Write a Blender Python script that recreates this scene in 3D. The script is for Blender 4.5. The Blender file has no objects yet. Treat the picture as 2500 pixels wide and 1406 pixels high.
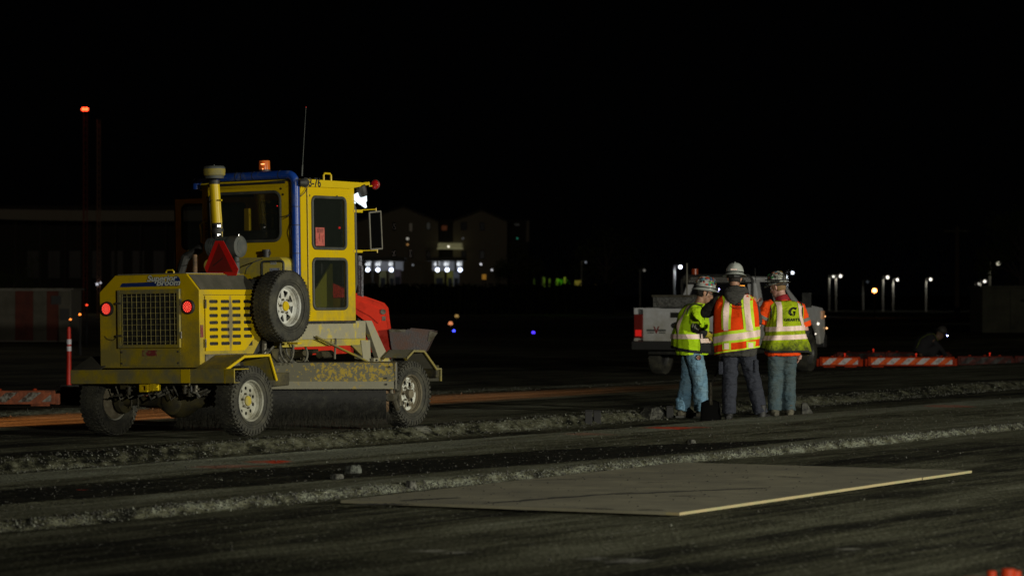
import bpy, bmesh, math, random
import numpy as np
from mathutils import Vector, Matrix
R = math.radians
random.seed(7); rng = np.random.default_rng(11)
scene = bpy.context.scene
col = scene.collection

# ------------------------------------------------------------------ camera
F = 8500.0                                   # focal length in photo pixels
CAMZ = 1.5; PITCH = math.atan(16/F)
cd = bpy.data.cameras.new('camera'); cam = bpy.data.objects.new('camera', cd); col.objects.link(cam)
cd.sensor_width = 36; cd.lens = 36*F/2500; cd.clip_end = 6000; cd.clip_start = .5
cam.location = (0, 0, CAMZ); cam.rotation_euler = (R(90)+PITCH, 0, 0)
cd.dof.use_dof = True; cd.dof.focus_distance = 38.5; cd.dof.aperture_fstop = 4.0; cd.dof.aperture_blades = 0
scene.camera = cam

# ------------------------------------------------------------------ world, lights, exposure
w = bpy.data.worlds.new("World"); scene.world = w; w.use_nodes = True
bg = w.node_tree.nodes['Background']; bg.inputs[0].default_value = (.75, .85, 1, 1); bg.inputs[1].default_value = .00035
scene.view_settings.view_transform = 'Standard'; scene.view_settings.look = 'None'
scene.view_settings.exposure = 0; scene.view_settings.gamma = 1
def look(o, target):
    d = Vector(target)-Vector(o.location); o.rotation_euler = d.to_track_quat('-Z', 'Y').to_euler()
def spot(name, loc, target, power, color, size=70, radius=.12, blend=.5):
    l = bpy.data.lights.new(name, 'SPOT'); l.energy = power; l.color = color
    l.spot_size = R(size); l.spot_blend = blend; l.shadow_soft_size = radius
    o = bpy.data.objects.new(name, l); col.objects.link(o); o.location = loc; look(o, target); return o
spot('work_light', (29.5, 19.5, 3.6), (0, 40, .8), 31000, (1, .96, .80), 88, .16)
spot('fill_light', (9, 1, 5.0), (4.6, 44, .9), 15500, (1, .96, .82), 58, .25, 1.)
SLX = lambda s, v: (s*.47-v*.8827, s*.8827+v*.47)
spot('sodium_light', (*SLX(6, 24.4), 2.6), (*SLX(34, 24.5), .0), 210000, (1, .33, .10), 4.6, .12, .6)

# ------------------------------------------------------------------ pixel helpers
def ray(px, py):
    x = (px-1250)/F; z = -(py-703)/F
    c, s = math.cos(PITCH), math.sin(PITCH)
    return Vector((x, c-z*s, s+z*c))
def at(px, py, Y):
    d = ray(px, py); return Vector((0, 0, CAMZ)) + d*(Y/d.y)
# ------------------------------------------------------------------ value noise
_lat = rng.random((512, 512))
def vnoise(x, y):
    x = np.asarray(x, float); y = np.asarray(y, float)
    xi = np.floor(x).astype(int); yi = np.floor(y).astype(int)
    fx = x-xi; fy = y-yi; fx = fx*fx*(3-2*fx); fy = fy*fy*(3-2*fy)
    g = lambda a, b: _lat[a % 512, b % 512]
    return (g(xi, yi)*(1-fx)+g(xi+1, yi)*fx)*(1-fy)+(g(xi, yi+1)*(1-fx)+g(xi+1, yi+1)*fx)*fy-.5
def sstep(a, b, x):
    t = np.clip((x-a)/(b-a), 0, 1); return t*t*(3-2*t)

# ------------------------------------------------------------------ materials
def newmat(name):
    m = bpy.data.materials.new(name); m.use_nodes = True
    return m, m.node_tree, m.node_tree.nodes['Principled BSDF']
def mat(name, c, rough=.6, metal=0., dirt=None, amt=.35, scale=5., edge=.12, bump=0., bscale=80., var=.12,
        z=None, emit=None, es=0., alpha=1., trans=0., coat=0., spec=.5, fold=0.):
    """procedural surface: base colour with soft variation, patchy dirt, optional dust that thickens downwards (z=(low,high))"""
    m, nt, b = newmat(name); N = nt.nodes; L = nt.links
    b.inputs['Roughness'].default_value = rough; b.inputs['Metallic'].default_value = metal
    b.inputs['Specular IOR Level'].default_value = spec
    b.inputs['Alpha'].default_value = alpha; b.inputs['Transmission Weight'].default_value = trans
    b.inputs['Coat Weight'].default_value = coat
    tc = N.new('ShaderNodeTexCoord')
    n1 = N.new('ShaderNodeTexNoise'); n1.inputs['Scale'].default_value = scale*2.3; n1.inputs['Detail'].default_value = 5
    L.new(tc.outputs['Object'], n1.inputs['Vector'])
    mix = N.new('ShaderNodeMix'); mix.data_type = 'RGBA'
    mix.inputs[6].default_value = (*[x*(1-var) for x in c], 1); mix.inputs[7].default_value = (*[min(1, x*(1+var)) for x in c], 1)
    L.new(n1.outputs['Fac'], mix.inputs[0]); out = mix.outputs[2]
    if dirt:
        n2 = N.new('ShaderNodeTexNoise'); n2.inputs['Scale'].default_value = scale; n2.inputs['Detail'].default_value = 8; n2.inputs['Roughness'].default_value = .65
        L.new(tc.outputs['Object'], n2.inputs['Vector'])
        fac = n2.outputs['Fac']
        if z:
            sx = N.new('ShaderNodeSeparateXYZ'); L.new(tc.outputs['Object'], sx.inputs[0])
            mr = N.new('ShaderNodeMapRange'); mr.inputs[1].default_value = z[0]; mr.inputs[2].default_value = z[1]
            mr.inputs[3].default_value = .3; mr.inputs[4].default_value = -.06; L.new(sx.outputs[2], mr.inputs[0])
            ad = N.new('ShaderNodeMath'); ad.operation = 'ADD'; L.new(fac, ad.inputs[0]); L.new(mr.outputs[0], ad.inputs[1]); fac = ad.outputs[0]
        r = N.new('ShaderNodeMapRange'); t = .5+(.5-amt)*.5
        r.inputs[1].default_value = t-edge; r.inputs[2].default_value = t+edge; L.new(fac, r.inputs[0])
        mx = N.new('ShaderNodeMix'); mx.data_type = 'RGBA'; mx.inputs[7].default_value = (*dirt, 1)
        L.new(r.outputs[0], mx.inputs[0]); L.new(out, mx.inputs[6]); out = mx.outputs[2]
        rr = N.new('ShaderNodeMapRange'); rr.inputs[3].default_value = rough; rr.inputs[4].default_value = max(rough, .85)
        L.new(r.outputs[0], rr.inputs[0]); L.new(rr.outputs[0], b.inputs['Roughness'])
    L.new(out, b.inputs['Base Color'])
    if bump:
        n3 = N.new('ShaderNodeTexNoise'); n3.inputs['Scale'].default_value = bscale; n3.inputs['Detail'].default_value = 4
        L.new(tc.outputs['Object'], n3.inputs['Vector'])
        bp = N.new('ShaderNodeBump'); bp.inputs['Strength'].default_value = bump; bp.inputs['Distance'].default_value = .02
        L.new(n3.outputs['Fac'], bp.inputs['Height']); L.new(bp.outputs[0], b.inputs['Normal'])
    if fold:
        mp = N.new('ShaderNodeMapping'); mp.inputs['Scale'].default_value = (4, 4, 15); mp.inputs['Rotation'].default_value = (.5, .45, 0); L.new(tc.outputs['Object'], mp.inputs[0])
        n4 = N.new('ShaderNodeTexNoise'); n4.inputs['Scale'].default_value = 1.3; n4.inputs['Detail'].default_value = 3; n4.inputs['Distortion'].default_value = 1.2; L.new(mp.outputs[0], n4.inputs['Vector'])
        b4 = N.new('ShaderNodeBump'); b4.inputs['Strength'].default_value = 1; b4.inputs['Distance'].default_value = fold; L.new(n4.outputs['Fac'], b4.inputs['Height'])
        if bump: L.new(bp.outputs[0], b4.inputs['Normal'])
        L.new(b4.outputs[0], b.inputs['Normal'])
    if emit:
        b.inputs['Emission Color'].default_value = (*emit, 1); b.inputs['Emission Strength'].default_value = es
    return m
def emis(name, c, s):
    m, nt, b = newmat(name); b.inputs['Base Color'].default_value = (*[x*.5 for x in c], 1)
    b.inputs['Emission Color'].default_value = (*c, 1); b.inputs['Emission Strength'].default_value = s; return m
DUST = (.20, .19, .14)
M = {}
M['yellow'] = mat('yellow_paint', (.60, .415, .002), .42, 0, (.26, .215, .05), .22, 3.0, .14, .05, 30, .06, (.55, 1.75), spec=.25)
M['yellow_dirty'] = mat('dirty_yellow_paint', (.34, .26, .014), .55, 0, (.175, .16, .075), .52, 4, .12, .1, 40, .1)
M['yellow_clean'] = mat('clean_yellow_paint', (.62, .44, .004), .4, 0, DUST, .08, 4, .08, .03, 30, .05)
M['dusty_grey'] = mat('dust_covered_steel', (.24, .23, .17), .75, 0, (.34, .27, .04), .2, 5, .06, .15, 60, .15)
M['deck'] = mat('dusty_deck_paint', (.30, .28, .19), .7, 0, (.50, .40, .06), .3, 7, .05, .1, 60, .12)
M['dark_panel'] = mat('dark_dust_and_shade_panel', (.06, .058, .040), .8, 0, (.11, .10, .075), .4, 3, .15, .1, 80, .1)
M['black'] = mat('black_plastic', (.02, .02, .02), .55, 0, (.06, .06, .05), .25, 8, .15)
M['void'] = mat('dark_engine_interior', (.012, .012, .010), .7, 0, (.04, .04, .03), .3, 12, .1)
M['greyplastic'] = mat('grey_plastic', (.055, .065, .063), .6, 0, (.10, .10, .085), .4, 9, .15, .05, 60)
M['rubber'] = mat('tyre_rubber', (.022, .022, .018), .8, 0, (.075, .072, .05), .42, 7, .15, .2, 120, .15)
M['seal'] = mat('window_rubber', (.045, .05, .045), .6, 0, (.09, .09, .07), .3, 9, .15)
M['white_rim'] = mat('white_steel_rim', (.62, .63, .58), .4, .0, (.26, .24, .17), .35, 8, .12, .05, 50)
M['worn_rim'] = mat('worn_white_rim', (.60, .62, .55), .5, .0, (.10, .08, .045), .52, 16, .05, .2, 60)
M['dirty_rim'] = mat('mud_rim', (.13, .11, .07), .8, .0, (.2, .18, .12), .4, 12, .1, .2, 60)
M['beige_rim'] = mat('dusty_steel_rim', (.40, .40, .33), .45, .0, (.20, .19, .13), .4, 8, .12, .05, 50)
M['hole'] = mat('rim_hole_dark', (.01, .01, .01), .8)
M['blue'] = mat('blue_pipe_paint', (.008, .05, .30), .35, 0, (.10, .13, .18), .22, 6, .08)
M['blueband'] = mat('blue_band_decal', (.01, .03, .16), .45)
M['steel'] = mat('dirty_steel', (.16, .15, .12), .5, .6, (.09, .08, .05), .5, 10, .12, .1, 60)
M['chrome'] = mat('bright_metal', (.6, .6, .6), .25, 1.)
M['bristle'] = mat('broom_bristles', (.014, .013, .008), .8, 0, (.04, .037, .024), .45, 9, .1)
M['axle'] = mat('oily_axle', (.10, .085, .03), .55, .2, (.03, .028, .02), .5, 7, .15, .2, 60)
M['rust'] = mat('rusty_steel', (.20, .12, .06), .8, .2, (.07, .05, .03), .5, 14, .12, .2, 60)
M['red'] = mat('red_reflector_paint', (.60, .012, .008), .4, 0, (.3, .02, .01), .2, 30, .1)
M['red_dark'] = mat('faded_red_paint', (.17, .012, .008), .5)
M['decal_red'] = mat('faded_red_decal', (.20, .03, .03), .6, 0, (.22, .19, .06), .4, 14, .06)
M['white_decal'] = mat('white_decal', (.5, .5, .45), .5, 0, (.25, .24, .15), .35, 30, .08)
M['ink'] = mat('black_ink', (.012, .012, .010), .6)
M['letter'] = mat('silver_lettering', (.62, .66, .60), .5)
M['amber'] = mat('amber_lens', (.55, .13, .02), .15, 0, emit=(1, .16, .02), es=.06, coat=.6)
M['amber_hot'] = emis('amber_glow', (1, .35, .12), 3)
M['redball'] = mat('red_lens', (.35, .01, .01), .15, 0, emit=(1, .02, .02), es=.06, bump=.6, bscale=45, coat=.8)
M['tail'] = emis('tail_light_lens', (1, .015, .01), .30)
M['taildot'] = emis('tail_light_led', (1, .13, .08), 1.6)
M['wire'] = mat('grille_wire', (.42, .36, .12), .55, .3, (.2, .19, .1), .4, 20, .1)
M['tank'] = mat('fuel_tank_paint', (.46, .37, .04), .5, 0, DUST, .35, 5, .14, .05, 40)
M['hose'] = mat('hose_rubber', (.035, .035, .03), .6, 0, (.16, .15, .11), .5, 15, .1)
M['concrete'] = mat('pale_concrete', (.22, .21, .17), .85, 0, (.12, .11, .09), .4, 3, .2, .2, 40)
def glass(name, tint=(.02, .025, .02), a=.35, rough=.04):
    m = mat(name, tint, rough, 0, alpha=a, spec=.6); return m
M['glass'] = glass('dark_window_glass')

# ------------------------------------------------------------------ mesh builder
class MB:
    def __init__(s): s.v = []; s.f = []; s.m = []; s.mi = 0
    def add(s, vs, fs, mtx=None, mi=None):
        o = len(s.v)
        s.v += [tuple(mtx @ Vector(p)) if mtx is not None else tuple(p) for p in vs]
        s.f += [tuple(i+o for i in f) for f in fs]; s.m += [s.mi if mi is None else mi]*len(fs); return s
    def box(s, x0, x1, y0, y1, z0, z1, mtx=None, mi=None):
        vs = [(x, y, z) for z in (z0, z1) for y in (y0, y1) for x in (x0, x1)]
        return s.add(vs, [(0, 2, 3, 1), (4, 5, 7, 6), (0, 1, 5, 4), (2, 6, 7, 3), (0, 4, 6, 2), (1, 3, 7, 5)], mtx, mi)
    def hexa(s, a, b, mi=None):                     # two matching polygons (lists of 3-D points) joined by sides
        n = len(a); return s.add(list(a)+list(b), [tuple(range(n))[::-1], tuple(range(n, 2*n))]+[(i, (i+1) % n, n+(i+1) % n, n+i) for i in range(n)], None, mi)
    def prismx(s, yz, x0, x1, mi=None): return s.hexa([(x0, y, z) for y, z in yz], [(x1, y, z) for y, z in yz], mi)
    def prismy(s, xz, y0, y1, mi=None): return s.hexa([(x, y0, z) for x, z in xz], [(x, y1, z) for x, z in xz], mi)
    def prismz(s, xy, z0, z1, mi=None): return s.hexa([(x, y, z0) for x, y in xy], [(x, y, z1) for x, y in xy], mi)
    def loft(s, rings, closed=True, caps=True, mi=None):
        n = len(rings[0]); fs = []
        for k in range(len(rings)-1):
            for i in range(n if closed else n-1):
                j = (i+1) % n; fs.append((k*n+i, k*n+j, (k+1)*n+j, (k+1)*n+i))
        if caps and closed: fs += [tuple(range(n))[::-1], tuple(range((len(rings)-1)*n, len(rings)*n))]
        return s.add([p for r in rings for p in r], fs, None, mi)
    def tube(s, pts, r, n=10, caps=True, mi=None, flat=1.):
        pts = [Vector(p) for p in pts]; rs = r if isinstance(r, (list, tuple)) else [r]*len(pts); rings = []; up = None
        for i, p in enumerate(pts):
            d = (pts[min(i+1, len(pts)-1)]-pts[max(i-1, 0)]).normalized()
            if up is None: up = Vector((0, 0, 1)) if abs(d.z) < .9 else Vector((0, 1, 0))
            a = d.cross(up).normalized(); b = a.cross(d).normalized(); up = b
            rings.append([tuple(p+(a*math.cos(t)+b*math.sin(t)*flat)*rs[i]) for t in [2*math.pi*k/n for k in range(n)]])
        return s.loft(rings, True, caps, mi)
    def lathe(s, prof, n=32, mtx=None, mi=None, caps=False):   # prof: (radius, height) round local z
        rings = [[(r*math.cos(2*math.pi*k/n), r*math.sin(2*math.pi*k/n), h) for k in range(n)] for r, h in prof]
        fs = []
        for k in range(len(rings)-1):
            for i in range(n): j = (i+1) % n; fs.append((k*n+i, k*n+j, (k+1)*n+j, (k+1)*n+i))
        if caps: fs += [tuple(range(n))[::-1], tuple(range((len(rings)-1)*n, len(rings)*n))]
        return s.add([p for r in rings for p in r], fs, mtx, mi)
    def disc(s, c, r, axis, t=.004, n=20, mi=None, flat=1.):
        q = Vector(axis).to_track_quat('Z', 'Y').to_matrix().to_4x4(); m = Matrix.Translation(c) @ q @ Matrix.Diagonal((1, flat, 1, 1))
        return s.lathe([(r, 0), (r*.98, t)], n, m, mi, caps=True)
    def ball(s, c, r, n=12, mi=None, sc=(1, 1, 1)):
        m = Matrix.Translation(c) @ Matrix.Diagonal((*sc, 1))
        return s.lathe([(max(1e-4, r*math.sin(math.pi*k/(n//2+2))), -r*math.cos(math.pi*k/(n//2+2))) for k in range(n//2+3)], n, m, mi)
    def build(s, name, mats, parent=None, smooth=35, bevel=0., loc=None, segs=2):
        me = bpy.data.meshes.new(name); me.from_pydata(s.v, [], s.f)
        for m_ in (mats if isinstance(mats, (list, tuple)) else [mats]): me.materials.append(m_)
        me.polygons.foreach_set('material_index', s.m)
        b = bmesh.new(); b.from_mesh(me); bmesh.ops.recalc_face_normals(b, faces=b.faces); b.to_mesh(me); b.free()
        me.polygons.foreach_set('use_smooth', [smooth > 0]*len(s.f))
        if smooth and smooth < 180: me.set_sharp_from_angle(angle=R(smooth))
        me.update(); o = bpy.data.objects.new(name, me); col.objects.link(o)
        if parent is not None: o.parent = parent
        if loc is not None: o.location = loc
        if bevel:
            bv = o.modifiers.new('bevel', 'BEVEL'); bv.width = bevel; bv.segments = segs; bv.limit_method = 'ANGLE'; bv.angle_limit = R(40)
        return o
def build_each(mb, name, mats, parent=None, smooth=35, bevel=0.):
    """every loose piece of the builder becomes an object of its own"""
    par = list(range(len(mb.v)))
    def find(i):
        while par[i] != i: par[i] = par[par[i]]; i = par[i]
        return i
    for f in mb.f:
        for i in f[1:]: par[find(i)] = find(f[0])
    groups = {}
    for k, f in enumerate(mb.f): groups.setdefault(find(f[0]), []).append(k)
    for g in groups.values():
        ids = {}; q = MB()
        for k in g: q.f.append(tuple(ids.setdefault(i, len(ids)) for i in mb.f[k])); q.m.append(mb.m[k])
        q.v = [mb.v[i] for i in ids]; q.build(name, mats, parent, smooth, bevel)
def tag(o, label=None, cat=None, group=None, kind=None):
    for k, v in (('label', label), ('category', cat), ('group', group), ('kind', kind)):
        if v: o[k] = v
    return o
def empty(name, loc=(0, 0, 0), rz=0., label=None, cat=None, group=None):
    o = bpy.data.objects.new(name, None); col.objects.link(o); o.location = loc; o.rotation_euler = (0, 0, rz); o.empty_display_size = .2
    return tag(o, label, cat, group)
def curve_geom(cu):
    ob = bpy.data.objects.new('tmp', cu); me = bpy.data.meshes.new_from_object(ob)
    vs = [tuple(v.co) for v in me.vertices]; fs = [tuple(p.vertices) for p in me.polygons]
    bpy.data.objects.remove(ob); bpy.data.meshes.remove(me); bpy.data.curves.remove(cu); return vs, fs
def plate(outline, holes, t):
    """flat plate with holes in local xy, thickness t along local z"""
    cu = bpy.data.curves.new('c', 'CURVE'); cu.dimensions = '2D'; cu.fill_mode = 'BOTH'; cu.extrude = t/2
    for poly in [outline]+list(holes):
        sp = cu.splines.new('POLY'); sp.points.add(len(poly)-1); sp.use_cyclic_u = True
        for i, (x, y) in enumerate(poly): sp.points[i].co = (x, y, 0, 1)
    return curve_geom(cu)
def text(body, size, ext=.002, shear=0., off=0., align='CENTER', sx=1.):
    cu = bpy.data.curves.new('t', 'FONT'); cu.body = body; cu.size = size; cu.extrude = ext; cu.shear = shear; cu.offset = off
    cu.align_x = align; cu.align_y = 'CENTER'; cu.resolution_u = 3
    vs, fs = curve_geom(cu); return [(x*sx, y, z) for x, y, z in vs], fs
def rrect(x0, x1, y0, y1, r, n=5):
    p = []
    for cx, cy, a in ((x1-r, y1-r, 0), (x0+r, y1-r, 90), (x0+r, y0+r, 180), (x1-r, y0+r, 270)):
        p += [(cx+r*math.cos(R(a+90*k/n)), cy+r*math.sin(R(a+90*k/n))) for k in range(n+1)]
    return p
def frame_mtx(o, x, y):                               # local xy plane placed with axes x, y
    x = Vector(x).normalized(); y = Vector(y).normalized(); z = x.cross(y)
    m = Matrix((x, y, z)).transposed().to_4x4(); m.translation = Vector(o); return m

# ------------------------------------------------------------------ ground
U = (.47, .8827); W = (-.8827, .47)                  # lane direction and the direction away across the lanes
def sv(x, y): return x*U[0]+y*U[1], x*W[0]+y*W[1]
def gh(s, v, fine=True):
    s = np.asarray(s, float); v = np.asarray(v, float)
    wob = vnoise(s*.35, v*0+3)*.22+vnoise(s*1.4, v*0+9)*.05+vnoise(s*17, v*0+19)*.03
    vb = 18.3+.05*(s-24.6)
    a = sstep(13.20, 13.34, v+wob*.5)
    h = a*.052 + .006*sstep(14, 16.6, v)
    h = h - .125*sstep(16.72, 16.86, v+wob*.25)
    h = h + sstep(0, .30, v-vb+wob)*.105 - sstep(.5, .9, v-vb+wob)*.04
    h = h + sstep(25.6, 26.1, v+wob)*.05*sstep(60, 30, s)-.155*sstep(26.2, 27.5, v)
    if fine:
        rough = .12+.45*(sstep(13.1, 13.25, v+wob*.5)*sstep(13.55, 13.35, v+wob*.5))+.6*sstep(-.15, .1, v-vb+wob)*sstep(1.0, .5, v-vb+wob)
        rough = rough+.35*sstep(13.6, 14.4, v)*sstep(16.8, 15.5, v)+.3*sstep(17, 18, v)*sstep(20, 19, v)
        rough = rough*sstep(90, 60, v)
        X9 = s*U[0]+v*W[0]; Y9 = s*U[1]+v*W[1]; h = h+rough*(vnoise(X9*24, Y9*9)*.016+vnoise(X9*11+40, Y9*13)*.010+vnoise(X9*30+9, Y9*28)*.014)
        h = h+.012*vnoise(s*.6, v*5.5)*sstep(90, 60, v)+.010*vnoise(s*.25, v*2.2+7)*sstep(90, 60, v)
    return h
def gz(x, y): return float(gh(*sv(x, y), fine=False))
def on_ground(px, py, dz=0.):
    """first point of the ground that the line of sight meets"""
    d = ray(px, py)/ray(px, py).y; Y = np.arange(14, 140, .02); z = CAMZ+d.z*Y; g = gh(*sv(d.x*Y, Y), fine=False)+dz
    k = int(np.argmax(z <= g)); return Vector((d.x*Y[k], Y[k], float(g[k])))
def ground():
    S = np.concatenate([[-3000, -800, -200, -40, 0, 8], np.arange(11, 46, .036), np.arange(46, 75, .14), np.arange(75, 140, 1.), [160, 220, 400, 1000, 4000]])
    V = np.concatenate([[-3000, -600, -100, -20, 0, 4], np.arange(6, 13.1, .10), np.arange(13.1, 13.8, .03), np.arange(13.8, 16.6, .075), np.arange(16.6, 16.95, .03),
                        np.arange(16.95, 17.9, .07), np.arange(17.9, 21.3, .04), np.arange(21.3, 25.4, .12), np.arange(25.4, 27.8, .05), np.arange(27.8, 50, .4), np.arange(50, 140, 4), [160, 220, 400, 1000, 4500]])
    s, v = np.meshgrid(S, V, indexing='ij'); h = gh(s, v)
    x = s*U[0]+v*W[0]; y = s*U[1]+v*W[1]; n, m = s.shape
    me = bpy.data.meshes.new('ground')
    i = np.arange(n*m).reshape(n, m); q = np.stack([i[:-1, :-1], i[1:, :-1], i[1:, 1:], i[:-1, 1:]], -1).reshape(-1, 4)
    me.vertices.add(n*m); me.vertices.foreach_set('co', np.stack([x, y, h], -1).reshape(-1).astype(np.float32))
    me.loops.add(q.size); me.loops.foreach_set('vertex_index', q.reshape(-1).astype(np.int32))
    me.polygons.add(len(q)); me.polygons.foreach_set('loop_start', np.arange(0, q.size, 4, dtype=np.int32)); me.polygons.foreach_set('loop_total', np.full(len(q), 4, np.int32))
    me.polygons.foreach_set('use_smooth', np.ones(len(q), bool)); me.update(calc_edges=True)
    # r: pale dusty milled texture and a painted light streak, g: orange paint, b: white paint
    vb = 18.3+.05*(s-24.6); wv = vnoise(s*.3, v*.4+50)*.5+vnoise(s*1.3, v*3)*.25
    wob = vnoise(s*.35, v*0+3)*.22+vnoise(s*1.4, v*0+9)*.05+vnoise(s*17, v*0+19)*.03
    vw = v+wob*.5; chip = vnoise(x*26, y*5)*.8+vnoise(x*12+9, y*8)*.6
    r = .27+.10*vnoise(s*.12, v*.9+60)+0*s
    r += .22*sstep(8.75, 9.0, v+wv*.4)*sstep(9.5, 9.2, v+wv*.4)*sstep(15, 19, s)+.10*sstep(10.6, 10.8, v+wv*.5)*sstep(11.1, 10.9, v+wv*.5)
    face = sstep(13.14, 13.20, vw)*sstep(13.40, 13.33, vw); r += face*(.22+.85*chip)
    r += .26*sstep(13.36, 13.42, vw)*(1+.6*vnoise(s*.8, v*8))
    lo = np.interp(s, [18, 27, 29.5, 33], [14.4, 13.75, 13.45, 13.8])+wv*.35; hi = np.interp(s, [18, 27, 29.5, 33], [15.6, 15.3, 14.8, 13.9])+wv*.2
    blk = sstep(0, .12, v-lo)*sstep(0, .10, hi-v)*sstep(34, 32.5, s)
    r -= .12*sstep(14.5, 15, v)*(1-blk); r = r*(1-blk)+.02*blk
    r += .32*sstep(15.8, 16.0, v+wv*.5)*sstep(16.85, 16.72, v)
    r -= .16*sstep(16.8, 17.0, v)
    fb = sstep(-.06, .06, v-vb+wob)*sstep(.50, .36, v-vb+wob); r += fb*(.0+.6*chip)+.12*sstep(-.2, -.05, v-vb+wob)*sstep(.14, .02, v-vb+wob)
    r += .20*sstep(20.8, 21.3, v)*sstep(22.6, 22.0, v)*sstep(34, 37, s)*sstep(44, 41, s)
    strip_ = sstep(23.0, 23.3, v+wv*.3)*sstep(25.6, 25.2, v+wv*.3); r += strip_*(.24+.5*vnoise(s*.12, v*9+5))  # ground paled here to brighten the streak of orange light
    fc = sstep(25.5, 25.7, v+wob)*sstep(26.3, 26.1, v+wob); r += fc*(.25+chip*.8)
    r += .28*(vnoise(s*.22, v*2.4+90))+.24*vnoise(s*.5, v*7+4)+.26*vnoise(s*.35, v*1.1+33)+.12*vnoise(s*2.2, v*5+66)
    def mark(px, py, rx, ry, k=1., sk=0.):
        p = on_ground(px, py); dx = x-p.x-sk*(y-p.y)
        d = (dx/rx)**2+((y-p.y)/ry)**2
        return k*sstep(1.3, .5, d+vnoise(s*14, v*14)*.9)
    g = mark(1635, 1044, .26, .34, .9)+mark(1700, 1043, .14, .2, .5)+mark(676, 1126, .10, .3)+mark(635, 1126, .12, .25, .5)+mark(2320, 991, .3, .6, .35)+mark(203, 1197, .022, .06, 1.5)+mark(560, 1138, .3, .3, .25)+mark(1430, 1060, .3, .3, .15)
    b2 = mark(1060, 1345, .06, .10, .8)+mark(1110, 1348, .055, .10, .9)+mark(1450, 1362, .07, .12, .5)+mark(1520, 1366, .08, .16, .6, .5)+mark(1575, 1368, .06, .14, .6, .6)+mark(2075, 1340, .06, .1, .7)+mark(1015, 1344, .05, .1, .3)+mark(1030, 1045, .1, .2, .6)
    ca = me.color_attributes.new('zones', 'FLOAT_COLOR', 'POINT')
    ca.data.foreach_set('color', np.stack([np.clip(r, 0, 1), np.clip(g, 0, 1), np.clip(b2, 0, 1), np.ones_like(r)], -1).reshape(-1).astype(np.float32))
    m_, nt, b = newmat('milled_asphalt'); N = nt.nodes; L = nt.links
    at_ = N.new('ShaderNodeVertexColor'); at_.layer_name = 'zones'
    sp = N.new('ShaderNodeSeparateColor'); L.new(at_.outputs[0], sp.inputs[0])
    tc = N.new('ShaderNodeTexCoord')
    mp = N.new('ShaderNodeMapping'); mp.inputs['Rotation'].default_value = (0, 0, -math.atan2(U[1], U[0])); mp.inputs['Scale'].default_value = (1, 1, 1)
    mp.vector_type = 'POINT'; L.new(tc.outputs['Object'], mp.inputs[0])
    mp2 = N.new('ShaderNodeMapping'); mp2.inputs['Scale'].default_value = (.5, 7, 1); L.new(mp.outputs[0], mp2.inputs[0])
    def noise(vec, sc, det=6, ro=.6):
        n_ = N.new('ShaderNodeTexNoise'); n_.inputs['Scale'].default_value = sc; n_.inputs['Detail'].default_value = det; n_.inputs['Roughness'].default_value = ro; L.new(vec, n_.inputs['Vector']); return n_
    streak = noise(mp2.outputs[0], 1.6); big = noise(tc.outputs['Object'], .9); grit = noise(tc.outputs['Object'], 26, 3, .7)
    def math_(op, a, b_, c=None):
        q_ = N.new('ShaderNodeMath'); q_.operation = op
        for k, vv in enumerate((a, b_, c)):
            if vv is None: continue
            if isinstance(vv, (int, float)): q_.inputs[k].default_value = vv
            else: L.new(vv, q_.inputs[k])
        return q_.outputs[0]
    t = math_('MULTIPLY_ADD', streak.outputs[0], .85, sp.outputs[0]); t = math_('MULTIPLY_ADD', big.outputs[0], .45, t)
    t = math_('MULTIPLY_ADD', grit.outputs[0], .7, t); t = math_('SUBTRACT', t, .93)
    cr = N.new('ShaderNodeValToRGB'); L.new(t, cr.inputs[0]); e = cr.color_ramp.elements
    e[0].position = .02; e[0].color = (.004, .0045, .003, 1); e[1].position = 1.; e[1].color = (.27, .29, .225, 1)
    for p_, c_ in ((.18, (.016, .0165, .010)), (.36, (.070, .071, .044)), (.58, (.135, .137, .092))):
        q_ = cr.color_ramp.elements.new(p_); q_.color = (*c_, 1)
    vo = N.new('ShaderNodeTexVoronoi'); vo.inputs['Scale'].default_value = 30; L.new(tc.outputs['Object'], vo.inputs['Vector'])
    sp2 = N.new('ShaderNodeSeparateColor'); L.new(vo.outputs['Color'], sp2.inputs[0])
    lt = math_('GREATER_THAN', sp2.outputs[0], .93); near = math_('LESS_THAN', vo.outputs['Distance'], .33); chip = math_('MULTIPLY', lt, near)
    mx = N.new('ShaderNodeMix'); mx.data_type = 'RGBA'; L.new(math_('MULTIPLY', chip, .7), mx.inputs[0]); L.new(cr.outputs[0], mx.inputs[6]); mx.inputs[7].default_value = (.42, .42, .36, 1)
    mo = N.new('ShaderNodeMix'); mo.data_type = 'RGBA'; L.new(math_('MULTIPLY', sp.outputs[1], .9), mo.inputs[0]); L.new(mx.outputs[2], mo.inputs[6]); mo.inputs[7].default_value = (.75, .06, .015, 1)
    mw = N.new('ShaderNodeMix'); mw.data_type = 'RGBA'; L.new(math_('MULTIPLY', sp.outputs[2], .6), mw.inputs[0]); L.new(mo.outputs[2], mw.inputs[6]); mw.inputs[7].default_value = (.5, .5, .45, 1)
    L.new(mw.outputs[2], b.inputs['Base Color']); b.inputs['Roughness'].default_value = .86; b.inputs['Specular IOR Level'].default_value = .12
    bp = N.new('ShaderNodeBump'); bp.inputs['Distance'].default_value = .018; bp.inputs['Strength'].default_value = .75
    hsum = math_('MULTIPLY_ADD', noise(tc.outputs['Object'], 60, 3, .7).outputs[0], .7, math_('MULTIPLY_ADD', vo.outputs['Distance'], .5, grit.outputs[0]))
    L.new(hsum, bp.inputs['Height']); L.new(bp.outputs[0], b.inputs['Normal'])
    me.materials.append(m_); o = bpy.data.objects.new('ground', me); col.objects.link(o); tag(o, kind='structure')
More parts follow.
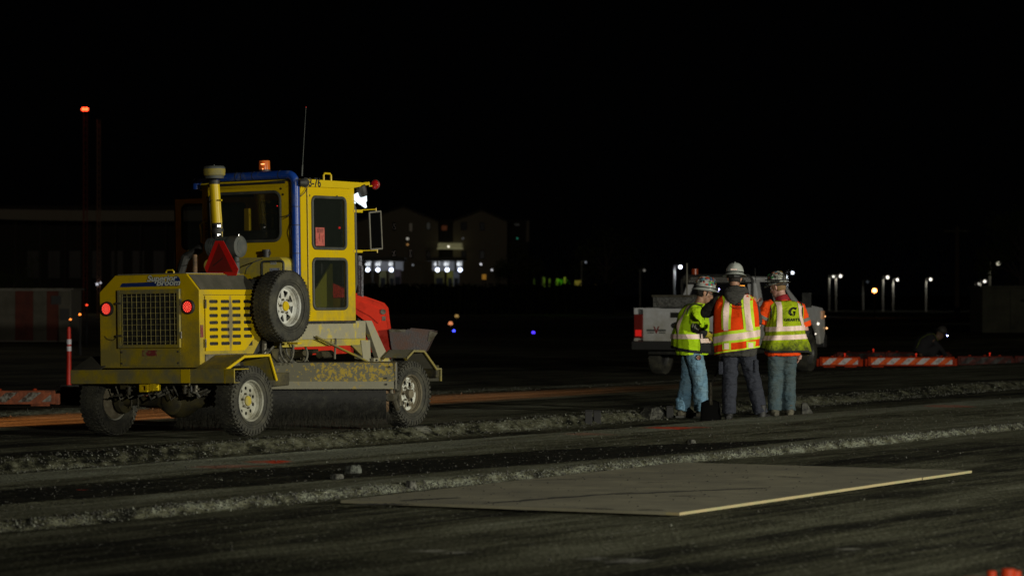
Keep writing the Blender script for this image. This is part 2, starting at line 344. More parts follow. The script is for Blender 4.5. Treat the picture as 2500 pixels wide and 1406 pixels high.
    o['label'] = 'dark milled asphalt runway surface with rough steps and streaks'
ground()
def gravel():
    mb = MB(); n = 19000
    for k in range(n):
        u = random.random()
        s = random.uniform(17, 56)
        if u < .40: v = 13.25+random.gauss(0, .05); s = random.uniform(17, 42)
        elif u < .72: v = 18.3+.05*(s-24.6)+.15+random.gauss(0, .18)
        elif u < .78: v = 25.8+random.gauss(0, .2); s = random.uniform(25, 60)
        elif u < .83: v = random.uniform(9, 13)
        else: v = random.uniform(13.5, 18)
        r = random.choice((.004, .005, .007, .009, .013))*random.uniform(.7, 1.3)
        if u > .78: r *= .75
        if u < .4: r *= .9
        z = float(gh(s, v)); x = s*U[0]+v*W[0]; y = s*U[1]+v*W[1]
        p = [Vector((random.gauss(0, 1), random.gauss(0, 1), random.gauss(0, .8))).normalized()*r*random.uniform(.7, 1.2) for _ in range(0)]
        a = random.random()*6.28; c, sn = math.cos(a), math.sin(a); q = []
        for (i, j, l) in ((1, 0, 0), (0, 1, 0), (-1, 0, 0), (0, -1, 0), (0, 0, 1), (0, 0, -.6)):
            k_ = r*random.uniform(.6, 1.25); q.append((x+(i*c-j*sn)*k_+random.uniform(-.2, .2)*r, y+(i*sn+j*c)*k_, z+r*.35+l*k_))
        mb.add(q, [(0, 1, 4), (1, 2, 4), (2, 3, 4), (3, 0, 4), (1, 0, 5), (2, 1, 5), (3, 2, 5), (0, 3, 5)], mi=0 if random.random() < (.72 if u < .4 else .88 if u < .72 else .94) else 1)
    o = mb.build('gravel', [mat('dark_aggregate', (.06, .06, .05), .8), mat('pale_aggregate', (.15, .16, .125), .7, var=.4, scale=30)], None, 0)
    tag(o, 'loose asphalt gravel scattered along the milled ridges', 'gravel', kind='stuff')
gravel()
# ================================================================== ROAD SWEEPER (local x = right, y = forward, z = up)
SW = empty('road_sweeper', (-3.554, 36.84, .008), 0, 'yellow ride-on road sweeper with cab, spare wheel and dark bristle broom', 'road sweeper')
SW.rotation_euler = (0, R(-1.0), R(-32.16))
MW = Matrix.Translation(SW.location) @ SW.rotation_euler.to_matrix().to_4x4(); MWI = MW.inverted()
_o = MWI @ Vector((0, 0, CAMZ))
def _d(px, py): return MWI.to_3x3() @ ray(px, py)
def PS(px, py, b): d = _d(px, py); return _o+d*((b-_o.x)/d.x)          # point on the plane x=b
def PR(px, py, a): d = _d(px, py); return _o+d*((a-_o.y)/d.y)          # point on the plane y=a
AR, AH = -.38, .72
def xz(p): return (p.x, p.z)
def yz(p): return (p.y, p.z)
# hood ---------------------------------------------------------------
hx = .615
sec = [xz(PR(*p, AR)) for p in ((245, 897), (245, 716), (281, 674), (455, 668), (489, 708), (489, 897))]
zb = sec[5][1]; zt = sec[3][1]; zs = sec[4][1]; xr = sec[5][0]; xl = sec[0][0]; xtr = sec[3][0]; xtl = sec[2][0]; zsl = sec[1][1]; ztl = sec[2][1]
def hring(y, zbot, k=0.): return [(xl, y, zbot), (xl, y, zs), (xtl, y, zt), (xtr, y, zt), (xr, y, zs), (xr, y, zbot)]
mb = MB(); mb.loft([hring(AR, zb), hring(.44, zb), hring(AH, zb+.32)])
HOOD = mb.build('engine_hood', M['yellow'], SW, 30, .008)
mb = MB(); e = .004                                                     # dark dust-covered slope panel on the right shoulder
nrm = Vector((zt-zs, 0, xr-xtr)).normalized()
def off(p, k): return tuple(Vector(p)+nrm*k)
quad = [(xtr+.012, AR+.02, zt-.012*(zt-zs)/(xr-xtr)), (xr-.004, AR+.02, zs+.004), (xr-.004, AH-.06, zs+.004), (xtr+.012, AH-.13, zt-.012*(zt-zs)/(xr-xtr))]
mb.hexa([off(p, .003) for p in quad], [off(p, .008) for p in quad]); mb.build('hood_shoulder_panel', M['dark_panel'], SW, 30)
mb = MB(); mb.box(xtl+.02, xtr-.02, AR+.02, AH-.14, zt+.003, zt+.009); mb.build('hood_top_panel', M['dusty_grey'], SW, 0)
# rear grille door
g0 = PR(294, 850, AR); g1 = PR(443, 705, AR); gx0, gz0, gx1, gz1 = g0.x, g0.z, g1.x, g1.z
mb = MB(); mb.box(gx0+.02, gx1-.02, AR-.006, AR-.003, gz0+.02, gz1-.02)
for k in range(9): xk = gx0+.06+k*(gx1-gx0-.12)/8; mb.box(xk-.006, xk+.006, AR-.012, AR-.006, gz0+.03, gz1-.05, mi=1)
mb.build('radiator', [M['void'], M['black']], SW, 0)
mb = MB(); fw = .034; yo = AR-.045; yi = AR-.003
for bx in ((gx0, gx0+fw, gz0, gz1), (gx1-fw, gx1, gz0, gz1), (gx0+fw, gx1-fw, gz0, gz0+fw), (gx0+fw, gx1-fw, gz1-fw*1.3, gz1)): mb.box(bx[0], bx[1], yo, yi, bx[2], bx[3])
GD = mb.build('grille_door', M['yellow_dirty'], SW, 0, .003)
mb = MB()
for k in range(12): xk = gx0+fw+(k+.5)*(gx1-gx0-2*fw)/12; mb.tube([(xk, yo+.006, gz0+.02), (xk, yo+.006, gz1-.02)], .0035, 6)
for k in range(9): zk = gz0+fw+(k+.5)*(gz1-gz0-2.2*fw)/9; mb.tube([(gx0+.02, yo+.013, zk), (gx1-.02, yo+.013, zk)], .0035, 6)
mb.build('grille_wires', M['wire'], GD)
mb = MB()
for zz in (gz1-.14, gz0+.13):
    mb.tube([(gx1+.012, yo+.01, zz-.035), (gx1+.012, yo+.01, zz+.035)], .011, 8); mb.tube([(gx0-.03, yo+.01, zz), (gx0+.05, yo, zz)], .012, 8)
mb.tube([(gx0-.20, AR-.012, gz0+.13), (gx0-.15, AR-.03, gz0+.10), (gx0-.07, AR-.03, gz0+.085), (gx0, yo-.004, gz0+.12)], .003, 5)
build_each(mb, 'hinge', M['steel'], GD)
q0 = PR(296, 894, AR); q1 = PR(442, 851, AR); mb = MB(); mb.box(q0.x, q1.x, AR-.012, AR-.003, q0.z, q1.z)
LP = mb.build('lower_rear_plate', M['yellow_dirty'], SW, 0, .002)
mb = MB()
for xx in (q0.x+.02, q1.x-.03):
    for zz in (q0.z+.03, q1.z-.03): mb.disc((xx, AR-.012, zz), .011, (0, -1, 0), .008, 8)
build_each(mb, 'bolt', M['steel'], LP)
p = PR(367, 862, AR); mb = MB(); mb.box(p.x-.095, p.x+.095, AR-.0155, AR-.0125, p.z-.03, p.z+.03); mb.build('red_reflector_strip', M['decal_red'], LP, 0)
# lettering and blue stripe
a0 = PR(293, 702, AR); a1 = PR(436, 695, AR); mb = MB()
zA = a0.z+.004; mb.prismy([(a0.x, zA), (a1.x-.02, zA), (a1.x+.0, zA+.05), (a0.x+.035, zA+.04)], AR-.006, AR-.003); mb.build('blue_stripe_decal', M['blueband'], SW, 0)
def letter(body, c, h, m, parent, name='lettering', x=(1, 0, 0), y=(0, 0, 1), **k):
    vs, fs = text(body, h, **k); mb = MB(); mb.add(vs, fs, frame_mtx(c, x, y)); return mb.build(name, m, parent, 0)
for body, (px, py), h in (("Superior", (394, 680), .088), ("Broom", (410, 690.5), .088)):
    c = PR(px, py, AR-.0075); letter(body, c, h, M['ink'], SW, 'lettering_outline', shear=.25, off=.0045, sx=1.25)
    c = PR(px, py, AR-.0115); letter(body, c, h, M['letter'], SW, shear=.25, off=.0018, sx=1.25)
p = PR(430, 686, AR); mb = MB(); mb.disc((p.x, AR-.003, p.z), .055, (0, -1, 0), .0022, 24); mb.build('round_logo_backing', M['blueband'], SW, 0)
# tail lights
for px, py in ((264, 754), (462, 749)):
    c = PR(px, py, AR); m_ = Matrix.Translation(c) @ Matrix.Rotation(R(90), 4, 'X'); mb = MB()
    mb.lathe([(.001, 0), (.076, 0), (.078, .02), (.074, .034), (.060, .034), (.060, .024), (.001, .024)], 32, m_)
    T = mb.build('tail_light', M['black'], SW); mb = MB(); mb.lathe([(.060, .024), (.058, .034), (.04, .038), (.001, .039)], 28, m_)
    for r_, n_ in ((.010, 4), (.029, 9), (.048, 13)):
        for k in range(n_):
            t = 2*math.pi*k/n_+r_*9; mb.ball((c.x+r_*math.cos(t), c.y-.038, c.z+r_*math.sin(t)), .0052, 6, mi=1)
    mb.build('lens', [M['tail'], M['taildot']], T)
# side vent door
s0 = PS(500, 857, xr); s1 = PS(617, 722, xr); y0, z0, y1, z1 = s0.y, s0.z, s1.y, s1.z; DW = y1-y0; DH = z1-z0
mb = MB(); mb.box(xr+.001, xr+.003, y0+.03, y1-.02, z0+.05, z1-.04)
for k in range(26):
    yy = y0+.05+random.random()*(DW-.3); zz = z0+.08+random.random()*(DH-.15)
    mb.tube([(xr+.004, yy, zz), (xr+.004, yy+random.uniform(.02, .1), zz+random.uniform(-.03, .03))], .005, 6, mi=1)
mb.build('engine_bay_screen', [M['void'], M['steel']], SW, 0)
holes = []
for r_ in range(7):
    for c_ in range(4):
        if r_ == 6 and c_ == 3: continue
        cx = (.165+c_*.234)*DW; cz = DH*(.895-r_*.127); hw = .088*DW; hh = .031*DH
        holes.append(rrect(cx-hw, cx+hw, cz-hh, cz+hh, hh*.98, 4))
out = [(0, 0), (DW*.80, 0), (DW, DH*.235), (DW, DH), (0, DH)]
vs, fs = plate(out, holes, .006); mb = MB(); mb.add(vs, fs, frame_mtx((xr+.012, y0, z0), (0, 1, 0), (0, 0, 1)))
VM = mat('stained_vent_door', (.62, .43, .002), .42, 0, (.26, .215, .05), .2, 3.0, .14, .06, 30, .06, spec=.25)
def soot(m, yc, zc, wy, hz):
    N, L = m.node_tree.nodes, m.node_tree.links; bs = N['Principled BSDF']; src = bs.inputs['Base Color'].links[0].from_socket; tc = N.new('ShaderNodeTexCoord'); sx = N.new('ShaderNodeSeparateXYZ'); L.new(tc.outputs['Object'], sx.inputs[0])
    nz = N.new('ShaderNodeTexNoise'); nz.inputs['Scale'].default_value = 9; L.new(tc.outputs['Object'], nz.inputs[0])
    def mt(op, x, y_=None, z_=None):
        q = N.new('ShaderNodeMath'); q.operation = op
        for k, vv in enumerate((x, y_, z_)):
            if vv is None: continue
            if isinstance(vv, (int, float)): q.inputs[k].default_value = vv
            else: L.new(vv, q.inputs[k])
        return q.outputs[0]
    dy = mt('ABSOLUTE', mt('DIVIDE', mt('SUBTRACT', sx.outputs[1], yc), wy)); dz = mt('ABSOLUTE', mt('DIVIDE', mt('SUBTRACT', sx.outputs[2], zc), hz))
    f = mt('SUBTRACT', 1.25, mt('ADD', mt('ADD', dy, mt('MULTIPLY', dz, .8)), mt('MULTIPLY', nz.outputs[0], .5))); mr = N.new('ShaderNodeMapRange'); mr.inputs[1].default_value = 0; mr.inputs[2].default_value = .5; mr.inputs[4].default_value = .85; L.new(f, mr.inputs[0])
    mx = N.new('ShaderNodeMix'); mx.data_type = 'RGBA'; mx.inputs[7].default_value = (.13, .13, .11, 1); L.new(mr.outputs[0], mx.inputs[0]); L.new(src, mx.inputs[6]); L.new(mx.outputs[2], bs.inputs['Base Color'])
soot(VM, y0+.505*DW, z0+.5*DH, .075, .36)
VD = mb.build('vent_door', VM, SW, 0)
mb = MB()
for py in (742, 838):
    p = PS(498, py, xr); mb.tube([(xr+.022, p.y, p.z-.045), (xr+.022, p.y, p.z+.045)], .010, 8)
build_each(mb, 'hinge', M['steel'], VD)
p = PS(611, 764, xr); mb = MB(); mb.box(xr+.012, xr+.035, p.y-.05, p.y+.02, p.z-.012, p.z+.014); mb.box(xr+.012, xr+.03, p.y+.025, p.y+.07, p.z-.016, p.z+.016); mb.build('latch', M['chrome'], VD, 0, .004)
mb = MB(); mb.box(xr+.002, xr+.010, y0-.02, AH-.1, z1+.008, z1+.012, mi=0); mb.box(xr+.002, xr+.006, y1+.006, y1+.010, z0+.25*DH, z1, mi=0); build_each(mb, 'panel_seam', M['void'], SW, 0)
p = PS(493, 807, xr); mb = MB(); mb.box(xr+.001, xr+.004, p.y-.03, p.y+.02, p.z-.07, p.z+.06); mb.build('side_reflector', M['decal_red'], SW, 0)
p = PS(625, 748, xr); mb = MB(); mb.box(xr+.001, xr+.003, p.y-.045, p.y+.12, p.z-.038, p.z+.038); ML = mb.build('model_plate', M['blueband'], SW, 0)
letter("DT", (xr+.0045, p.y+.03, p.z), .085, mat('plate_white', (.6, .6, .58)), ML, x=(0, 1, 0), off=.004)
p = PS(415, 667, 0.); mb = MB(); q = PR(415, 667, -.2); mb.tube([(q.x-.05, -.2, zt), (q.x-.05, -.2, zt+.03), (q.x-.035, -.2, zt+.045), (q.x+.035, -.2, zt+.045), (q.x+.05, -.2, zt+.03), (q.x+.05, -.2, zt)], .008, 8); mb.build('hood_handle', M['yellow_clean'], SW)
# bumper and frame
bl = PR(172, 937, AR-.10); br = PR(572, 935, AR-.10); bt = PR(300, 902, AR-.10)
mb = MB(); zb0, zb1 = bl.z, bt.z+.0
mb.box(bl.x, br.x, AR-.10, AR-.085, zb0, zb1); mb.box(bl.x, br.x, AR-.085, AR+.16, zb1-.012, zb1); mb.box(bl.x, br.x, AR-.085, AR-.0, zb0, zb0+.01)
BU = mb.build('bumper', M['yellow_dirty'], SW, 0, .004)
mb = MB(); q = PR(455, 920, AR-.1); mb.box(q.x-.07, q.x+.05, AR-.107, AR-.1002, zb0+.004, zb1-.004); mb.build('bumper_yellow_plate', M['yellow_clean'], BU, 0, .002)  # brighter yellow rectangle on the bumper face
mb = MB(); mb.box(-.46, -.36, AR+.02, 2.9, .50, .64); mb.box(.36, .46, AR+.02, 2.9, .50, .64); mb.box(-.46, .46, .62, .72, .50, .62); mb.box(-.62, .62, .2, .5, .62, .73)
mb.build('chassis_frame', M['axle'], SW, 0, .006)
q = PR(362, 947, AR-.08); mb = MB(); mb.add(*plate(rrect(-.05, .05, -.04, .04, .008), [rrect(-.03, .03, -.024, .024, .004)], .14), frame_mtx((q.x-.03, AR-.06, q.z), (1, 0, 0), (0, 0, 1)))
mb.box(q.x+.03, q.x+.09, AR-.10, AR+.02, q.z-.03, q.z+.045); mb.build('hitch_receiver', M['yellow_clean'], SW, 0, .005)
# rear axle, differential, springs
q = PR(430, 990, -.05); dx = q.x; mb = MB()
mb.tube([(-.80, 0, .37), (-.35, 0, .37)], .052, 14); mb.tube([(.80, 0, .37), (.45, 0, .37)], .052, 14)
mb.tube([(-.37, 0, .37), (-.20, 0, .37), (-.02, 0, .36), (.12, 0, .36), (.28, 0, .37), (.47, 0, .37)], [.055, .075, .17, .17, .09, .055], 20)
mb.lathe([(.001, .18), (.09, .175), (.135, .14), (.15, .09), (.15, 0)], 24, Matrix.Translation((.05, 0, .36)) @ Matrix.Rotation(R(90), 4, 'X'))
for sx in (-1, 1):
    mb.lathe([(.10, -.03), (.13, 0), (.13, .06), (.06, .07)], 20, Matrix.Translation((sx*.73, 0, .37)) @ Matrix.Rotation(R(90), 4, 'Y'))
AX = mb.build('rear_axle', M['axle'], SW)
mb = MB()
for sx in (-1, 1):
    for k in range(4):
        L_ = .42-.08*k; mb.box(sx*.50-.03, sx*.50+.03, -L_, L_, .425+.013*k, .436+.013*k)
    for yy in (-.06, .06): mb.tube([(sx*.50-.045, yy, .30), (sx*.50-.045, yy, .50)], .009, 8); mb.tube([(sx*.50+.045, yy, .30), (sx*.50+.045, yy, .50)], .009, 8)
mb.build('leaf_spring', M['steel'], AX)
mb = MB()
for k in range(9):
    xx = -.55+k*.13+random.uniform(-.03, .03); mb.tube([(xx, AR+.06, .53), (xx+.03, AR+.10, .44-random.random()*.06), (xx+.10, AR+.2, .47), (xx+.13, AR+.4, .52)], random.uniform(.009, .016), 7)
q = PR(545, 950, -.3); mb.tube([(.53, -.42, .54), (.54, -.43, .47), (.60, -.42, .46), (.62, -.40, .42)], .014, 7)
build_each(mb, 'hydraulic_hose', M['hose'], SW)
mb = MB()
for (x_, z_) in ((.44, .50), (.50, .47), (.58, .50), (-.3, .49)): mb.tube([(x_, AR-.03, z_-.05), (x_, AR-.02, z_+.04)], .02, 8); mb.box(x_-.03, x_+.03, AR-.035, AR, z_-.012, z_+.008)
build_each(mb, 'tow_bracket', M['steel'], SW, 40, .003)
# fenders
def strip(pts, x0, x1, t=.007):
    mb = MB(); n = len(pts); inner = []
    for i, (y, z) in enumerate(pts):
        a = Vector(pts[max(i-1, 0)]); b_ = Vector(pts[min(i+1, n-1)]); d = (b_-a).normalized(); inner.append((y+d.y*t, z-d.x*t))
    for i in range(n-1):
        A, B, C_, D = pts[i], pts[i+1], inner[i+1], inner[i]; mb.hexa([(x0, *A), (x0, *B), (x0, *C_), (x0, *D)], [(x1, *A), (x1, *B), (x1, *C_), (x1, *D)])
    return mb
fo = [yz(PS(px, py, 1.02)) for px, py in ((573, 934), (573, 901), (597, 866), (660, 863), (679, 927))]
fo[0] = (AR-.10, zb0); fo[1] = (AR-.10, zb1)
ri = .63
mb = strip(fo[1:], ri, 1.02); lip = strip(fo[1:], 1.005, 1.02, .032)
FN = mb.build('rear_fender', M['yellow_dirty'], SW, 0); FE = lip.build('fender_edge', M['yellow_clean'], FN, 0)
mb = MB(); mb.box(1.003, 1.02, AR-.10, AR-.075, zb0, zb1); mb.build('bumper_end', M['yellow_clean'], SW, 0)
mb = strip(fo[1:], -1.02, -ri); mb.build('rear_fender', M['dark_panel'], SW, 0)  # left fender coloured dark to stand in for the hood's shade
mb = MB(); mb.box(ri-.004, ri+.004, -.3, .42, .62, .86); mb.build('wheel_well_panel', mat('muddy_wheel_well', (.10, .09, .06), .9, 0, (.17, .15, .11), .5, 20, .1, .6, 60), SW, 0)
# wheels ---------------------------------------------------------------
def tyre_mesh(Rr, Wd, rim, lugs='zigzag', nseg=64):
    mb = MB(); h = Wd/2; RI = Matrix.Rotation(R(90), 4, 'Y')
    prof = [(rim, -h*.72), (rim+.02, -h*.86), (rim+(Rr-rim)*.45, -h*1.04), (Rr-.035, -h*.98), (Rr-.012, -h*.86), (Rr-.008, -h*.5), (Rr-.008, 0), (Rr-.008, h*.5), (Rr-.012, h*.86), (Rr-.035, h*.98), (rim+(Rr-rim)*.45, h*1.04), (rim+.02, h*.86), (rim, h*.72)]
    mb.lathe(prof, nseg, RI)
    for rr, hh in ((rim+.05, h*1.012), (rim+.075, h*1.035)):      # raised sidewall rings
        for sg in (-1, 1): mb.lathe([(rr-.004, sg*hh), (rr, sg*(hh+.004)), (rr+.004, sg*hh)], nseg, RI)
    rows = 5; n = 54 if lugs == 'zigzag' else 40; bw = 2*h*.92/rows
    for r_ in range(rows):
        xc = -h*.92+bw*(r_+.5)
        for k in range(n):
            t0 = 2*math.pi*(k+(.5 if r_ % 2 else 0))/n; dt = 2*math.pi/n*.72; g = bw*.44; sk = bw*.30*(1 if r_ % 2 else -1)
            top = Rr+.001 if 0 < r_ < rows-1 else Rr-.004; bot = Rr-.02; lo = []; hi = []
            for (dx_, tt) in ((-g-sk, -.5), (g-sk, -.5), (g+sk, .0), (g-sk, .5), (-g-sk, .5), (-g+sk, 0.)):
                th = t0+tt*dt
                lo.append((xc+dx_, bot*math.sin(th), bot*math.cos(th))); hi.append((xc+dx_*.92, top*math.sin(th), top*math.cos(th)))
            mb.hexa(lo, hi)
    if lugs != 'zigzag':
        for sg in (-1, 1):
            for k in range(n):
                th = 2*math.pi*k/n; mb.box(-.012, .012, -.013, .013, -.03, .012, Matrix.Rotation(th, 4, 'X') @ Matrix.Translation((sg*h*.98, 0, Rr-.035)))
    return mb
def rim_parts(parent, rim, Wd, style, sg=1, mats=None):
    """sg: side of the outer face (+1 = +x)"""
    h = Wd/2; m_ = Matrix.Rotation(R(90)*sg, 4, 'Y'); mt = (M['white_rim'] if style == 'spoke' else M['beige_rim']) if mats is None else mats
    mb = MB()
    mb.lathe([(rim, -h*.72), (rim-.012, -h*.6), (rim-.02, -.02), (rim-.02, h*.25), (rim-.006, h*.45), (rim-.006, h*.6), (rim+.004, h*.72), (rim+.012, h*.80), (rim+.006, h*.86), (rim-.004, h*.74)], 48, m_)
    RM = mb.build('rim', mt, parent, 30); RM = parent
    rd = rim-.018; zf = h*.18
    if style == 'modular':
        holes = [[(rd*.70*math.cos(2*math.pi*k/10)+rd*.105*math.cos(t)*1.0, rd*.70*math.sin(2*math.pi*k/10)+rd*.105*math.sin(t)) for t in [2*math.pi*j/12 for j in range(12)]] for k in range(10)]
    elif style == 'spoke':
        holes = []
        for k in range(8):
            c = 2*math.pi*(k+.5)/8; f = lambda r_, a: (r_*math.cos(c+a), r_*math.sin(c+a))
            holes.append([f(rd*.50, -.05), f(rd*.84, -.27), f(rd*.90, -.22), f(rd*.90, .22), f(rd*.84, .27), f(rd*.50, .05)])
    else:
        holes = [[(rd*.66*math.cos(2*math.pi*k/8)+rd*.14*math.cos(t), rd*.66*math.sin(2*math.pi*k/8)+rd*.14*math.sin(t)) for t in [2*math.pi*j/12 for j in range(12)]] for k in range(8)]
    outl = [(rd*math.cos(2*math.pi*k/48), rd*math.sin(2*math.pi*k/48)) for k in range(48)]
    vs, fs = plate(outl, holes, .010); mb = MB(); mb.add(vs, fs, m_ @ Matrix.Translation((0, 0, zf)))
    mb.lathe([(rd*.40, zf+.005), (rd*.36, zf+.022), (rd*.30, zf+.026)], 28, m_)
    mb.build('wheel_disc', M['worn_rim'] if style == 'front' else mt, RM, 30)
    mb = MB(); mb.lathe([(rd*.98, zf-.05), (.01, zf-.055)], 32, m_); mb.build('drum', M['hole'], RM)
    mb = MB(); hc = M['yellow_clean'] if style == 'spoke' else M['tank']
    if style == 'front': mb.lathe([(rd*.27, zf), (rd*.27, zf+.07), (rd*.22, zf+.08), (.001, zf+.08)], 20, m_); hc = M['dirty_rim']
    else: mb.lathe([(rd*.29, zf), (rd*.29, zf+.03), (rd*.27, zf+.04), (.001, zf+.042)], 24, m_)
    mb.build('hub_cap', hc, RM, 40)
    mb = MB()
    for k in range(6):
        t = 2*math.pi*k/6+.3; mb.lathe([(.012, zf), (.012, zf+.03), (.001, zf+.034)], 6, m_ @ Matrix.Translation((rd*.40*math.cos(t), rd*.40*math.sin(t), 0)))
    build_each(mb, 'lug_nut', M['steel'], RM)
def wheel(x, y, z, style, sg, Rr=.368, Wd=.235, rim=.205, lugs='zigzag', name='wheel', spin=0., inner=None, parent=SW):
    o = empty(name, (x, y, z)); o.parent = parent
    t = tyre_mesh(Rr, Wd, rim, lugs).build('tyre', M['rubber'], o, 30)
    o.rotation_euler = (spin, 0, 0); rim_parts(o, rim, Wd, style, sg, inner); return o
wheel(.897, 0, .368, 'modular', 1, lugs='block')
wheel(-.897, 0, .368, 'modular', -1, lugs='block', spin=.3)
wheel(.885, 3.02, .368, 'front', 1, inner=M['dirty_rim'], lugs='block', spin=.2)
wheel(-.885, 3.02, .368, 'front', -1, inner=M['dirty_rim'], lugs='block', spin=.7)
spc = PS(710, 747, .95)
SPW = wheel(.95-.118, spc.y, spc.z, 'spoke', 1, Rr=.383, spin=.15, name='spare_wheel')
mb = MB(); mb.tube([(.60, spc.y, spc.z), (.80, spc.y, spc.z)], .035, 10); mb.tube([(.62, spc.y-.02, spc.z), (.62, spc.y-.05, .74)], .03, 8); mb.tube([(.40, spc.y, spc.z), (.62, spc.y, spc.z)], .03, 8)
mb.build('spare_wheel_bracket', M['steel'], SW)
# inner side of the left rear wheel: backing plate
mb = MB(); mb.lathe([(.19, 0), (.19, .02), (.12, .05), (.05, .05)], 28, Matrix.Translation((-.84, 0, .368)) @ Matrix.Rotation(R(90), 4, 'Y')); mb.build('brake_drum', M['dirty_rim'], AX)
# broom ------------------------------------------------------------------
WR = MWI.to_3x3()
def lw(X, Y, Z): return MWI @ Vector((X, Y, Z))
fYl, fYr = 37.75, 37.85
xl0, xr0 = at(590, 900, fYl).x, at(964, 900, fYr).x
zt_ = at(800, 886, fYr).z; zm = at(800, 931, fYr).z; zl = at(800, 949, fYr).z
def bx(x, y, z): return tuple(lw(x, y, z))
mb = MB(); xa, xb = -3.72, xr0
mb.hexa([bx(xa, fYl, zt_), bx(xb, fYr, zt_), bx(xb, fYr, zm), bx(xa, fYl, zm)], [bx(xa, fYl+.01, zt_), bx(xb, fYr+.01, zt_), bx(xb, fYr+.01, zm), bx(xa, fYl+.01, zm)])
mb.hexa([bx(xa, fYl+.004, zt_+.003), bx(xb, fYr+.004, zt_+.003), bx(xb, fYr+.72, zt_+.003), bx(xa, fYl+.72, zt_+.003)], [bx(xa, fYl+.004, zt_-.007), bx(xb, fYr+.004, zt_-.007), bx(xb, fYr+.72, zt_-.007), bx(xa, fYl+.72, zt_-.007)])
mb.hexa([bx(xa, fYl+.70, zt_-.01), bx(xb, fYr+.70, zt_-.01), bx(xb, fYr+.70, zm), bx(xa, fYl+.70, zm)], [bx(xa, fYl+.71, zt_-.01), bx(xb, fYr+.71, zt_-.01), bx(xb, fYr+.71, zm), bx(xa, fYl+.71, zm)])
scr, nt, b_ = newmat('scraped_broom_hood')
def scraped():
    m = scr; N = nt.nodes; L = nt.links; tc = N.new('ShaderNodeTexCoord')
    n1 = N.new('ShaderNodeTexNoise'); n1.inputs['Scale'].default_value = 22; n1.inputs['Detail'].default_value = 8; n1.inputs['Roughness'].default_value = .72
    n2 = N.new('ShaderNodeTexNoise'); n2.inputs['Scale'].default_value = 3.0; L.new(tc.outputs['Object'], n1.inputs[0]); L.new(tc.outputs['Object'], n2.inputs[0])
    sx = N.new('ShaderNodeSeparateXYZ'); L.new(tc.outputs['Object'], sx.inputs[0])
    m1 = N.new('ShaderNodeMapRange'); m1.inputs[1].default_value = .55; m1.inputs[2].default_value = .75; L.new(sx.outputs[0], m1.inputs[0])
    m2 = N.new('ShaderNodeMapRange'); m2.inputs[1].default_value = 1.25; m2.inputs[2].default_value = 1.05; m2.clamp = True; L.new(sx.outputs[0], m2.inputs[0])
    mu = N.new('ShaderNodeMath'); mu.operation = 'MULTIPLY'; L.new(m1.outputs[0], mu.inputs[0]); mu.inputs[1].default_value = .10
    a1 = N.new('ShaderNodeMath'); a1.operation = 'ADD'; L.new(n1.outputs[0], a1.inputs[0]); L.new(mu.outputs[0], a1.inputs[1])
    st = N.new('ShaderNodeMapRange'); st.inputs[1].default_value = .60; st.inputs[2].default_value = .63; L.new(a1.outputs[0], st.inputs[0])
    g = N.new('ShaderNodeMix'); g.data_type = 'RGBA'; g.inputs[6].default_value = (.10, .095, .06, 1); g.inputs[7].default_value = (.16, .15, .10, 1); L.new(n2.outputs[0], g.inputs[0])
    mx = N.new('ShaderNodeMix'); mx.data_type = 'RGBA'; mx.inputs[7].default_value = (.36, .26, .03, 1); L.new(st.outputs[0], mx.inputs[0]); L.new(g.outputs[2], mx.inputs[6])
    L.new(mx.outputs[2], b_.inputs['Base Color']); b_.inputs['Roughness'].default_value = .75
scraped()
BH = mb.build('broom_hood', scr, SW, 0)
mb = MB(); mb.hexa([bx(xa, fYl-.006, zm+.002), bx(xb-.01, fYr-.006, zm+.002), bx(xb-.01, fYr-.006, zl), bx(xa, fYl-.006, zl)], [bx(xa, fYl+.006, zm+.002), bx(xb-.01, fYr+.006, zm+.002), bx(xb-.01, fYr+.006, zl), bx(xa, fYl+.006, zl)])
for xx in (-2.99, -1.47, -1.45): mb.add([], [])
mb.build('broom_hood_flange', mat('pale_dusty_flange', (.22, .21, .15), .75, 0, (.42, .30, .05), .25, 9, .06, .1, 60), BH, 0)
mb = MB()
for (px, py) in ((943, 923), (943, 938), (686, 934), (951, 895)):
    p = at(px, py, fYr-.012); q = lw(*p); mb.disc(tuple(q), .012, tuple(WR @ Vector((0, -1, 0))), .01, 8)
build_each(mb, 'bolt', M['ink'], BH)
e0 = xb+.006                                                         # pale right end plate of the broom hood
mb = MB(); prof = [(fYr-.02, zt_+.005), (fYr+.16, zt_+.01), (fYr+.26, zt_-.05), (fYr+.14, zl-.02), (fYr-.0, zl)]
mb.hexa([bx(e0, y, z) for y, z in prof], [bx(e0+.012, y, z) for y, z in prof]); mb.build('broom_end_plate', M['concrete'], BH, 0)
ax0 = Vector((xa+.05, fYl+.36, .375)); ax1 = Vector((xb-.11, fYr+.36, .395)); mb = MB(); dirv = (ax1-ax0).normalized(); perp = dirv.cross(Vector((0, 0, 1))).normalized(); up = perp.cross(dirv).normalized()
for k in range(15000):
    t = random.random(); c = ax0.lerp(ax1, t); th = random.uniform(0, 2*math.pi); rad = perp*math.cos(th)+up*math.sin(th); r1 = .355+random.gauss(0, .018)
    if c.z+rad.z*r1 < .0: r1 = min(r1, c.z/max(.05, -rad.z)+.01)
    sl = dirv*random.gauss(0, .05)+(-perp*math.sin(th)+up*math.cos(th))*random.gauss(0, .04); a_ = c+rad*.11; b2 = c+rad*r1+sl; tn = dirv*random.uniform(.0018, .0035)
    mb.add([tuple(MWI @ (a_-tn)), tuple(MWI @ (a_+tn)), tuple(MWI @ b2)], [(0, 1, 2)])
BR = mb.build('broom', M['bristle'], SW, 0)
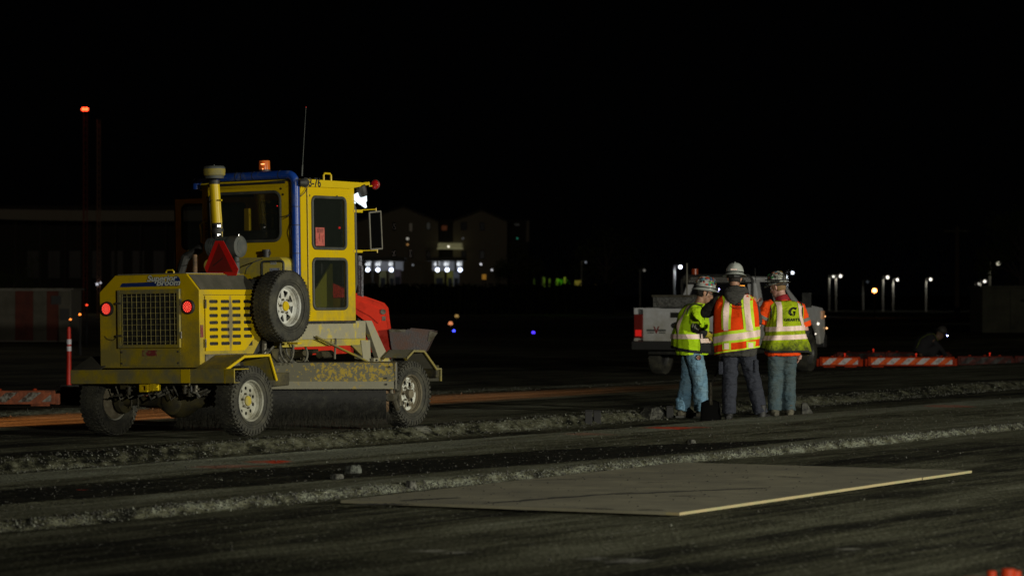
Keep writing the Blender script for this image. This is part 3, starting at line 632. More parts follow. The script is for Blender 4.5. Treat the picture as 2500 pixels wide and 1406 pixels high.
mb = MB(); mb.tube([tuple(MWI @ ax0), tuple(MWI @ ax1)], .26, 28); mb.build('broom_core', M['void'], BR)
mb = MB(); mb.tube([tuple(MWI @ (ax1-dirv*.01)), tuple(MWI @ (ax1+dirv*.03))], [.20, .17], 28); mb.tube([tuple(MWI @ ax1), tuple(MWI @ (ax1+dirv*.10))], .06, 14)
mb.build('broom_end_disc', M['rust'], BR)
mb = MB(); p0 = MWI @ at(954, 951, 38.05); p1 = MWI @ at(963, 1000, 38.15); mb.tube([tuple(p0), tuple(MWI @ at(958, 975, 38.05))], .024, 10)
mb.tube([tuple(MWI @ at(958, 968, 38.1)), tuple(MWI @ at(972, 958, 38.3)), tuple(MWI @ at(975, 990, 38.3))], .028, 8); mb.tube([tuple(MWI @ at(951, 969, 37.98)), tuple(MWI @ at(961, 969, 38.12))], .045, 14)
mb.tube([tuple(MWI @ at(962, 975, 38.2)), tuple(MWI @ at(970, 998, 38.3))], .03, 8); mb.build('broom_lift_linkage', M['steel'], SW)
# deck under the cab, sub-frame, braces ------------------------------------
bd = .66
def side_poly(pts, b0, b1, m, name, parent=SW, bevel=.004):
    mb = MB(); mb.prismx([yz(PS(px, py, b1)) for px, py in pts], b0, b1); return mb.build(name, m, parent, 0, bevel)
DK = side_poly(((725, 784), (893, 783), (893, 826), (725, 829)), -bd, bd, M['deck'], 'cab_deck')
side_poly(((893, 782), (908, 783), (954, 882), (927, 882)), .60, bd, M['deck'], 'front_gusset')
side_poly(((690, 829), (893, 826), (893, 842), (690, 848)), .50, bd-.04, M['tank'], 'deck_beam')
side_poly(((882, 830), (904, 830), (906, 884), (888, 884)), .52, bd-.02, M['deck'], 'deck_post')
side_poly(((858, 842), (884, 842), (884, 868)), .60, bd-.03, M['yellow_dirty'], 'corner_gusset')
mb = MB(); mb.tube([tuple(PS(772, 822, .70)), tuple(PS(896, 882, .70))], .021, 8, flat=.6); mb.build('diagonal_brace', M['yellow_dirty'], SW)
side_poly(((913, 874), (925, 874), (925, 883), (913, 883)), .66, .70, M['deck'], 'hinge_lug')
mb = MB(); p = PS(919, 879, .71); mb.disc(tuple(p), .012, (1, 0, 0), .01, 8); mb.build('bolt', M['ink'], DK)
side_poly(((640, 836), (690, 836), (690, 880), (650, 882)), -.5, .2, M['void'], 'rear_bulkhead')
mb = MB()
for k, (pa, pb, pc, b0) in enumerate((((690, 840), (672, 880), (690, 884), .60), ((684, 838), (680, 870), (700, 884), .63), ((712, 836), (722, 860), (708, 884), .66), ((718, 838), (708, 862), (714, 886), .6), ((668, 846), (652, 860), (640, 880), .7), ((820, 826), (818, 850), (817, 876), .68), ((700, 835), (690, 866), (722, 886), .5), ((740, 838), (760, 866), (742, 884), .45))):
    A, B, C_ = PS(*pa, b0), PS(*pb, b0), PS(*pc, b0); pts = [tuple(A*(1-t)**2+B*2*t*(1-t)+C_*t*t) for t in [i/7 for i in range(8)]]; mb.tube(pts, .0125, 7)
build_each(mb, 'hose', M['hose'], SW)
mb = MB()
for px, py in ((733, 826), (742, 827), (752, 828)): p = PS(px, py, .62); mb.tube([(p.x-.03, p.y-.015, p.z), (p.x-.03, p.y+.02, p.z)], .022, 10)
build_each(mb, 'hose_fitting', M['steel'], SW)
mb = MB(); p = PS(722, 838, .80); mb.box(.7, .84, p.y-.02, p.y+.05, p.z-.01, p.z+.01); mb.build('small_bracket', M['yellow_clean'], SW, 0)
mb = MB()                                                            # dark machinery between the frames
for k in range(16):
    y_ = random.uniform(.8, 2.3); mb.tube([(random.uniform(-.3, .4), y_, random.uniform(.7, .98)), (random.uniform(-.3, .45), y_+random.uniform(-.3, .3), random.uniform(.7, .98))], random.uniform(.02, .05), 8)
mb.box(-.45, .3, .75, 1.7, .74, .96); mb.build('hydraulic_valve_block', M['axle'], SW, 30)
# front fender and front bumper
ff = [yz(PS(px, py, 1.02)) for px, py in ((1010.5, 853), (1037, 854), (1068, 898), (1079, 898), (1079, 930))]
f_in = [(PS(993, 872, 1.02).y, PS(993, 872, 1.02).z)]
pts = f_in+ff
mb = strip(pts, .68, 1.02); FF = mb.build('front_fender', M['dusty_grey'], SW, 0)
lip = strip(pts, 1.003, 1.02, .028); lip.build('fender_edge', M['yellow_dirty'], FF, 0)
lip = strip(pts, .68, .70, .028); lip.build('fender_edge', M['yellow_dirty'], FF, 0)
mb = strip(pts, -1.02, -.68); mb.build('front_fender', M['dusty_grey'], SW, 0)
mb = MB(); mb.box(-.9, .9, 2.98, 3.06, .33, .41); mb.box(-.4, .4, 2.8, 3.3, .45, .66); mb.box(-.95, 1.0, 3.5, 3.56, .54, .68); mb.build('front_axle', M['axle'], SW, 0, .01)
# ------------------------------------------------------------------ cab
ca, cf = 1.34, 2.36
cR = PS(735, 600, 0).x; cb = .66
zc0 = PR(700, 664, ca).z-.55; topR = PR(712, 441, ca); topL = PR(497, 447, ca)
x1c = PR(735, 600, ca).x; x0c = PR(495, 600, ca).x; zct = topR.z
fr = PS(866, 600, x1c); cf = fr.y; zdk = PS(800, 783, x1c).z
w0 = PR(530, 592, ca); w1 = PR(684, 468, ca)
rw = rrect(w0.x-.10, w1.x, w0.z, w1.z, .085)
T_ = .03
mb = MB(); vs, fs = plate([(x0c, zdk-.0), (x1c-.001, zdk), (x1c-.001, zct), (x0c, zct)], [rw], T_); mb.add(vs, fs, frame_mtx((0, ca+T_/2, 0), (1, 0, 0), (0, 0, 1)))
CB = mb.build('cab_rear_wall', M['yellow'], SW, 0)
def seal(pts3, name='window_seal', r=.017, parent=None):
    mb = MB(); n = len(pts3); P_ = pts3+[pts3[0], pts3[1]]; mb.tube(P_, r, 8, caps=False); return mb.build(name, M['seal'], parent or SW)
seal([(x, ca-.004, z) for x, z in rw], parent=CB)
mb = MB(); vs, fs = plate(rw, [], .005); mb.add(vs, fs, frame_mtx((0, ca+.015, 0), (1, 0, 0), (0, 0, 1))); mb.build('rear_window', M['glass'], CB, 0)
# right side wall with a recessed door frame
a = PS(750, 600, x1c).y; u0 = PS(763, 606, x1c); u1 = PS(842, 484, x1c); l0 = PS(765, 754, x1c); l1 = PS(845, 633, x1c)
uw = rrect(u0.y, u1.y, u0.z, u1.z, .06); lwn = rrect(l0.y, l1.y, l0.z, l1.z, .06)
zr0 = PS(750, 457, x1c).z
mb = MB(); vs, fs = plate([(ca+T_, zdk), (cf, zdk), (cf, zct), (ca+T_, zct)], [uw, lwn], T_); mb.add(vs, fs, frame_mtx((x1c-T_/2, 0, 0), (0, 1, 0), (0, 0, 1)))
CS = mb.build('cab_side_wall', M['yellow'], SW, 0)
for wn in (uw, lwn):
    seal([(x1c+.004, y, z) for y, z in wn], parent=CS); mb = MB(); vs, fs = plate(wn, [], .005); mb.add(vs, fs, frame_mtx((x1c-.015, 0, 0), (0, 1, 0), (0, 0, 1))); mb.build('side_window', M['glass'], CS, 0)
mb = MB(); mb.box(x1c+.001, x1c+.0045, a-.005, a+.001, zdk+.02, zr0-.01); mb.build('door_gap', M['void'], CS, 0)
mb = MB(); mb.box(x1c+.001, x1c+.014, a+.003, a+.035, zdk+.02, zr0-.01); mb.build('door_edge_strip', M['yellow_clean'], CS, 0, .003)
sc = MB()
for px, py in ((754.5, 477.5), (822, 480)): p = PS(px, py, x1c); sc.disc(tuple(p), .013, (1, 0, 0), .008, 8)
for px, py in ((686, 461), (691, 475), (507, 482)): p = PR(px, py, ca); sc.disc(tuple(p), .012, (0, -1, 0), .01, 8)
build_each(sc, 'bolt', M['ink'], CS)
# notice on the upper side window, red light put into its colour
p0 = PS(769, 600, x1c-.02); p1 = PS(790, 556, x1c-.02); mb = MB(); mb.box(x1c-.0105, x1c-.0085, p0.y, p1.y, p0.z, p1.z); NT = CS; mb.build('window_notice', mat('red_lit_notice', (.50, .12, .09), .6, 0, (.35, .06, .05), .4, 30, .1), CS, 0)
mb = MB()
for yy, za, zb_ in ((.45, .25, .7), (.8, .12, .4)): y_ = p0.y+(p1.y-p0.y)*yy; mb.box(x1c-.0083, x1c-.0075, y_-.004, y_+.004, p0.z+(p1.z-p0.z)*za, p0.z+(p1.z-p0.z)*zb_)
for k in range(7): zz = p0.z+(p1.z-p0.z)*(.72+k*.035); mb.box(x1c-.0083, x1c-.0075, p0.y+.02, p1.y-.02, zz, zz+.003)
mb.build('notice_print', M['ink'], NT, 0)
# left side (open), front wall, floor, roof
mb = MB(); mb.box(x0c, x0c+.06, ca+T_, ca+.09, zdk, zct); mb.box(x0c, x0c+.06, cf-.06, cf, zdk, zct); mb.box(x0c+.001, x0c+.06, ca+.09, cf-.06, zct-.08, zct)
mb.box(x0c+.06, x1c-T_, cf-.04, cf, zct-.16, zct); mb.box(x0c+.06, x1c-T_, cf-.04, cf, zdk, zdk+.25); mb.box(x1c-.05, x1c-T_-.002, cf-.06, cf-.002, zdk, zct); mb.build('cab_pillars', M['yellow'], SW, 0, .004)
mb = MB(); mb.box(x0c+.06, x1c-.05, cf-.022, cf-.017, zdk+.25, zct-.16); mb.build('windscreen', M['glass'], SW, 0)
seal([(x0c+.07, cf+.0, zdk+.24), (x1c-.03, cf+.004, zdk+.24), (x1c-.0, cf+.02, zdk+.4), (x1c-.0, cf+.02, zct-.3), (x1c-.03, cf+.004, zct-.15), (x0c+.07, cf, zct-.15)], 'windscreen_seal', .016)
mb = MB(); mb.box(x0c, x1c, ca, cf, zdk-.03, zdk-.002); mb.build('cab_floor', M['black'], SW, 0)
mb = MB(); mb.box(x0c+.1, x1c-.25, ca+.12, ca+.55, zdk, zdk+.38); mb.box(x0c+.2, x1c-.35, ca+.08, ca+.18, zdk+.38, zdk+1.0); mb.build('driver_seat', M['black'], SW, 0, .04)
mb = MB(); mb.tube([(0, cf-.25, zdk), (0, cf-.38, zdk+.75)], .03, 8)
mb.lathe([(.19, -.012), (.2, 0), (.19, .012), (.178, 0), (.19, -.012)], 28, Matrix.Translation((0, cf-.4, zdk+.78)) @ Matrix.Rotation(R(25), 4, 'X')); mb.box(-.25, .4, cf-.22, cf-.05, zdk+.5, zdk+.78); mb.build('dashboard', M['black'], SW, 30, .01)
mb = MB(); p = PS(829, 556, x1c-.2); mb.ball(tuple(p), .013, 8); p = PR(677, 503, ca+.3); mb.ball(tuple(p), .006, 8); build_each(mb, 'dash_indicator', emis('red_indicator', (1, .02, .02), 2.2), SW)
mb = MB(); p0 = PR(603, 592, cf-.2); p1 = PR(614, 520, cf-.2); mb.box(p0.x, p1.x, cf-.25, cf-.2, zdk+.3, p1.z+.05); mb.box(p1.x+.18, p1.x+.45, cf-.24, cf-.22, p1.z-.02, p1.z-.01); mb.build('interior_post', M['yellow'], SW, 0, .004)
q0 = PS(770, 752, x1c-.25); q1 = PS(812, 640, x1c-.25); mb = MB(); mb.prismx([(q0.y, q0.z), (q1.y, q0.z), (q1.y, q1.z), (q0.y+.0, q0.z+.2)], x1c-.27, x1c-.25); mb.build('inner_side_panel', mat('olive_inner_panel', (.30, .30, .02), .5, 0, DUST, .2), SW, 0)
# roof with overhanging visor
zt1 = PS(745, 434, x1c).z; vt = PS(903, 447, x1c+.05); vb_ = PS(858, 466, x1c+.05)
mb = MB(); pr = [(ca-.02, zr0), (vb_.y, zr0-.005), (vt.y, vt.z-.012), (vt.y, vt.z), (ca-.02, vt.z+.01)]
mb.prismx([(ca+.0, zr0+.002), (vb_.y, zr0+.002), (vt.y, vt.z-.02), (vt.y, vt.z+.0), (ca+.0, vt.z+.012)], x0c-.03, x1c+.045)
RF = mb.build('cab_roof', M['yellow_clean'], SW, 0, .004)
c = PS(768.5, 447, x1c+.047); letter("3-76", tuple(c), .14, M['ink'], RF, x=(0, 1, 0), off=.002, sx=.9)
c = PS(802, 431, .5); mb = MB(); ya, yb_ = PS(790, 430, .58).y, PS(808, 430, .58).y; zr = vt.z+.01; zh = PS(800, 424, .58).z
mb.tube([(.58, ya, zr-.01), (.58, ya, zh-.02), (.58, ya+.02, zh), (.58, yb_-.02, zh), (.58, yb_, zh-.02), (.58, yb_, zr-.01)], .0115, 8); mb.build('lifting_handle', M['yellow_clean'], RF)
p = PR(646, 416, ca+.15); h_ = PR(646, 392, ca+.15).z-p.z; mb = MB(); m_ = Matrix.Translation(p)
mb.lathe([(.062, 0), (.060, h_*.75), (.058, h_*.97), (.02, h_)], 24, m_); BC = mb.build('beacon', M['amber'], SW)
mb = MB(); mb.lathe([(.066, -.03), (.066, .006), (.001, .006)], 24, m_); mb.build('beacon_base', M['black'], BC); mb = MB(); mb.ball(tuple(p+Vector((.02, -.06, h_*.6))), .008, 8, sc=(3.5, 1, .7)); mb.ball(tuple(p+Vector((.02, -.062, .012))), .006, 8); mb.build('beacon_bulb', M['amber_hot'], BC)
p = PS(737, 430, .55); q = PS(747, 262, .62); mb = MB(); mb.tube([tuple(p), tuple(p.lerp(q, .16))], [.010, .008], 7); mb.tube([tuple(p.lerp(q, .16)), tuple(q)], [.0045, .0022], 5); AN = mb.build('antenna', M['greyplastic'], SW)
mb = MB(); mb.ball(tuple(q), .006, 6); mb.build('antenna_tip', M['red'], AN)
# blue exhaust guard pipe round the rear of the roof
pv = PR(723, 600, ca-.05); zbp = PR(723, 664, ca-.05).z; ztp = PR(640, 429, ca-.05).z; r_ = .046
mb = MB(); pts = [(x0c-.03, ca-.05, ztp-.12), (x0c-.03, ca-.05, ztp-.04), (x0c+.03, ca-.05, ztp)]+[(pv.x-.10, ca-.05, ztp)]+[(pv.x-.10+.10*math.sin(t), ca-.05, ztp-.10+.10*math.cos(t)) for t in [R(k) for k in (20, 40, 60, 80, 90)]]+[(pv.x, ca-.05, zbp-.2)]
mb.tube(pts, r_, 16); BP = mb.build('blue_guard_pipe', M['blue'], SW)
mb = MB()
for xx in (x0c+.15, x0c+.31, x0c+.52, x0c+.6, x0c+.75, pv.x-.2): mb.tube([(xx-.004, ca-.05, ztp), (xx+.004, ca-.05, ztp)], r_+.003, 14)
for zz in (ztp-.35, ztp-.55, zbp+.2): mb.tube([(pv.x, ca-.05, zz-.004), (pv.x, ca-.05, zz+.004)], r_+.003, 14)
mb.tube([(x0c+.1, ca-.02, ztp-.07), (0, ca-.02, ztp-.085), (x1c-.15, ca-.02, ztp-.06), (pv.x-.06, ca-.03, ztp-.09), (pv.x-.07, ca-.03, ztp-.8), (pv.x-.05, ca-.03, zbp-.1)], .008, 6)
mb.tube([(x0c+.1, ca-.012, ztp-.085), (x1c-.2, ca-.012, ztp-.08)], .015, 6)
mb.tube([tuple(PR(681, 531, ca-.02)), tuple(PR(700, 527, ca-.06)), tuple(PR(713, 520, ca-.02))], .005, 6); mb.tube([tuple(PR(690, 535, ca-.02)), tuple(PR(703, 529, ca-.06)), tuple(PR(714, 515, ca-.02))], .004, 6)
mb.tube([tuple(PR(713, 545, ca-.08)), tuple(PR(708, 565, ca-.09)), tuple(PR(712, 585, ca-.08)), tuple(PR(721, 620, ca-.06)), tuple(PR(718, 664, ca-.06))], .0055, 6)
mb.tube([tuple(PS(750, 458, x1c+.02)), tuple(PS(744, 470, x1c+.03)), tuple(PS(733, 480, x1c+.02))], .005, 6)
mb.build('cable', M['black'], BP)
p = PS(744, 446, x1c+.07); mb = MB(); mb.tube([(p.x-.03, p.y-.06, p.z), (p.x, p.y-.01, p.z), (p.x, p.y+.01, p.z), (p.x, p.y+.03, p.z)], [.035, .046, .046, .04], 18)
for k in range(12): t = k*math.pi/6; mb.box(p.x-.005, p.x+.005, p.y-.01, p.y+.03, p.z-.005, p.z+.005, Matrix.Translation((.048*math.cos(t), 0, .048*math.sin(t))))
mb.build('backup_alarm', M['black'], SW)
# visor lights: black work lamp, glowing wrapped lamp, red ball
p = PS(882, 463, x1c+.02); q_ = Matrix.Translation(p) @ Matrix.Rotation(R(20), 4, 'X'); mb = MB(); mb.lathe([(.03, .05), (.055, .045), (.062, .0), (.058, -.05), (.05, -.075)], 10, q_, caps=True); WL = mb.build('work_lamp', M['black'], SW, 20)
GL = emis('lit_white_wrap', (.80, .93, 1), 1.15)
mb = MB(); p = PS(877, 484, x1c-.0)
for k in range(1): mb.tube([tuple(PS(866, 474, x1c-.02)), tuple(PS(872, 486, x1c)), tuple(PS(880, 491, x1c)), tuple(PS(888, 487, x1c)), tuple(PS(891, 475, x1c))], [.05, .045, .05, .042, .02], 12, flat=.8)
mb.tube([tuple(PS(880, 493, x1c)), tuple(PS(887, 497, x1c)), tuple(PS(893, 506, x1c))], [.022, .034, .014], 10); mb.tube([tuple(PS(862, 494, x1c-.03)), tuple(PS(860, 506, x1c-.03))], [.032, .014], 10)
mb.build('lit_lamp_wrap', GL, WL, 40)
p = PS(917, 451, x1c+.05); mb = MB(); mb.ball(tuple(p), .054, 18, sc=(1, .7, 1)); RB = mb.build('red_marker_lamp', M['redball'], SW)
mb = MB(); mb.lathe([(.054, 0), (.058, .006), (.054, .012)], 24, Matrix.Translation(p) @ Matrix.Rotation(R(90), 4, 'X')); mb.build('lamp_ring', M['steel'], RB)
mb = MB(); v0 = PS(888, 447, x1c+.04); v1 = PS(901, 446, x1c+.04); mb.tube([tuple(v0), tuple(v1), tuple(PS(902, 455, x1c+.04)), tuple(PS(908, 454, x1c+.05))], .009, 6); mb.build('marker_bracket', M['yellow_clean'], RF)
# mirror
mb = MB(); bm = x1c+.0
for (pa, pb) in (((862, 514), (884, 515)), ((862, 612), (884, 613))): A, B = PS(*pa, bm), PS(*pb, bm); mb.box(bm-.03, bm+.01, A.y, B.y, A.z-.022, A.z+.01)
build_each(mb, 'mirror_mount', M['yellow_clean'], SW, 0, .003)
mb = MB(); mb.tube([tuple(PS(882, 513, bm)), tuple(PS(918, 511, bm+.03))], .006, 6); mb.tube([tuple(PS(882, 612, bm)), tuple(PS(922, 611, bm+.03))], .006, 6); mb.tube([tuple(PS(918, 508, bm+.03)), tuple(PS(918, 517, bm+.03))], .007, 6); mb.tube([tuple(PS(921, 608, bm+.03)), tuple(PS(921, 617, bm+.03))], .007, 6)
MI = SW; build_each(mb, 'mirror_arm', M['yellow_clean'], SW)
c4 = [PS(901.5, 519, bm+.03), PS(929, 516, bm+.03), PS(933, 607, bm+.03), PS(905, 609, bm+.03)]
mb = MB(); 
for i in range(4): mb.tube([tuple(c4[i]), tuple(c4[(i+1) % 4])], .010, 6)
mb.build('mirror_frame', M['concrete'], MI); mb = MB(); mb.hexa([tuple(p+Vector((0, .0, 0))) for p in c4], [tuple(p+Vector((-.02, .004, 0))) for p in c4]); mb.build('mirror_glass', mat('dark_mirror', (.03, .03, .03), .12, .9), MI, 0)
# open left door
hn = Vector((x0c, cf-.03, 0)); tip = PR(430, 560, cf-.20); dd = (Vector((tip.x, tip.y, 0))-hn); DWd = dd.length; dd.normalize()
zd1 = PR(450, 486, cf-.2).z; zd0 = zdk+.02; wz0 = PR(450, 611, cf-.2).z; wz1 = PR(450, 498, cf-.2).z
hw_ = rrect(.10, DWd-.07, wz0, wz1, .07); vs, fs = plate([(0, zd0), (DWd, zd0), (DWd, zd1), (0, zd1)], [hw_], .03); mb = MB(); fm = frame_mtx(hn, dd, (0, 0, 1)); mb.add(vs, fs, fm)
DR = mb.build('open_door', M['yellow'], SW, 0); seal([tuple(fm @ Vector((x, z, .014))) for x, z in hw_], parent=DR)
mb = MB(); vs, fs = plate(hw_, [], .004); mb.add(vs, fs, fm); mb.build('door_window', M['glass'], DR, 0)
mb = MB(); mb.tube([tuple(fm @ Vector((DWd+.012, zd0, 0))), tuple(fm @ Vector((DWd+.012, zd1+.01, 0))), tuple(fm @ Vector((.1, zd1+.012, 0)))], .009, 6); mb.build('door_edge_seal', M['seal'], DR)
# grab handle and its lettering
mb = MB(); A = PR(500, 541, ca-.03); B = PR(494, 596, ca-.03); mb.tube([(A.x+.02, ca, A.z), (A.x, ca-.05, A.z+.0), (B.x, ca-.06, A.z-.03), (B.x+.01, ca-.06, B.z+.02), (B.x+.02, ca-.01, B.z)], .010, 8); mb.build('grab_handle', M['yellow_clean'], CB)
c = PR(503, 573, ca-.003); letter("GRAB HANDLE", tuple(c), .052, M['ink'], CB, x=(0, 0, -1), y=(1, 0, 0), ext=.001)
# air intake, air cleaner, slow-vehicle triangle, exhaust, fuel tank
ai = .95; p = PR(523, 420, ai); mb = MB(); zc = lambda py: PR(525, py, ai).z
px_ = lambda px: PR(px, 450, ai).x
cx = p.x; m_ = Matrix.Translation((cx, ai, 0))
mb.lathe([(.04, zc(437)), (.105, zc(436)), (.105, zc(430))], 28, m_, mi=1); mb.lathe([(.105, zc(430)), (.118, zc(428)), (.122, zc(414)), (.118, zc(412.5))], 28, m_, mi=0); mb.lathe([(.118, zc(412.5)), (.12, zc(410)), (.105, zc(406)), (.03, zc(405)), (.001, zc(404.7))], 28, m_, mi=1); mb.tube([(cx, ai, zc(405)), (cx, ai, zc(402))], .007, 6, mi=1)
IC = mb.build('intake_cap', [M['yellow_dirty'], M['greyplastic']], SW, 40)
mb = MB(); lean = .012; mb.tube([(cx, ai, zc(449)), (cx+.03, ai, zc(546))], .056, 24); IP = mb.build('intake_pipe', M['yellow_clean'], SW)
mb = MB(); mb.tube([(cx, ai, zc(440)), (cx, ai, zc(450))], .06, 20); mb.tube([(cx+.03, ai, zc(545)), (cx+.035, ai, zc(562))], .058, 20); mb.tube([(cx+.03, ai, zc(560)), (cx+.035, ai, zc(568))], .068, 20); mb.tube([(cx+.035, ai, zc(566)), (cx+.04, ai, zc(590))], .058, 20)
mb.tube([(cx-.01, ai, zc(489.5)), (cx-.008, ai, zc(491))], .060, 20); mb.build('rubber_sleeve', M['black'], IP)
mb = MB()
for py in (553, 574.5): mb.tube([(cx+.032, ai, zc(py-2.6)), (cx+.033, ai, zc(py+2.6))], .0615, 24)
build_each(mb, 'hose_clamp', M['chrome'], IP); mb = MB(); mb.tube([(cx+.07, ai+.0, zc(492)), (cx+.10, ai, zc(590))], .006, 6); mb.tube([(cx+.05, ai-.03, zc(490)), (cx+.12, ai-.03, zc(490))], .010, 8); mb.build('support_rod', M['yellow_clean'], IP)
A = PR(505, 612, ai); B = PR(590, 604, ai); zac = zc(604); rA = .112
xa_, xb_ = px_(512), px_(585); mb = MB(); mb.tube([(xa_-.03, ai, zac-.02), (xa_, ai, zac), (xb_-.13, ai, zac), (xb_-.12, ai, zac), (xb_, ai, zac), (xb_+.012, ai, zac)], [.07, .105, .105, rA+.006, rA+.006, rA*.9], 32)
for k in range(8): xk = xa_+.05+k*.03; mb.tube([(xk, ai, zac), (xk+.006, ai, zac)], .112, 28)
mb.tube([(xb_+.012, ai, zac), (xb_+.016, ai, zac)], .08, 28); mb.tube([(xb_-.04, ai-.02, zac-.1), (xb_-.04, ai-.02, zac-.18), (xb_-.04, ai-.02, zac-.26), (xb_-.03, ai-.02, zac-.3)], [.028, .034, .034, .018], 14)
AC = mb.build('air_cleaner', M['greyplastic'], SW, 40)
mb = MB(); p = PR(588, 577, ai); mb.box(xb_-.05, xb_, ai-.03, ai+.0, zac+rA-.01, zac+rA+.02); mb.build('clip', M['chrome'], AC, 0, .003)
asg = .30; tri = [xz(PR(px, py, asg)) for px, py in ((526, 588), (545, 588), (582, 657), (577, 673), (507, 673), (500, 653))]
trin = [xz(PR(px, py, asg)) for px, py in ((535, 593), (569, 664), (507, 664))]
mb = MB(); mb.add(*plate(tri, [], .006), frame_mtx((0, asg, 0), (1, 0, 0), (0, 0, 1))); TR = mb.build('slow_vehicle_triangle', M['red'], SW, 0)
mb = MB(); mb.add(*plate(trin, [], .002), frame_mtx((0, asg-.005, 0), (1, 0, 0), (0, 0, 1))); mb.build('triangle_centre', M['red_dark'], TR, 0)
A, B = PR(521, 649, asg), PR(545, 630, asg); mb = MB(); mb.tube([(A.x, asg-.007, A.z), (B.x, asg-.007, B.z)], .005, 6); mb.build('scratch', M['ink'], TR)
mb = MB(); mb.box(PR(540, 660, asg).x-.02, PR(540, 660, asg).x+.02, asg+.004, asg+.02, zt-.02, zt+.25); mb.build('triangle_post', M['steel'], TR, 0)
p = PR(476, 668, .2); mb = MB(); zt2 = PR(476, 626, .2).z; mb.tube([(p.x, .2, zt-.02), (p.x, .2, zt2)], .026, 14); mb.tube([(p.x, .2, zt2), (p.x, .2, zt2+.02)], [.030, .022], 14); mb.build('exhaust_pipe', M['rust'], SW)
ft0 = FT = 1.10; mb = MB(); A = PR(598, 700, ft0); B = PR(698, 632, ft0)
def tank(y0_, y1_, x0_, x1_, z0_, z1_, r_, m, name, parent=SW):
    mb = MB(); mb.add(*plate(rrect(x0_, x1_, z0_, z1_, r_, 6), [], y1_-y0_), frame_mtx((0, (y0_+y1_)/2, 0), (1, 0, 0), (0, 0, 1))); return mb.build(name, m, parent, 30, .012)
zk1 = PR(650, 628, FT).z; xk0, xk1 = PR(560, 650, FT).x, PR(692, 650, FT).x
mb = MB(); rr = (zk1-.98)/2
TK = tank(FT, ca-.06, xk0-.35, xk1, zk1-.50, zk1, .08, M['tank'], 'fuel_tank')
lp0 = PR(640, 700, FT-.01); lp1 = PR(694, 637, FT-.01); mb = MB(); mb.box(lp0.x+.015, lp1.x-.03, FT-.015, FT-.002, zk1-.45, lp1.z-.02); mb.build('tank_end_plate', mat('tank_end_paint', (.60, .50, .10), .5, 0, DUST, .25, 6, .1), TK, 0, .004)
seal([(x, FT-.01, z) for x, z in rrect(lp0.x, lp1.x-.01, zk1-.49, lp1.z-.0, .03)], 'tank_strap', .012, TK)
c = PR(667, 641, FT-.02); mb = MB(); mb.box(c.x-.04, c.x+.04, FT-.019, FT-.015, c.z-.022, c.z+.022); TL = TK; mb.build('fuel_label', M['white_decal'], TK, 0); letter("DIESEL", (c.x, FT-.020, c.z+.003), .026, M['ink'], TL, ext=.0005)
c = PR(669, 659, FT-.02); mb = MB(); mb.box(c.x-.06, c.x+.07, FT-.019, FT-.015, c.z-.03, c.z+.02); mb.build('warning_label', mat('pale_blue_decal', (.35, .40, .52), .5, 0, (.15, .15, .12), .4, 40, .05), TK, 0)
p = PR(650, 622, FT+.09); mb = MB(); mb.tube([(p.x, FT+.09, zk1-.02), (p.x, FT+.09, zk1+.07)], .038, 16); mb.tube([(p.x, FT+.09, zk1+.06), (p.x, FT+.09, zk1+.085)], .046, 16); mb.tube([(p.x+.04, FT+.09, zk1+.07), (p.x+.06, FT+.09, zk1+.05), (p.x+.045, FT+.09, zk1+.02)], .006, 6); mb.build('tank_filler_cap', M['black'], TK)
mb = MB(); mb.tube([tuple(PR(597, 672, .75)), tuple(PR(602, 655, .72)), tuple(PR(618, 640, .75)), tuple(PR(640, 632, FT))], .006, 6); mb.build('tank_hose', M['black'], TK)
# dark engine clutter between hood and cab
mb = MB(); mb.box(xk0-.35, xk1-.05, .62, .8, zb+.05, zt-.05); mb.box(-.5, .35, .6, 1.25, zb, zb+.35); mb.tube([(-.55, .8, zt-.02), (-.5, .85, zt+.2), (-.35, .95, zac)], .05, 10)
mb.build('engine_block', M['void'], SW, 0, .02)
# ================================================================== PEOPLE
M['skin'] = mat('skin', (.40, .22, .14), .5, 0, (.30, .13, .09), .3, 18, .2, .05, 90, .08)
M['skin_pale'] = mat('skin_pale', (.52, .30, .24), .5, 0, (.42, .20, .16), .3, 18, .2, .05, 90, .08)
M['orange_vest'] = mat('orange_vest_mesh', (1., .075, .006), .8, 0, (.85, .05, .005), .25, 6, .2, .25, 220, .06, spec=.1, fold=.02)
M['lime_vest'] = mat('lime_vest_mesh', (.50, .80, .015), .8, 0, (.40, .64, .01), .3, 6, .2, .25, 220, .06, spec=.1, fold=.02)
M['lime_dirty'] = mat('soiled_lime_vest', (.40, .52, .012), .85, 0, (.07, .085, .02), .33, 7, .12, .25, 220, .1, (.80, 1.0), spec=.1, fold=.025)
M['lime_trim'] = mat('lime_trim', (.60, .88, .02), .7, 0, (.3, .42, .03), .2, 12, .1)
M['reflect'] = mat('reflective_tape', (.98, .72, .63), .45, 0, (.60, .48, .42), .25, 26, .08, .1, 120, .06)
M['orange_shirt'] = mat('orange_shirt', (1., .085, .01), .8, 0, spec=.1, fold=.03, bump=.2, bscale=160)
M['lime_shirt'] = mat('lime_shirt', (.60, 1., .02), .8, 0, spec=.1, fold=.03, bump=.2, bscale=160)
M['hoodie'] = mat('charcoal_hoodie', (.050, .050, .046), .9, 0, (.075, .073, .065), .4, 7, .2, .3, 160, spec=.15, fold=.04)
M['navy'] = mat('navy_work_trousers', (.036, .040, .056), .85, 0, (.048, .052, .066), .4, 8, .2, .3, 160, spec=.15, fold=.035)
def denim(name, a, b_, c_):
    return mat(name, a, .85, 0, b_, .42, 5, .16, .35, 200, .18, spec=.15, fold=.035)
M['jean_blue'] = denim('light_blue_denim', (.16, .31, .45), (.22, .34, .40), 0)
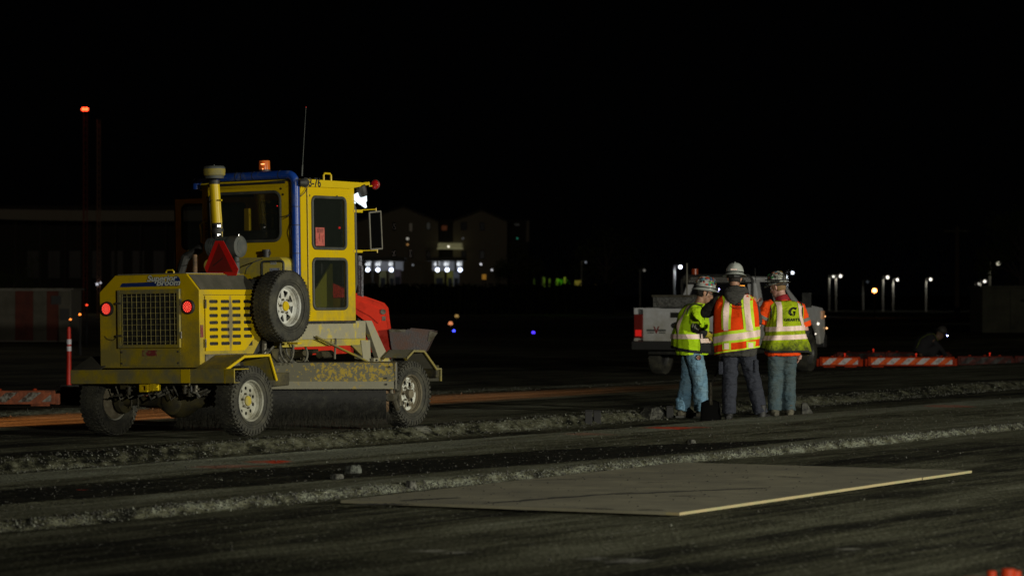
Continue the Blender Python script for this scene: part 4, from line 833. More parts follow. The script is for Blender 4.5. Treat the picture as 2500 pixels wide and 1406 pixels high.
M['jean_teal'] = denim('dusty_blue_denim', (.07, .112, .135), (.088, .110, .105), 0)
M['boot'] = mat('dusty_boot', (.05, .045, .035), .8, 0, (.17, .16, .11), .45, 12, .15, .2, 60)
M['black_cloth'] = mat('black_cloth', (.012, .012, .014), .85, bump=.2, bscale=160)
M['glove'] = mat('yellow_glove', (.55, .45, .03), .8, 0, (.25, .22, .05), .4, 14, .12, .2, 120)
M['hat_grey'] = mat('pale_hard_hat', (.42, .45, .42), .35, 0, (.22, .23, .2), .3, 12, .1)
M['collar_red'] = mat('dark_red_bandana', (.30, .012, .02), .8, 0, (.5, .3, .3), .12, 60, .03)
M['hair_dark'] = mat('dark_hair', (.02, .015, .012), .8, bump=.5, bscale=150)
M['hair_blond'] = mat('light_brown_hair', (.25, .15, .06), .7, bump=.5, bscale=150)
M['greystripe'] = mat('grey_sleeve_stripe', (.16, .15, .12), .7)
tex2 = bpy.data.textures.new('fine_folds', 'CLOUDS'); tex2.noise_scale = .030; tex2.noise_depth = 1
tex = bpy.data.textures.new('cloth_folds', 'CLOUDS'); tex.noise_scale = .075; tex.noise_depth = 2
def cloth(mb, name, m, parent, voxel=.014, disp=.022):
    o = mb.build(name, m, parent, 180)
    r = o.modifiers.new('remesh', 'REMESH'); r.mode = 'VOXEL'; r.voxel_size = voxel; r.use_smooth_shade = True
    if disp:
        s = o.modifiers.new('smooth', 'SMOOTH'); s.iterations = 3; s.factor = .5
        d = o.modifiers.new('folds', 'DISPLACE'); d.texture = tex; d.strength = disp; d.mid_level = .5; d.texture_coords = 'LOCAL'
        d = o.modifiers.new('fine_folds', 'DISPLACE'); d.texture = tex2; d.strength = disp*.22; d.mid_level = .5; d.texture_coords = 'LOCAL'
    return o
def interp(rows, z):
    rows = sorted(rows); zs = [r[0] for r in rows]
    if z <= zs[0]: return rows[0][1:]
    if z >= zs[-1]: return rows[-1][1:]
    for i in range(len(rows)-1):
        if zs[i] <= z <= zs[i+1]:
            t = (z-zs[i])/(zs[i+1]-zs[i]); p0 = rows[max(i-1, 0)]; p1 = rows[i]; p2 = rows[i+1]; p3 = rows[min(i+2, len(rows)-1)]
            return tuple(.5*((2*p1[k])+(-p0[k]+p2[k])*t+(2*p0[k]-5*p1[k]+4*p2[k]-p3[k])*t*t+(-p0[k]+3*p1[k]-3*p2[k]+p3[k])*t**3) for k in range(1, len(p1)))
class Torso:
    """garment surface: rows (z, cx, cy, rx, ry); n is the superellipse power"""
    def __init__(s, rows, n=2.5, wr=.012, seed=0): s.rows = rows; s.n = n; s.wr = wr; s.seed = seed
    def P(s, ang, z, off=0.):
        cx, cy, rx, ry = interp(s.rows, z); c, d = math.cos(ang), math.sin(ang); e = 2/s.n
        ux = math.copysign(abs(c)**e, c); uy = math.copysign(abs(d)**e, d)
        wv = s.wr*(2*float(vnoise(c*2.6+s.seed+20, z*7+s.seed+d*2.6+20))+1.2*float(vnoise(c*6+s.seed+37, z*3+d*6+40)))
        k = off+wv*sorted((0, (interp(s.rows, z)[2]-.1)/.1, 1))[1]
        return (cx+(rx+k)*ux, cy+(ry+k)*uy, z)
    def back(s, x, z, off=0.):
        cx, cy, rx, ry = interp(s.rows, z); q = max(-.99, min(.99, (x-cx)/rx)); c = math.copysign(abs(q)**(s.n/2), q)
        return s.P(-math.acos(c), z, off)
    def sheet(s, mb, a0, a1, z0, z1, na, nz, off, closed=False, mi=None):
        f0 = z0 if callable(z0) else (lambda a: z0); f1 = z1 if callable(z1) else (lambda a: z1)
        rings = []
        for j in range(nz+1):
            rings.append([s.P(R(a0+(a1-a0)*i/(na if not closed else na)), f0(R(a0+(a1-a0)*i/na))*(1-j/nz)+f1(R(a0+(a1-a0)*i/na))*j/nz, off) for i in range(na+(0 if closed else 1))])
        mb.loft(rings, closed, False, mi); return mb
    def vstripe(s, mb, xf, w, z0, z1, nz, off, mi=None, side=None):
        """vertical band on the back, xf(z)=centre x"""
        rings = []
        for j in range(nz+1):
            z = z0+(z1-z0)*j/nz; x = xf(z); rings.append([s.back(x-w/2+w*i/3, z, off) for i in range(4)])
        mb.loft(rings, False, False, mi); return mb
def solid(o, t=.004):
    m = o.modifiers.new('thickness', 'SOLIDIFY'); m.thickness = t; m.offset = -1; return o
def limb(mb, pts, rs, n=14):
    mb.tube(pts, rs, n)
    for p, r in zip(pts, rs): mb.ball(p, r*.98, 12)
def hand(mb, wrist, palm_dir, normal, s=1., curl=.5, side=1):
    """palm plus four unequal bent fingers and a thumb"""
    w = Vector(wrist); d = Vector(palm_dir).normalized(); nn = Vector(normal).normalized(); a = d.cross(nn).normalized()*side
    mb.tube([w-d*.02, w+d*.02, w+d*.05*s, w+d*.09*s], [.024*s, .028*s, .034*s, .032*s], 12, flat=.62)
    for k, L_ in enumerate((.070, .080, .074, .058)):
        b_ = w+d*.085*s+a*(k-1.5)*.019*s; p = [b_-d*.015*s]; ang = 0; q = b_
        for m_ in range(3):
            ang += curl*(.6+.15*k); q = q+(d*math.cos(ang)+nn*math.sin(ang))*L_*s*(.42, .33, .25)[m_]; p.append(q.copy())
        mb.tube(p, [.0095*s, .009*s, .0085*s, .007*s], 8); mb.ball(p[-1], .007*s, 8)
    b_ = w+d*.02*s-a*.026*s; p = [b_, b_+d*.03*s-a*.022*s+nn*.008, b_+d*.055*s-a*.026*s+nn*.02]; mb.tube(p, [.013*s, .011*s, .009*s], 8); mb.ball(p[-1], .009*s, 8)
def head(mb, hm, neck):
    n = 20; rings = []
    for z, cy, rx, ry in ((-.118, .045, .022, .018), (-.110, .040, .040, .036), (-.085, .028, .054, .062), (-.05, .012, .064, .082), (-.01, .002, .071, .092), (.03, -.004, .075, .097), (.07, -.008, .070, .090), (.10, -.01, .050, .066), (.118, -.01, .02, .03)):
        rg = []
        for k in range(n):
            t = 2*math.pi*k/n; c, s_ = math.cos(t), math.sin(t); y = cy+ry*s_; x = rx*c
            if s_ > .5 and -.02 < z < .04: y -= .006*(1 if abs(c) > .2 else -.4)
            rg.append(tuple(hm @ Vector((x, y, z))))
        rings.append(rg)
    mb.loft(rings)
    q = lambda *a: tuple(hm @ Vector(a))
    mb.tube([q(0, .088, .022), q(0, .106, -.012), q(0, .108, -.026), q(0, .094, -.034)], [.008, .012, .015, .011], 10)
    for sx in (-1, 1):
        mb.tube([q(sx*.016, .090, -.028), q(sx*.010, .10, -.030)], [.008, .007], 8)
        mb.tube([q(sx*.010, .090, .030), q(sx*.034, .084, .034), q(sx*.052, .070, .026)], [.007, .008, .005], 8)
        mb.tube([q(sx*.074, -.004, .018), q(sx*.084, -.014, .022), q(sx*.086, -.016, -.008), q(sx*.076, -.004, -.030)], [.010, .012, .011, .007], 8)
        mb.ball(q(sx*.046, .066, -.015), .018, 10)
    mb.tube([q(-.024, .084, -.056), q(0, .092, -.055), q(.024, .084, -.056)], [.005, .0075, .005], 8); mb.tube([q(-.020, .082, -.067), q(0, .089, -.068), q(.020, .082, -.067)], [.005, .008, .005], 8)
    mb.ball(q(0, .074, -.098), .020, 10)
    mb.tube([Vector(q(0, -.028, .0)), Vector(q(0, -.020, -.085)), Vector(neck)+Vector((0, 0, .03)), Vector(neck)-Vector((0, 0, .05))], [.060, .058, .062, .075], 14)
def face_bits(parent, hm, hair, beard=False):
    q = lambda *a: tuple(hm @ Vector(a)); mb = MB()
    for sx in (-1, 1): mb.ball(q(sx*.031, .078, .016), .0125, 10, mi=0); mb.ball(q(sx*.031, .0875, .016), .0055, 8, mi=1)
    mb.build('eyes', [mat('eye_white', (.6, .58, .55), .3), M['ink']], parent)
    mb = MB(); rings = []
    for z, ry, rx, cy in ((-.055, .072, .064, -.020), (-.02, .088, .071, -.016), (.02, .098, .078, -.012), (.06, .096, .077, -.012), (.1, .07, .056, -.012)):
        rings.append([q(rx*1.03*math.cos(t), cy+ry*1.04*math.sin(t)*.98, z) for t in [math.pi*(.98+1.04*k/14) for k in range(15)]])
    mb.loft(rings, False, False); o = mb.build('hair', hair, parent); solid(o, .008)
    mb = MB()
    for sx in (-1, 1): mb.tube([q(sx*.066, .028, .03), q(sx*.069, .026, -.005), q(sx*.067, .022, -.03)], [.010, .009, .005], 8)
    mb.build('sideburns', hair, parent)
def hard_hat(parent, hm, m, stickers=0, tilt=0., band=True, big=1.):
    hm = hm @ Matrix.Translation((0, -.005, .055)) @ Matrix.Rotation(tilt, 4, 'X'); n = 40; mb = MB(); rings = []
    for k in range(9):
        t = R(90)*k/8; rr = math.cos(t)**.75 if k < 8 else .02; z = .150*math.sin(t)**.95
        rings.append([tuple(hm @ Vector(((.112*big*rr+(.003 if (a % 5 == 0 and 0 < k < 7) else 0))*math.cos(2*math.pi*a/n), (.132*big*rr)*math.sin(2*math.pi*a/n), z))) for a in range(n)])
    mb.loft(rings)
    br = []
    for ra, dz in ((1., .004), (1.16, -.004), (1.30, -.014), (1.33, -.020), (1.30, -.020), (1.18, -.010), (.99, -.006)):
        br.append([tuple(hm @ Vector((.112*big*ra*math.cos(2*math.pi*a/n), .132*big*(ra+(.06 if math.sin(2*math.pi*a/n) > .6 and ra > 1.1 else 0))*math.sin(2*math.pi*a/n), dz))) for a in range(n)])
    mb.loft(br, True, False)
    mb.tube([tuple(hm @ Vector((0, y, .152-.55*abs(y)**1.7/.132**.7+.002))) for y in (-.09, -.05, 0, .05, .09)], .011, 10)
    H = mb.build('hard_hat', m, parent, 50)
    if band:
        mb = MB(); rr = []
        for z in (.012, .028): rr.append([tuple(hm @ Vector((.1165*big*math.cos(2*math.pi*a/n), .137*big*math.sin(2*math.pi*a/n), z))) for a in range(n)])
        mb.loft(rr, True, False); solid(mb.build('head_band', M['ink'], H), .004)
    mb = MB(); mb.tube([tuple(hm @ Vector((x, y, -.032))) for x, y in ((-.085, -.03), (-.06, -.095), (0, -.118), (.06, -.095), (.085, -.03))], [.010, .012, .020, .012, .010], 10); mb.build('hat_suspension', M['black'], H)
    rs = random.Random(int(stickers*7+3)); cols = [(.05, .12, .35), (.45, .05, .04), (.05, .28, .08), (.55, .55, .5), (.5, .30, .03), (.02, .02, .02), (.10, .30, .40), (.35, .36, .3), (.4, .15, .08)]
    sm = [mat('sticker', c, .5) for c in cols] if stickers else []
    mb = MB()
    for k in range(stickers*22):
        az = rs.uniform(0, 2*math.pi); el = R(rs.uniform(20, 74)); rr = math.cos(el)**.75; p = Vector((.114*big*rr*math.cos(az), .134*big*rr*math.sin(az), .151*math.sin(el)**.95)); nr = Vector((p.x/.0125, p.y/.0174, p.z/.0165)).normalized()
        mb.disc(hm @ (p-nr*.002+nr*.0002*k), rs.uniform(.012, .026), (hm.to_3x3() @ nr), .004, rs.choice((4, 12, 16, 6)), mi=rs.randrange(len(cols)), flat=rs.uniform(.6, 1))
    if stickers: mb.build('stickers', sm, H)
    return H, hm
def boots(parent, feet, m=None):
    for (x, y, z, yaw) in feet:
        mt = Matrix.Translation((x, y, z)) @ Matrix.Rotation(yaw, 4, 'Z'); mb = MB(); q = lambda *a: tuple(mt @ Vector(a))
        mb.tube([q(0, 0, .20), q(0, -.005, .10), q(0, .0, .06)], [.055, .055, .058], 14); mb.tube([q(0, -.07, .045), q(0, 0, .05), q(0, .10, .045), q(0, .17, .036), q(0, .20, .03)], [.035, .05, .052, .046, .025], 14, flat=.85)
        o = cloth(mb, 'boot', m or M['boot'], parent, .010, 0)
        mb = MB(); mb.prismz([q(a, b_, 0)[:2] for a, b_ in ((-.04, -.10), (.04, -.10), (.05, 0), (.052, .12), (.03, .21), (-.03, .21), (-.052, .12), (-.05, 0))], z+.0, z+.022); mb.build('sole', M['ink'], o, 0)
def trousers(mb, hip, knees, ankles, rw=.165, th=.105, kn=.08, an=.075):
    (hx_, hy_, hz_) = hip
    mb.tube([(hx_, hy_, hz_+.16), (hx_, hy_, hz_+.06), (hx_, hy_, hz_-.06)], [rw*.98, rw*1.02, rw*.92], 20, flat=.78)
    for sg, k, a in ((-1, knees[0], ankles[0]), (1, knees[1], ankles[1])):
        top = Vector((hx_+sg*rw*.50, hy_, hz_)); k = Vector(k); a = Vector(a)
        mb.tube([top+Vector((0, 0, .06)), top, top.lerp(k, .5), k, k.lerp(a, .35), k.lerp(a, .75), a], [th*.95, th*1.02, th*.93, kn, kn*1.0, an*1.0, an*1.06], 16)
def cuffs(mb, ankles, r=.078):
    for a in ankles:
        for k, dz in enumerate((.14, .09, .045)): a_ = Vector(a)+Vector((0, 0, dz)); mb.tube([a_+Vector((0, 0, .018)), a_, a_-Vector((0, 0, .018))], [r*.92, r*1.08, r*.92], 14)

# ---------------- middle man: orange vest, seen from behind
def middle_man():
    g = Vector((0, 0, 0)); Y = 43.2; X = (1797-1250)/F*Y; z0 = gz(X, Y)
    PR_ = empty('person', (X, Y, z0), R(-14), 'person in orange safety vest, charcoal hoodie, dark trousers and plain pale hard hat, back turned', 'person', 'road workers standing in a huddle')
    hm = Matrix.Translation((-.03, .07, 1.76)) @ Matrix.Rotation(R(8), 4, 'Z') @ Matrix.Rotation(R(-14), 4, 'X')
    sh = [(-.21, .01, 1.50), (.21, .01, 1.50)]; eL, wL = (-.41, .16, 1.345), (-.20, .36, 1.44); eR, wR = (.225, .22, 1.24), (.06, .40, 1.18)
    an = [(-.09, 0, .09), (.30, .06, .09)]; kn = [(-.085, .03, .52), (.20, .06, .53)]
    b = MB(); head(b, hm, (0, .0, 1.54)); b.tube([(0, .02, .92), (0, .02, 1.2), (0, 0, 1.45), (0, 0, 1.54)], [.15, .16, .16, .09], 16, flat=.75)
    limb(b, [sh[0], eL, wL], [.05, .04, .028]); limb(b, [sh[1], eR, wR], [.05, .04, .028]); hand(b, wL, (.5, .3, .4), (.3, -1, 0), 1.05, .6); hand(b, wR, (0, 1, 0), (0, 0, 1), 1.05, .6, -1)
    for s_, k, a in ((-1, kn[0], an[0]), (1, kn[1], an[1])): limb(b, [(s_*.09, .01, .95), k, a], [.08, .055, .04])
    cloth(b, 'body', M['skin'], PR_, .010, 0)
    face_bits(PR_, hm, M['hair_dark'])
    T = Torso([(.80, .0, .02, .245, .185), (.95, 0, .02, .262, .20), (1.10, 0, .015, .258, .19), (1.25, 0, .0, .25, .175), (1.40, 0, -.005, .245, .16), (1.50, 0, -.0, .215, .135), (1.56, 0, .005, .15, .11), (1.60, 0, .01, .08, .085)], 2.5, .014, 3)
    m = MB(); rings = [[T.P(2*math.pi*k/32, z) for k in range(32)] for z in (.80, .9, 1.0, 1.1, 1.2, 1.3, 1.4, 1.46, 1.52, 1.57, 1.6)]; m.loft(rings)
    m.tube([(-.19, .0, 1.49), (-.30, .08, 1.42), eL], [.085, .082, .078], 16); m.ball(eL, .078, 14); m.tube([eL, Vector(eL).lerp(Vector(wL), .5), wL], [.075, .065, .045], 16)
    m.tube([(.17, .02, 1.48), (.21, .12, 1.36), eR], [.085, .078, .07], 16); m.ball(eR, .068, 14); m.tube([eR, wR], [.066, .045], 16)
    HD = cloth(m, 'hooded_sweatshirt', M['hoodie'], PR_, .014, .03)
    m = MB(); m.tube([(-.02, -.03, 1.60), (0, -.11, 1.615), (.01, -.145, 1.57), (.02, -.155, 1.50), (.03, -.15, 1.44)], [.085, .125, .135, .105, .035], 18, flat=.55)
    m.tube([(-.10, .01, 1.60), (-.06, -.06, 1.625), (.02, -.08, 1.63), (.10, -.04, 1.615), (.12, .03, 1.60)], [.045, .055, .06, .055, .04], 12); cloth(m, 'hood', M['hoodie'], HD, .012, .02)
    m = MB(); trousers(m, (.02, .01, .92), kn, an, .19, .115, .095, .088); TR_ = cloth(m, 'work_trousers', M['navy'], PR_, .014, .03)
    m = MB(); m.box(-.205, -.155, -.10, .06, .58, .74); m.box(.235, .265, -.06, .10, .60, .76); build_each(m, 'cargo_pocket', M['navy'], TR_, 0, .01)
    boots(PR_, [(-.09, -.02, 0, R(10)), (.32, .04, 0, R(-20))], mat('dark_boot', (.02, .02, .02), .6))
    V = Torso([(z, cx, cy, rx+.020, ry+.020) for z, cx, cy, rx, ry in T.rows], 2.5, .016, 3)
    hem = lambda a: .855-.05*math.cos(a)*-1*(1 if math.cos(a) < 0 else .5)-.02*math.sin(a)
    m = MB(); top = lambda a: 1.585-.02*abs(math.sin(a)); V.sheet(m, 0, 360, lambda a: .865+.05*math.cos(a), top, 64, 26, .006, True)
    VS = solid(m.build('safety_vest', M['orange_vest'], PR_, 180), .004)
    m = MB(); A = lambda x: (lambda z: x+.035*(z-1.1))
    m1 = MB(); xs = (-.085, .185)
    for x in xs: V.vstripe(m1, (lambda z, x=x: x*(1-.42*max(0, z-1.2)*1.3)-.03*(z-1.2)), .115, 1.135, 1.565, 12, .012)
    V.vstripe(m1, lambda z: xs[0]+.01, .100, .885, .99, 4, .012); V.vstripe(m1, lambda z: xs[1]+.02, .090, .905, .99, 4, .012)
    tz = lambda k: (lambda a: k-.003+.048*math.cos(a))
    V.sheet(m1, 0, 360, tz(.975), tz(1.125), 64, 5, .0125, True); V.sheet(m1, 0, 360, tz(.87), tz(.888), 64, 1, .0125, True)
    m1.build('lime_trim', M['lime_trim'], VS, 180)
    m2 = MB()
    for x in xs: V.vstripe(m2, (lambda z, x=x: x*(1-.42*max(0, z-1.2)*1.3)-.03*(z-1.2)), .060, 1.12, 1.565, 12, .016)
    V.vstripe(m2, lambda z: xs[0]+.01, .052, .893, .965, 4, .016); V.vstripe(m2, lambda z: xs[1]+.02, .045, .91, .97, 4, .016)
    V.sheet(m2, 0, 360, tz(1.005), tz(1.085), 64, 4, .017, True); m2.build('reflective_tape', M['reflect'], VS, 180)
    m = MB(); an_ = 16                                                # arm holes: lime binding round each shoulder
    for sx in (-1, 1):
        m.tube([(sx*(.215+.035*math.cos(t)*0), .015+.120*math.sin(t), 1.40+.135*math.cos(t)) for t in [2*math.pi*k/20 for k in range(21)]], .009, 6, caps=False)
    m.build('binding', M['lime_trim'], VS)
    lc = (.055, 1.455); m = MB(); pts = [V.back(lc[0]+.105*math.cos(t), lc[1]+.062*math.sin(t), .012) for t in [2*math.pi*k/32 for k in range(33)]]; m.tube(pts, .0035, 5, caps=False)
    for (dz0, dz1, w) in ((-.018, -.004, .06), (-.028, -.019, .035), (-.048, -.043, .03)): V.vstripe(m, lambda z: lc[0], w*2, lc[1]+dz0, lc[1]+dz1, 2, .012)
    vs, fs = text("CARMELL", .052, .0005, 0, .001); m.add([V.back(lc[0]+x, lc[1]+.012+y, .012+z) for x, y, z in vs], fs); m.build('vest_emblem', M['ink'], VS, 0)
    H, h2 = hard_hat(PR_, hm, M['hat_grey'], 0, R(6))
    m = MB(); m.tube([tuple(h2 @ Vector((x, y, -.04))) for x, y in ((-.09, -.02), (-.06, -.09), (0, -.112), (.06, -.09), (.09, -.02))], [.006, .014, .02, .014, .006], 8, flat=1); m.build('ear_protection_band', M['ink'], H)
    m = MB(); m.box(-.045, .035, -.1395, -.137, .036, .052, h2); m.build('reflective_sticker', M['reflect'], H, 0)
    return PR_
middle_man()
# ---------------- left man: lime vest, profile to the right
def left_man():
    Y = 44.3; X = (1688-1250)/F*Y; z0 = gz(X, Y)
    PR_ = empty('person', (X, Y, z0), R(-82), 'person in profile in lime vest, light blue jeans, yellow gloves and sticker covered hard hat', 'person', 'road workers standing in a huddle')
    hm = Matrix.Translation((0.02, .165, 1.58)) @ Matrix.Rotation(R(-18), 4, 'X') @ Matrix.Rotation(R(-6), 4, 'Z')
    shR, shL = (.17, .03, 1.36), (-.17, .06, 1.36); eR, wR = (.22, .0, 1.135), (.13, .19, 1.055); eL, wL = (-.22, .06, 1.13), (-.05, .28, 1.05)
    an = [(-.10, -.10, .09), (.08, .11, .09)]; kn = [(-.10, -.02, .50), (.10, .09, .50)]
    b = MB(); head(b, hm, (0, .10, 1.42)); b.tube([(0, .0, .90), (0, .0, 1.1), (0, .04, 1.33), (0, .09, 1.42)], [.14, .14, .14, .08], 16, flat=.75)
    limb(b, [shR, eR, wR], [.05, .042, .03]); limb(b, [shL, eL, wL], [.05, .042, .03])
    for s_, k, a in ((-1, kn[0], an[0]), (1, kn[1], an[1])): limb(b, [(s_*.09, .01, .88), k, a], [.08, .055, .04])
    cloth(b, 'body', M['skin'], PR_, .009, 0); face_bits(PR_, hm, M['hair_dark'])
    q = lambda *a: tuple(hm @ Vector(a)); m = MB(); m.tube([q(.078, .01, .022), q(.066, .07, .022), q(.034, .100, .018)], .0035, 6)
    m.lathe([(.017, -.001), (.021, 0), (.017, .001)], 16, hm @ Matrix.Translation((.038, .098, .012)) @ Matrix.Rotation(R(90), 4, 'X') @ Matrix.Rotation(R(20), 4, 'Y')); m.build('safety_glasses', M['ink'], PR_)
    T = Torso([(.80, .0, .0, .20, .20), (.90, 0, .01, .20, .215), (1.05, 0, .0, .19, .20), (1.18, 0, .005, .185, .175), (1.30, 0, .025, .19, .15), (1.38, 0, .05, .165, .125), (1.43, 0, .08, .11, .10), (1.47, 0, .10, .06, .07)], 2.4, .014, 9)
    m = MB(); m.loft([[T.P(2*math.pi*k/32, z) for k in range(32)] for z in (.80, .9, 1.0, 1.1, 1.2, 1.3, 1.38, 1.43, 1.46)])
    for sh, el in ((shR, eR), (shL, eL)): e2 = Vector(sh).lerp(Vector(el), .78); m.tube([(sh[0]*.75, sh[1], sh[2]+.01), sh, tuple(e2)], [.085, .09, .084], 16)
    cloth(m, 'lime_shirt', M['lime_shirt'], PR_, .013, .03)
    m = MB(); e2 = Vector(shR).lerp(Vector(eR), .7); m.tube([tuple(e2), eR], [.06, .058], 14); m.ball(eR, .057, 12); m.tube([eR, wR], [.055, .04], 14)
    e3 = Vector(shL).lerp(Vector(eL), .7); m.tube([tuple(e3), eL], [.06, .055], 14); m.ball(eL, .055, 12); m.tube([eL, wL], [.055, .038], 14); SL = cloth(m, 'black_arm_sleeves', M['black_cloth'], PR_, .010, .008)
    dv = (Vector(wR)-Vector(eR)); up_ = Vector((.3, 0, 1)); ax_ = dv.normalized(); nrm_ = Vector((1, -.1, .45)).normalized(); yv = nrm_.cross(ax_).normalized()
    vs, fs = text("NER", .085, .001, 0, .002); m = MB(); m.add(vs, fs, frame_mtx(Vector(eR).lerp(Vector(wR), .12)+nrm_*.064, ax_, yv)); m.build('sleeve_lettering', M['white_decal'], SL, 0)
    m = MB(); hand(m, wR, (.0, 1, -.25), (-.8, 0, -.3), 1.15, .55); m.tube([Vector(wR)-ax_*.05, Vector(wR)+ax_*.02], [.048, .036], 12); cloth(m, 'glove', M['glove'], PR_, .008, 0)
    m = MB(); hand(m, wL, (.2, 1, -.3), (.6, 0, -.5), 1.15, .7, -1); m.tube([Vector(wL)-Vector((.03, .04, 0)), wL], [.048, .036], 12); cloth(m, 'glove', M['glove'], PR_, .008, 0)
    m = MB(); trousers(m, (0, .005, .86), kn, an, .175, .115, .098, .09); cuffs(m, an, .085); JN = cloth(m, 'jeans', M['jean_blue'], PR_, .013, .03)
    boots(PR_, [(-.10, -.10, 0, R(6)), (.08, .11, 0, R(-8))])
    V = Torso([(z, cx, cy-.01, rx+.018, ry+.022) for z, cx, cy, rx, ry in T.rows], 2.4, .02, 9)
    hem = lambda a: .86-.06*math.cos(a)*.3-.035*math.sin(a)
    m = MB()                                                           # back and side lime panel, black lower front panel
    V.sheet(m, 165, 382, hem, lambda a: 1.445, 44, 24, .008)
    VS = solid(m.build('safety_vest', M['lime_vest'], PR_, 180), .004)
    m = MB(); V.sheet(m, 20, 170, hem, lambda a: 1.10, 30, 10, .009); solid(m.build('black_front_panel', M['black_cloth'], VS, 180), .004)
    m = MB(); V.sheet(m, 22, 165, lambda a: 1.10, lambda a: 1.40, 30, 10, .009); solid(m.build('front_panel', M['lime_vest'], VS, 180), .004)
    m = MB(); V.sheet(m, 165, 382, lambda a: hem(a)-.015, lambda a: hem(a)+.02, 44, 1, .012); V.sheet(m, 14, 20, lambda a: hem(a), lambda a: 1.10, 2, 8, .016)
    m.tube([V.P(R(20+85*math.sin(t)*0)-R(0)+R(-22)*math.cos(t)*0, 1.3, .02) for t in (0, 1)], .001, 4)
    for sx in (1, -1): m.tube([(sx*(.185+.008*math.cos(t)), .02+.115*math.sin(t), 1.30+.15*math.cos(t)) for t in [2*math.pi*k/20 for k in range(21)]], .007, 6, caps=False)
    m.build('binding', M['black_cloth'], VS, 180)
    m = MB(); V.sheet(m, 165, 384, lambda a: 1.005, lambda a: 1.065, 44, 3, .016); V.sheet(m, 15, 170, lambda a: .955, lambda a: 1.01, 30, 3, .018)
    V.sheet(m, 296, 312, lambda a: 1.06, lambda a: 1.43, 3, 12, .017); V.sheet(m, 228, 244, lambda a: 1.06, lambda a: 1.43, 3, 12, .017); m.build('reflective_tape', M['reflect'], VS, 180)
    m = MB(); V.sheet(m, 36, 66, lambda a: 1.10, lambda a: 1.215, 6, 4, .022); PK = solid(m.build('vest_pocket', M['lime_vest'], VS, 180), .01)
    m = MB(); 
    for k in range(2):
        vs, fs = text(("RENTAL", "CREW")[k], .035, .0004); m.add([V.P(R(318)+x/.2, 1.15-.05*k+y, .012) for x, y, z in vs], fs)
    hx_ = V.P(R(8), .80, .03); m = MB(); mt = Matrix.Translation((.205, .05, .77)) @ Matrix.Rotation(R(90), 4, 'Y'); m.lathe([(.001, .02), (.028, .02), (.036, .012), (.036, -.012), (.028, -.02)], 20, mt); TM = m.build('tape_measure', M['chrome'], JN)
    m = MB(); m.lathe([(.027, .0212), (.001, .0215)], 16, mt); m.box(-.018, .018, -.024, .024, .0222, .0226, mt); m.build('tape_label', M['decal_red'], JN)
    H, h2 = hard_hat(PR_, hm, M['hat_grey'], 5, R(10))
    m = MB(); m.box(-.022, .022, .135, .165, .006, .040, h2); HL = m.build('headlamp', M['black'], H, 0, .004); m = MB(); m.ball(tuple(h2 @ Vector((0, .170, .022))), .012, 10); m.build('headlamp_bulb', emis('headlamp_glow', (.45, .42, 1), 18), H)
    m = MB(); m.box(.095, .118, .03, .085, .045, .078, h2 @ Matrix.Rotation(R(-12), 4, 'Y')); m.build('green_sticker', mat('green_sticker', (.15, .5, .12), .5), H, 0)
left_man()
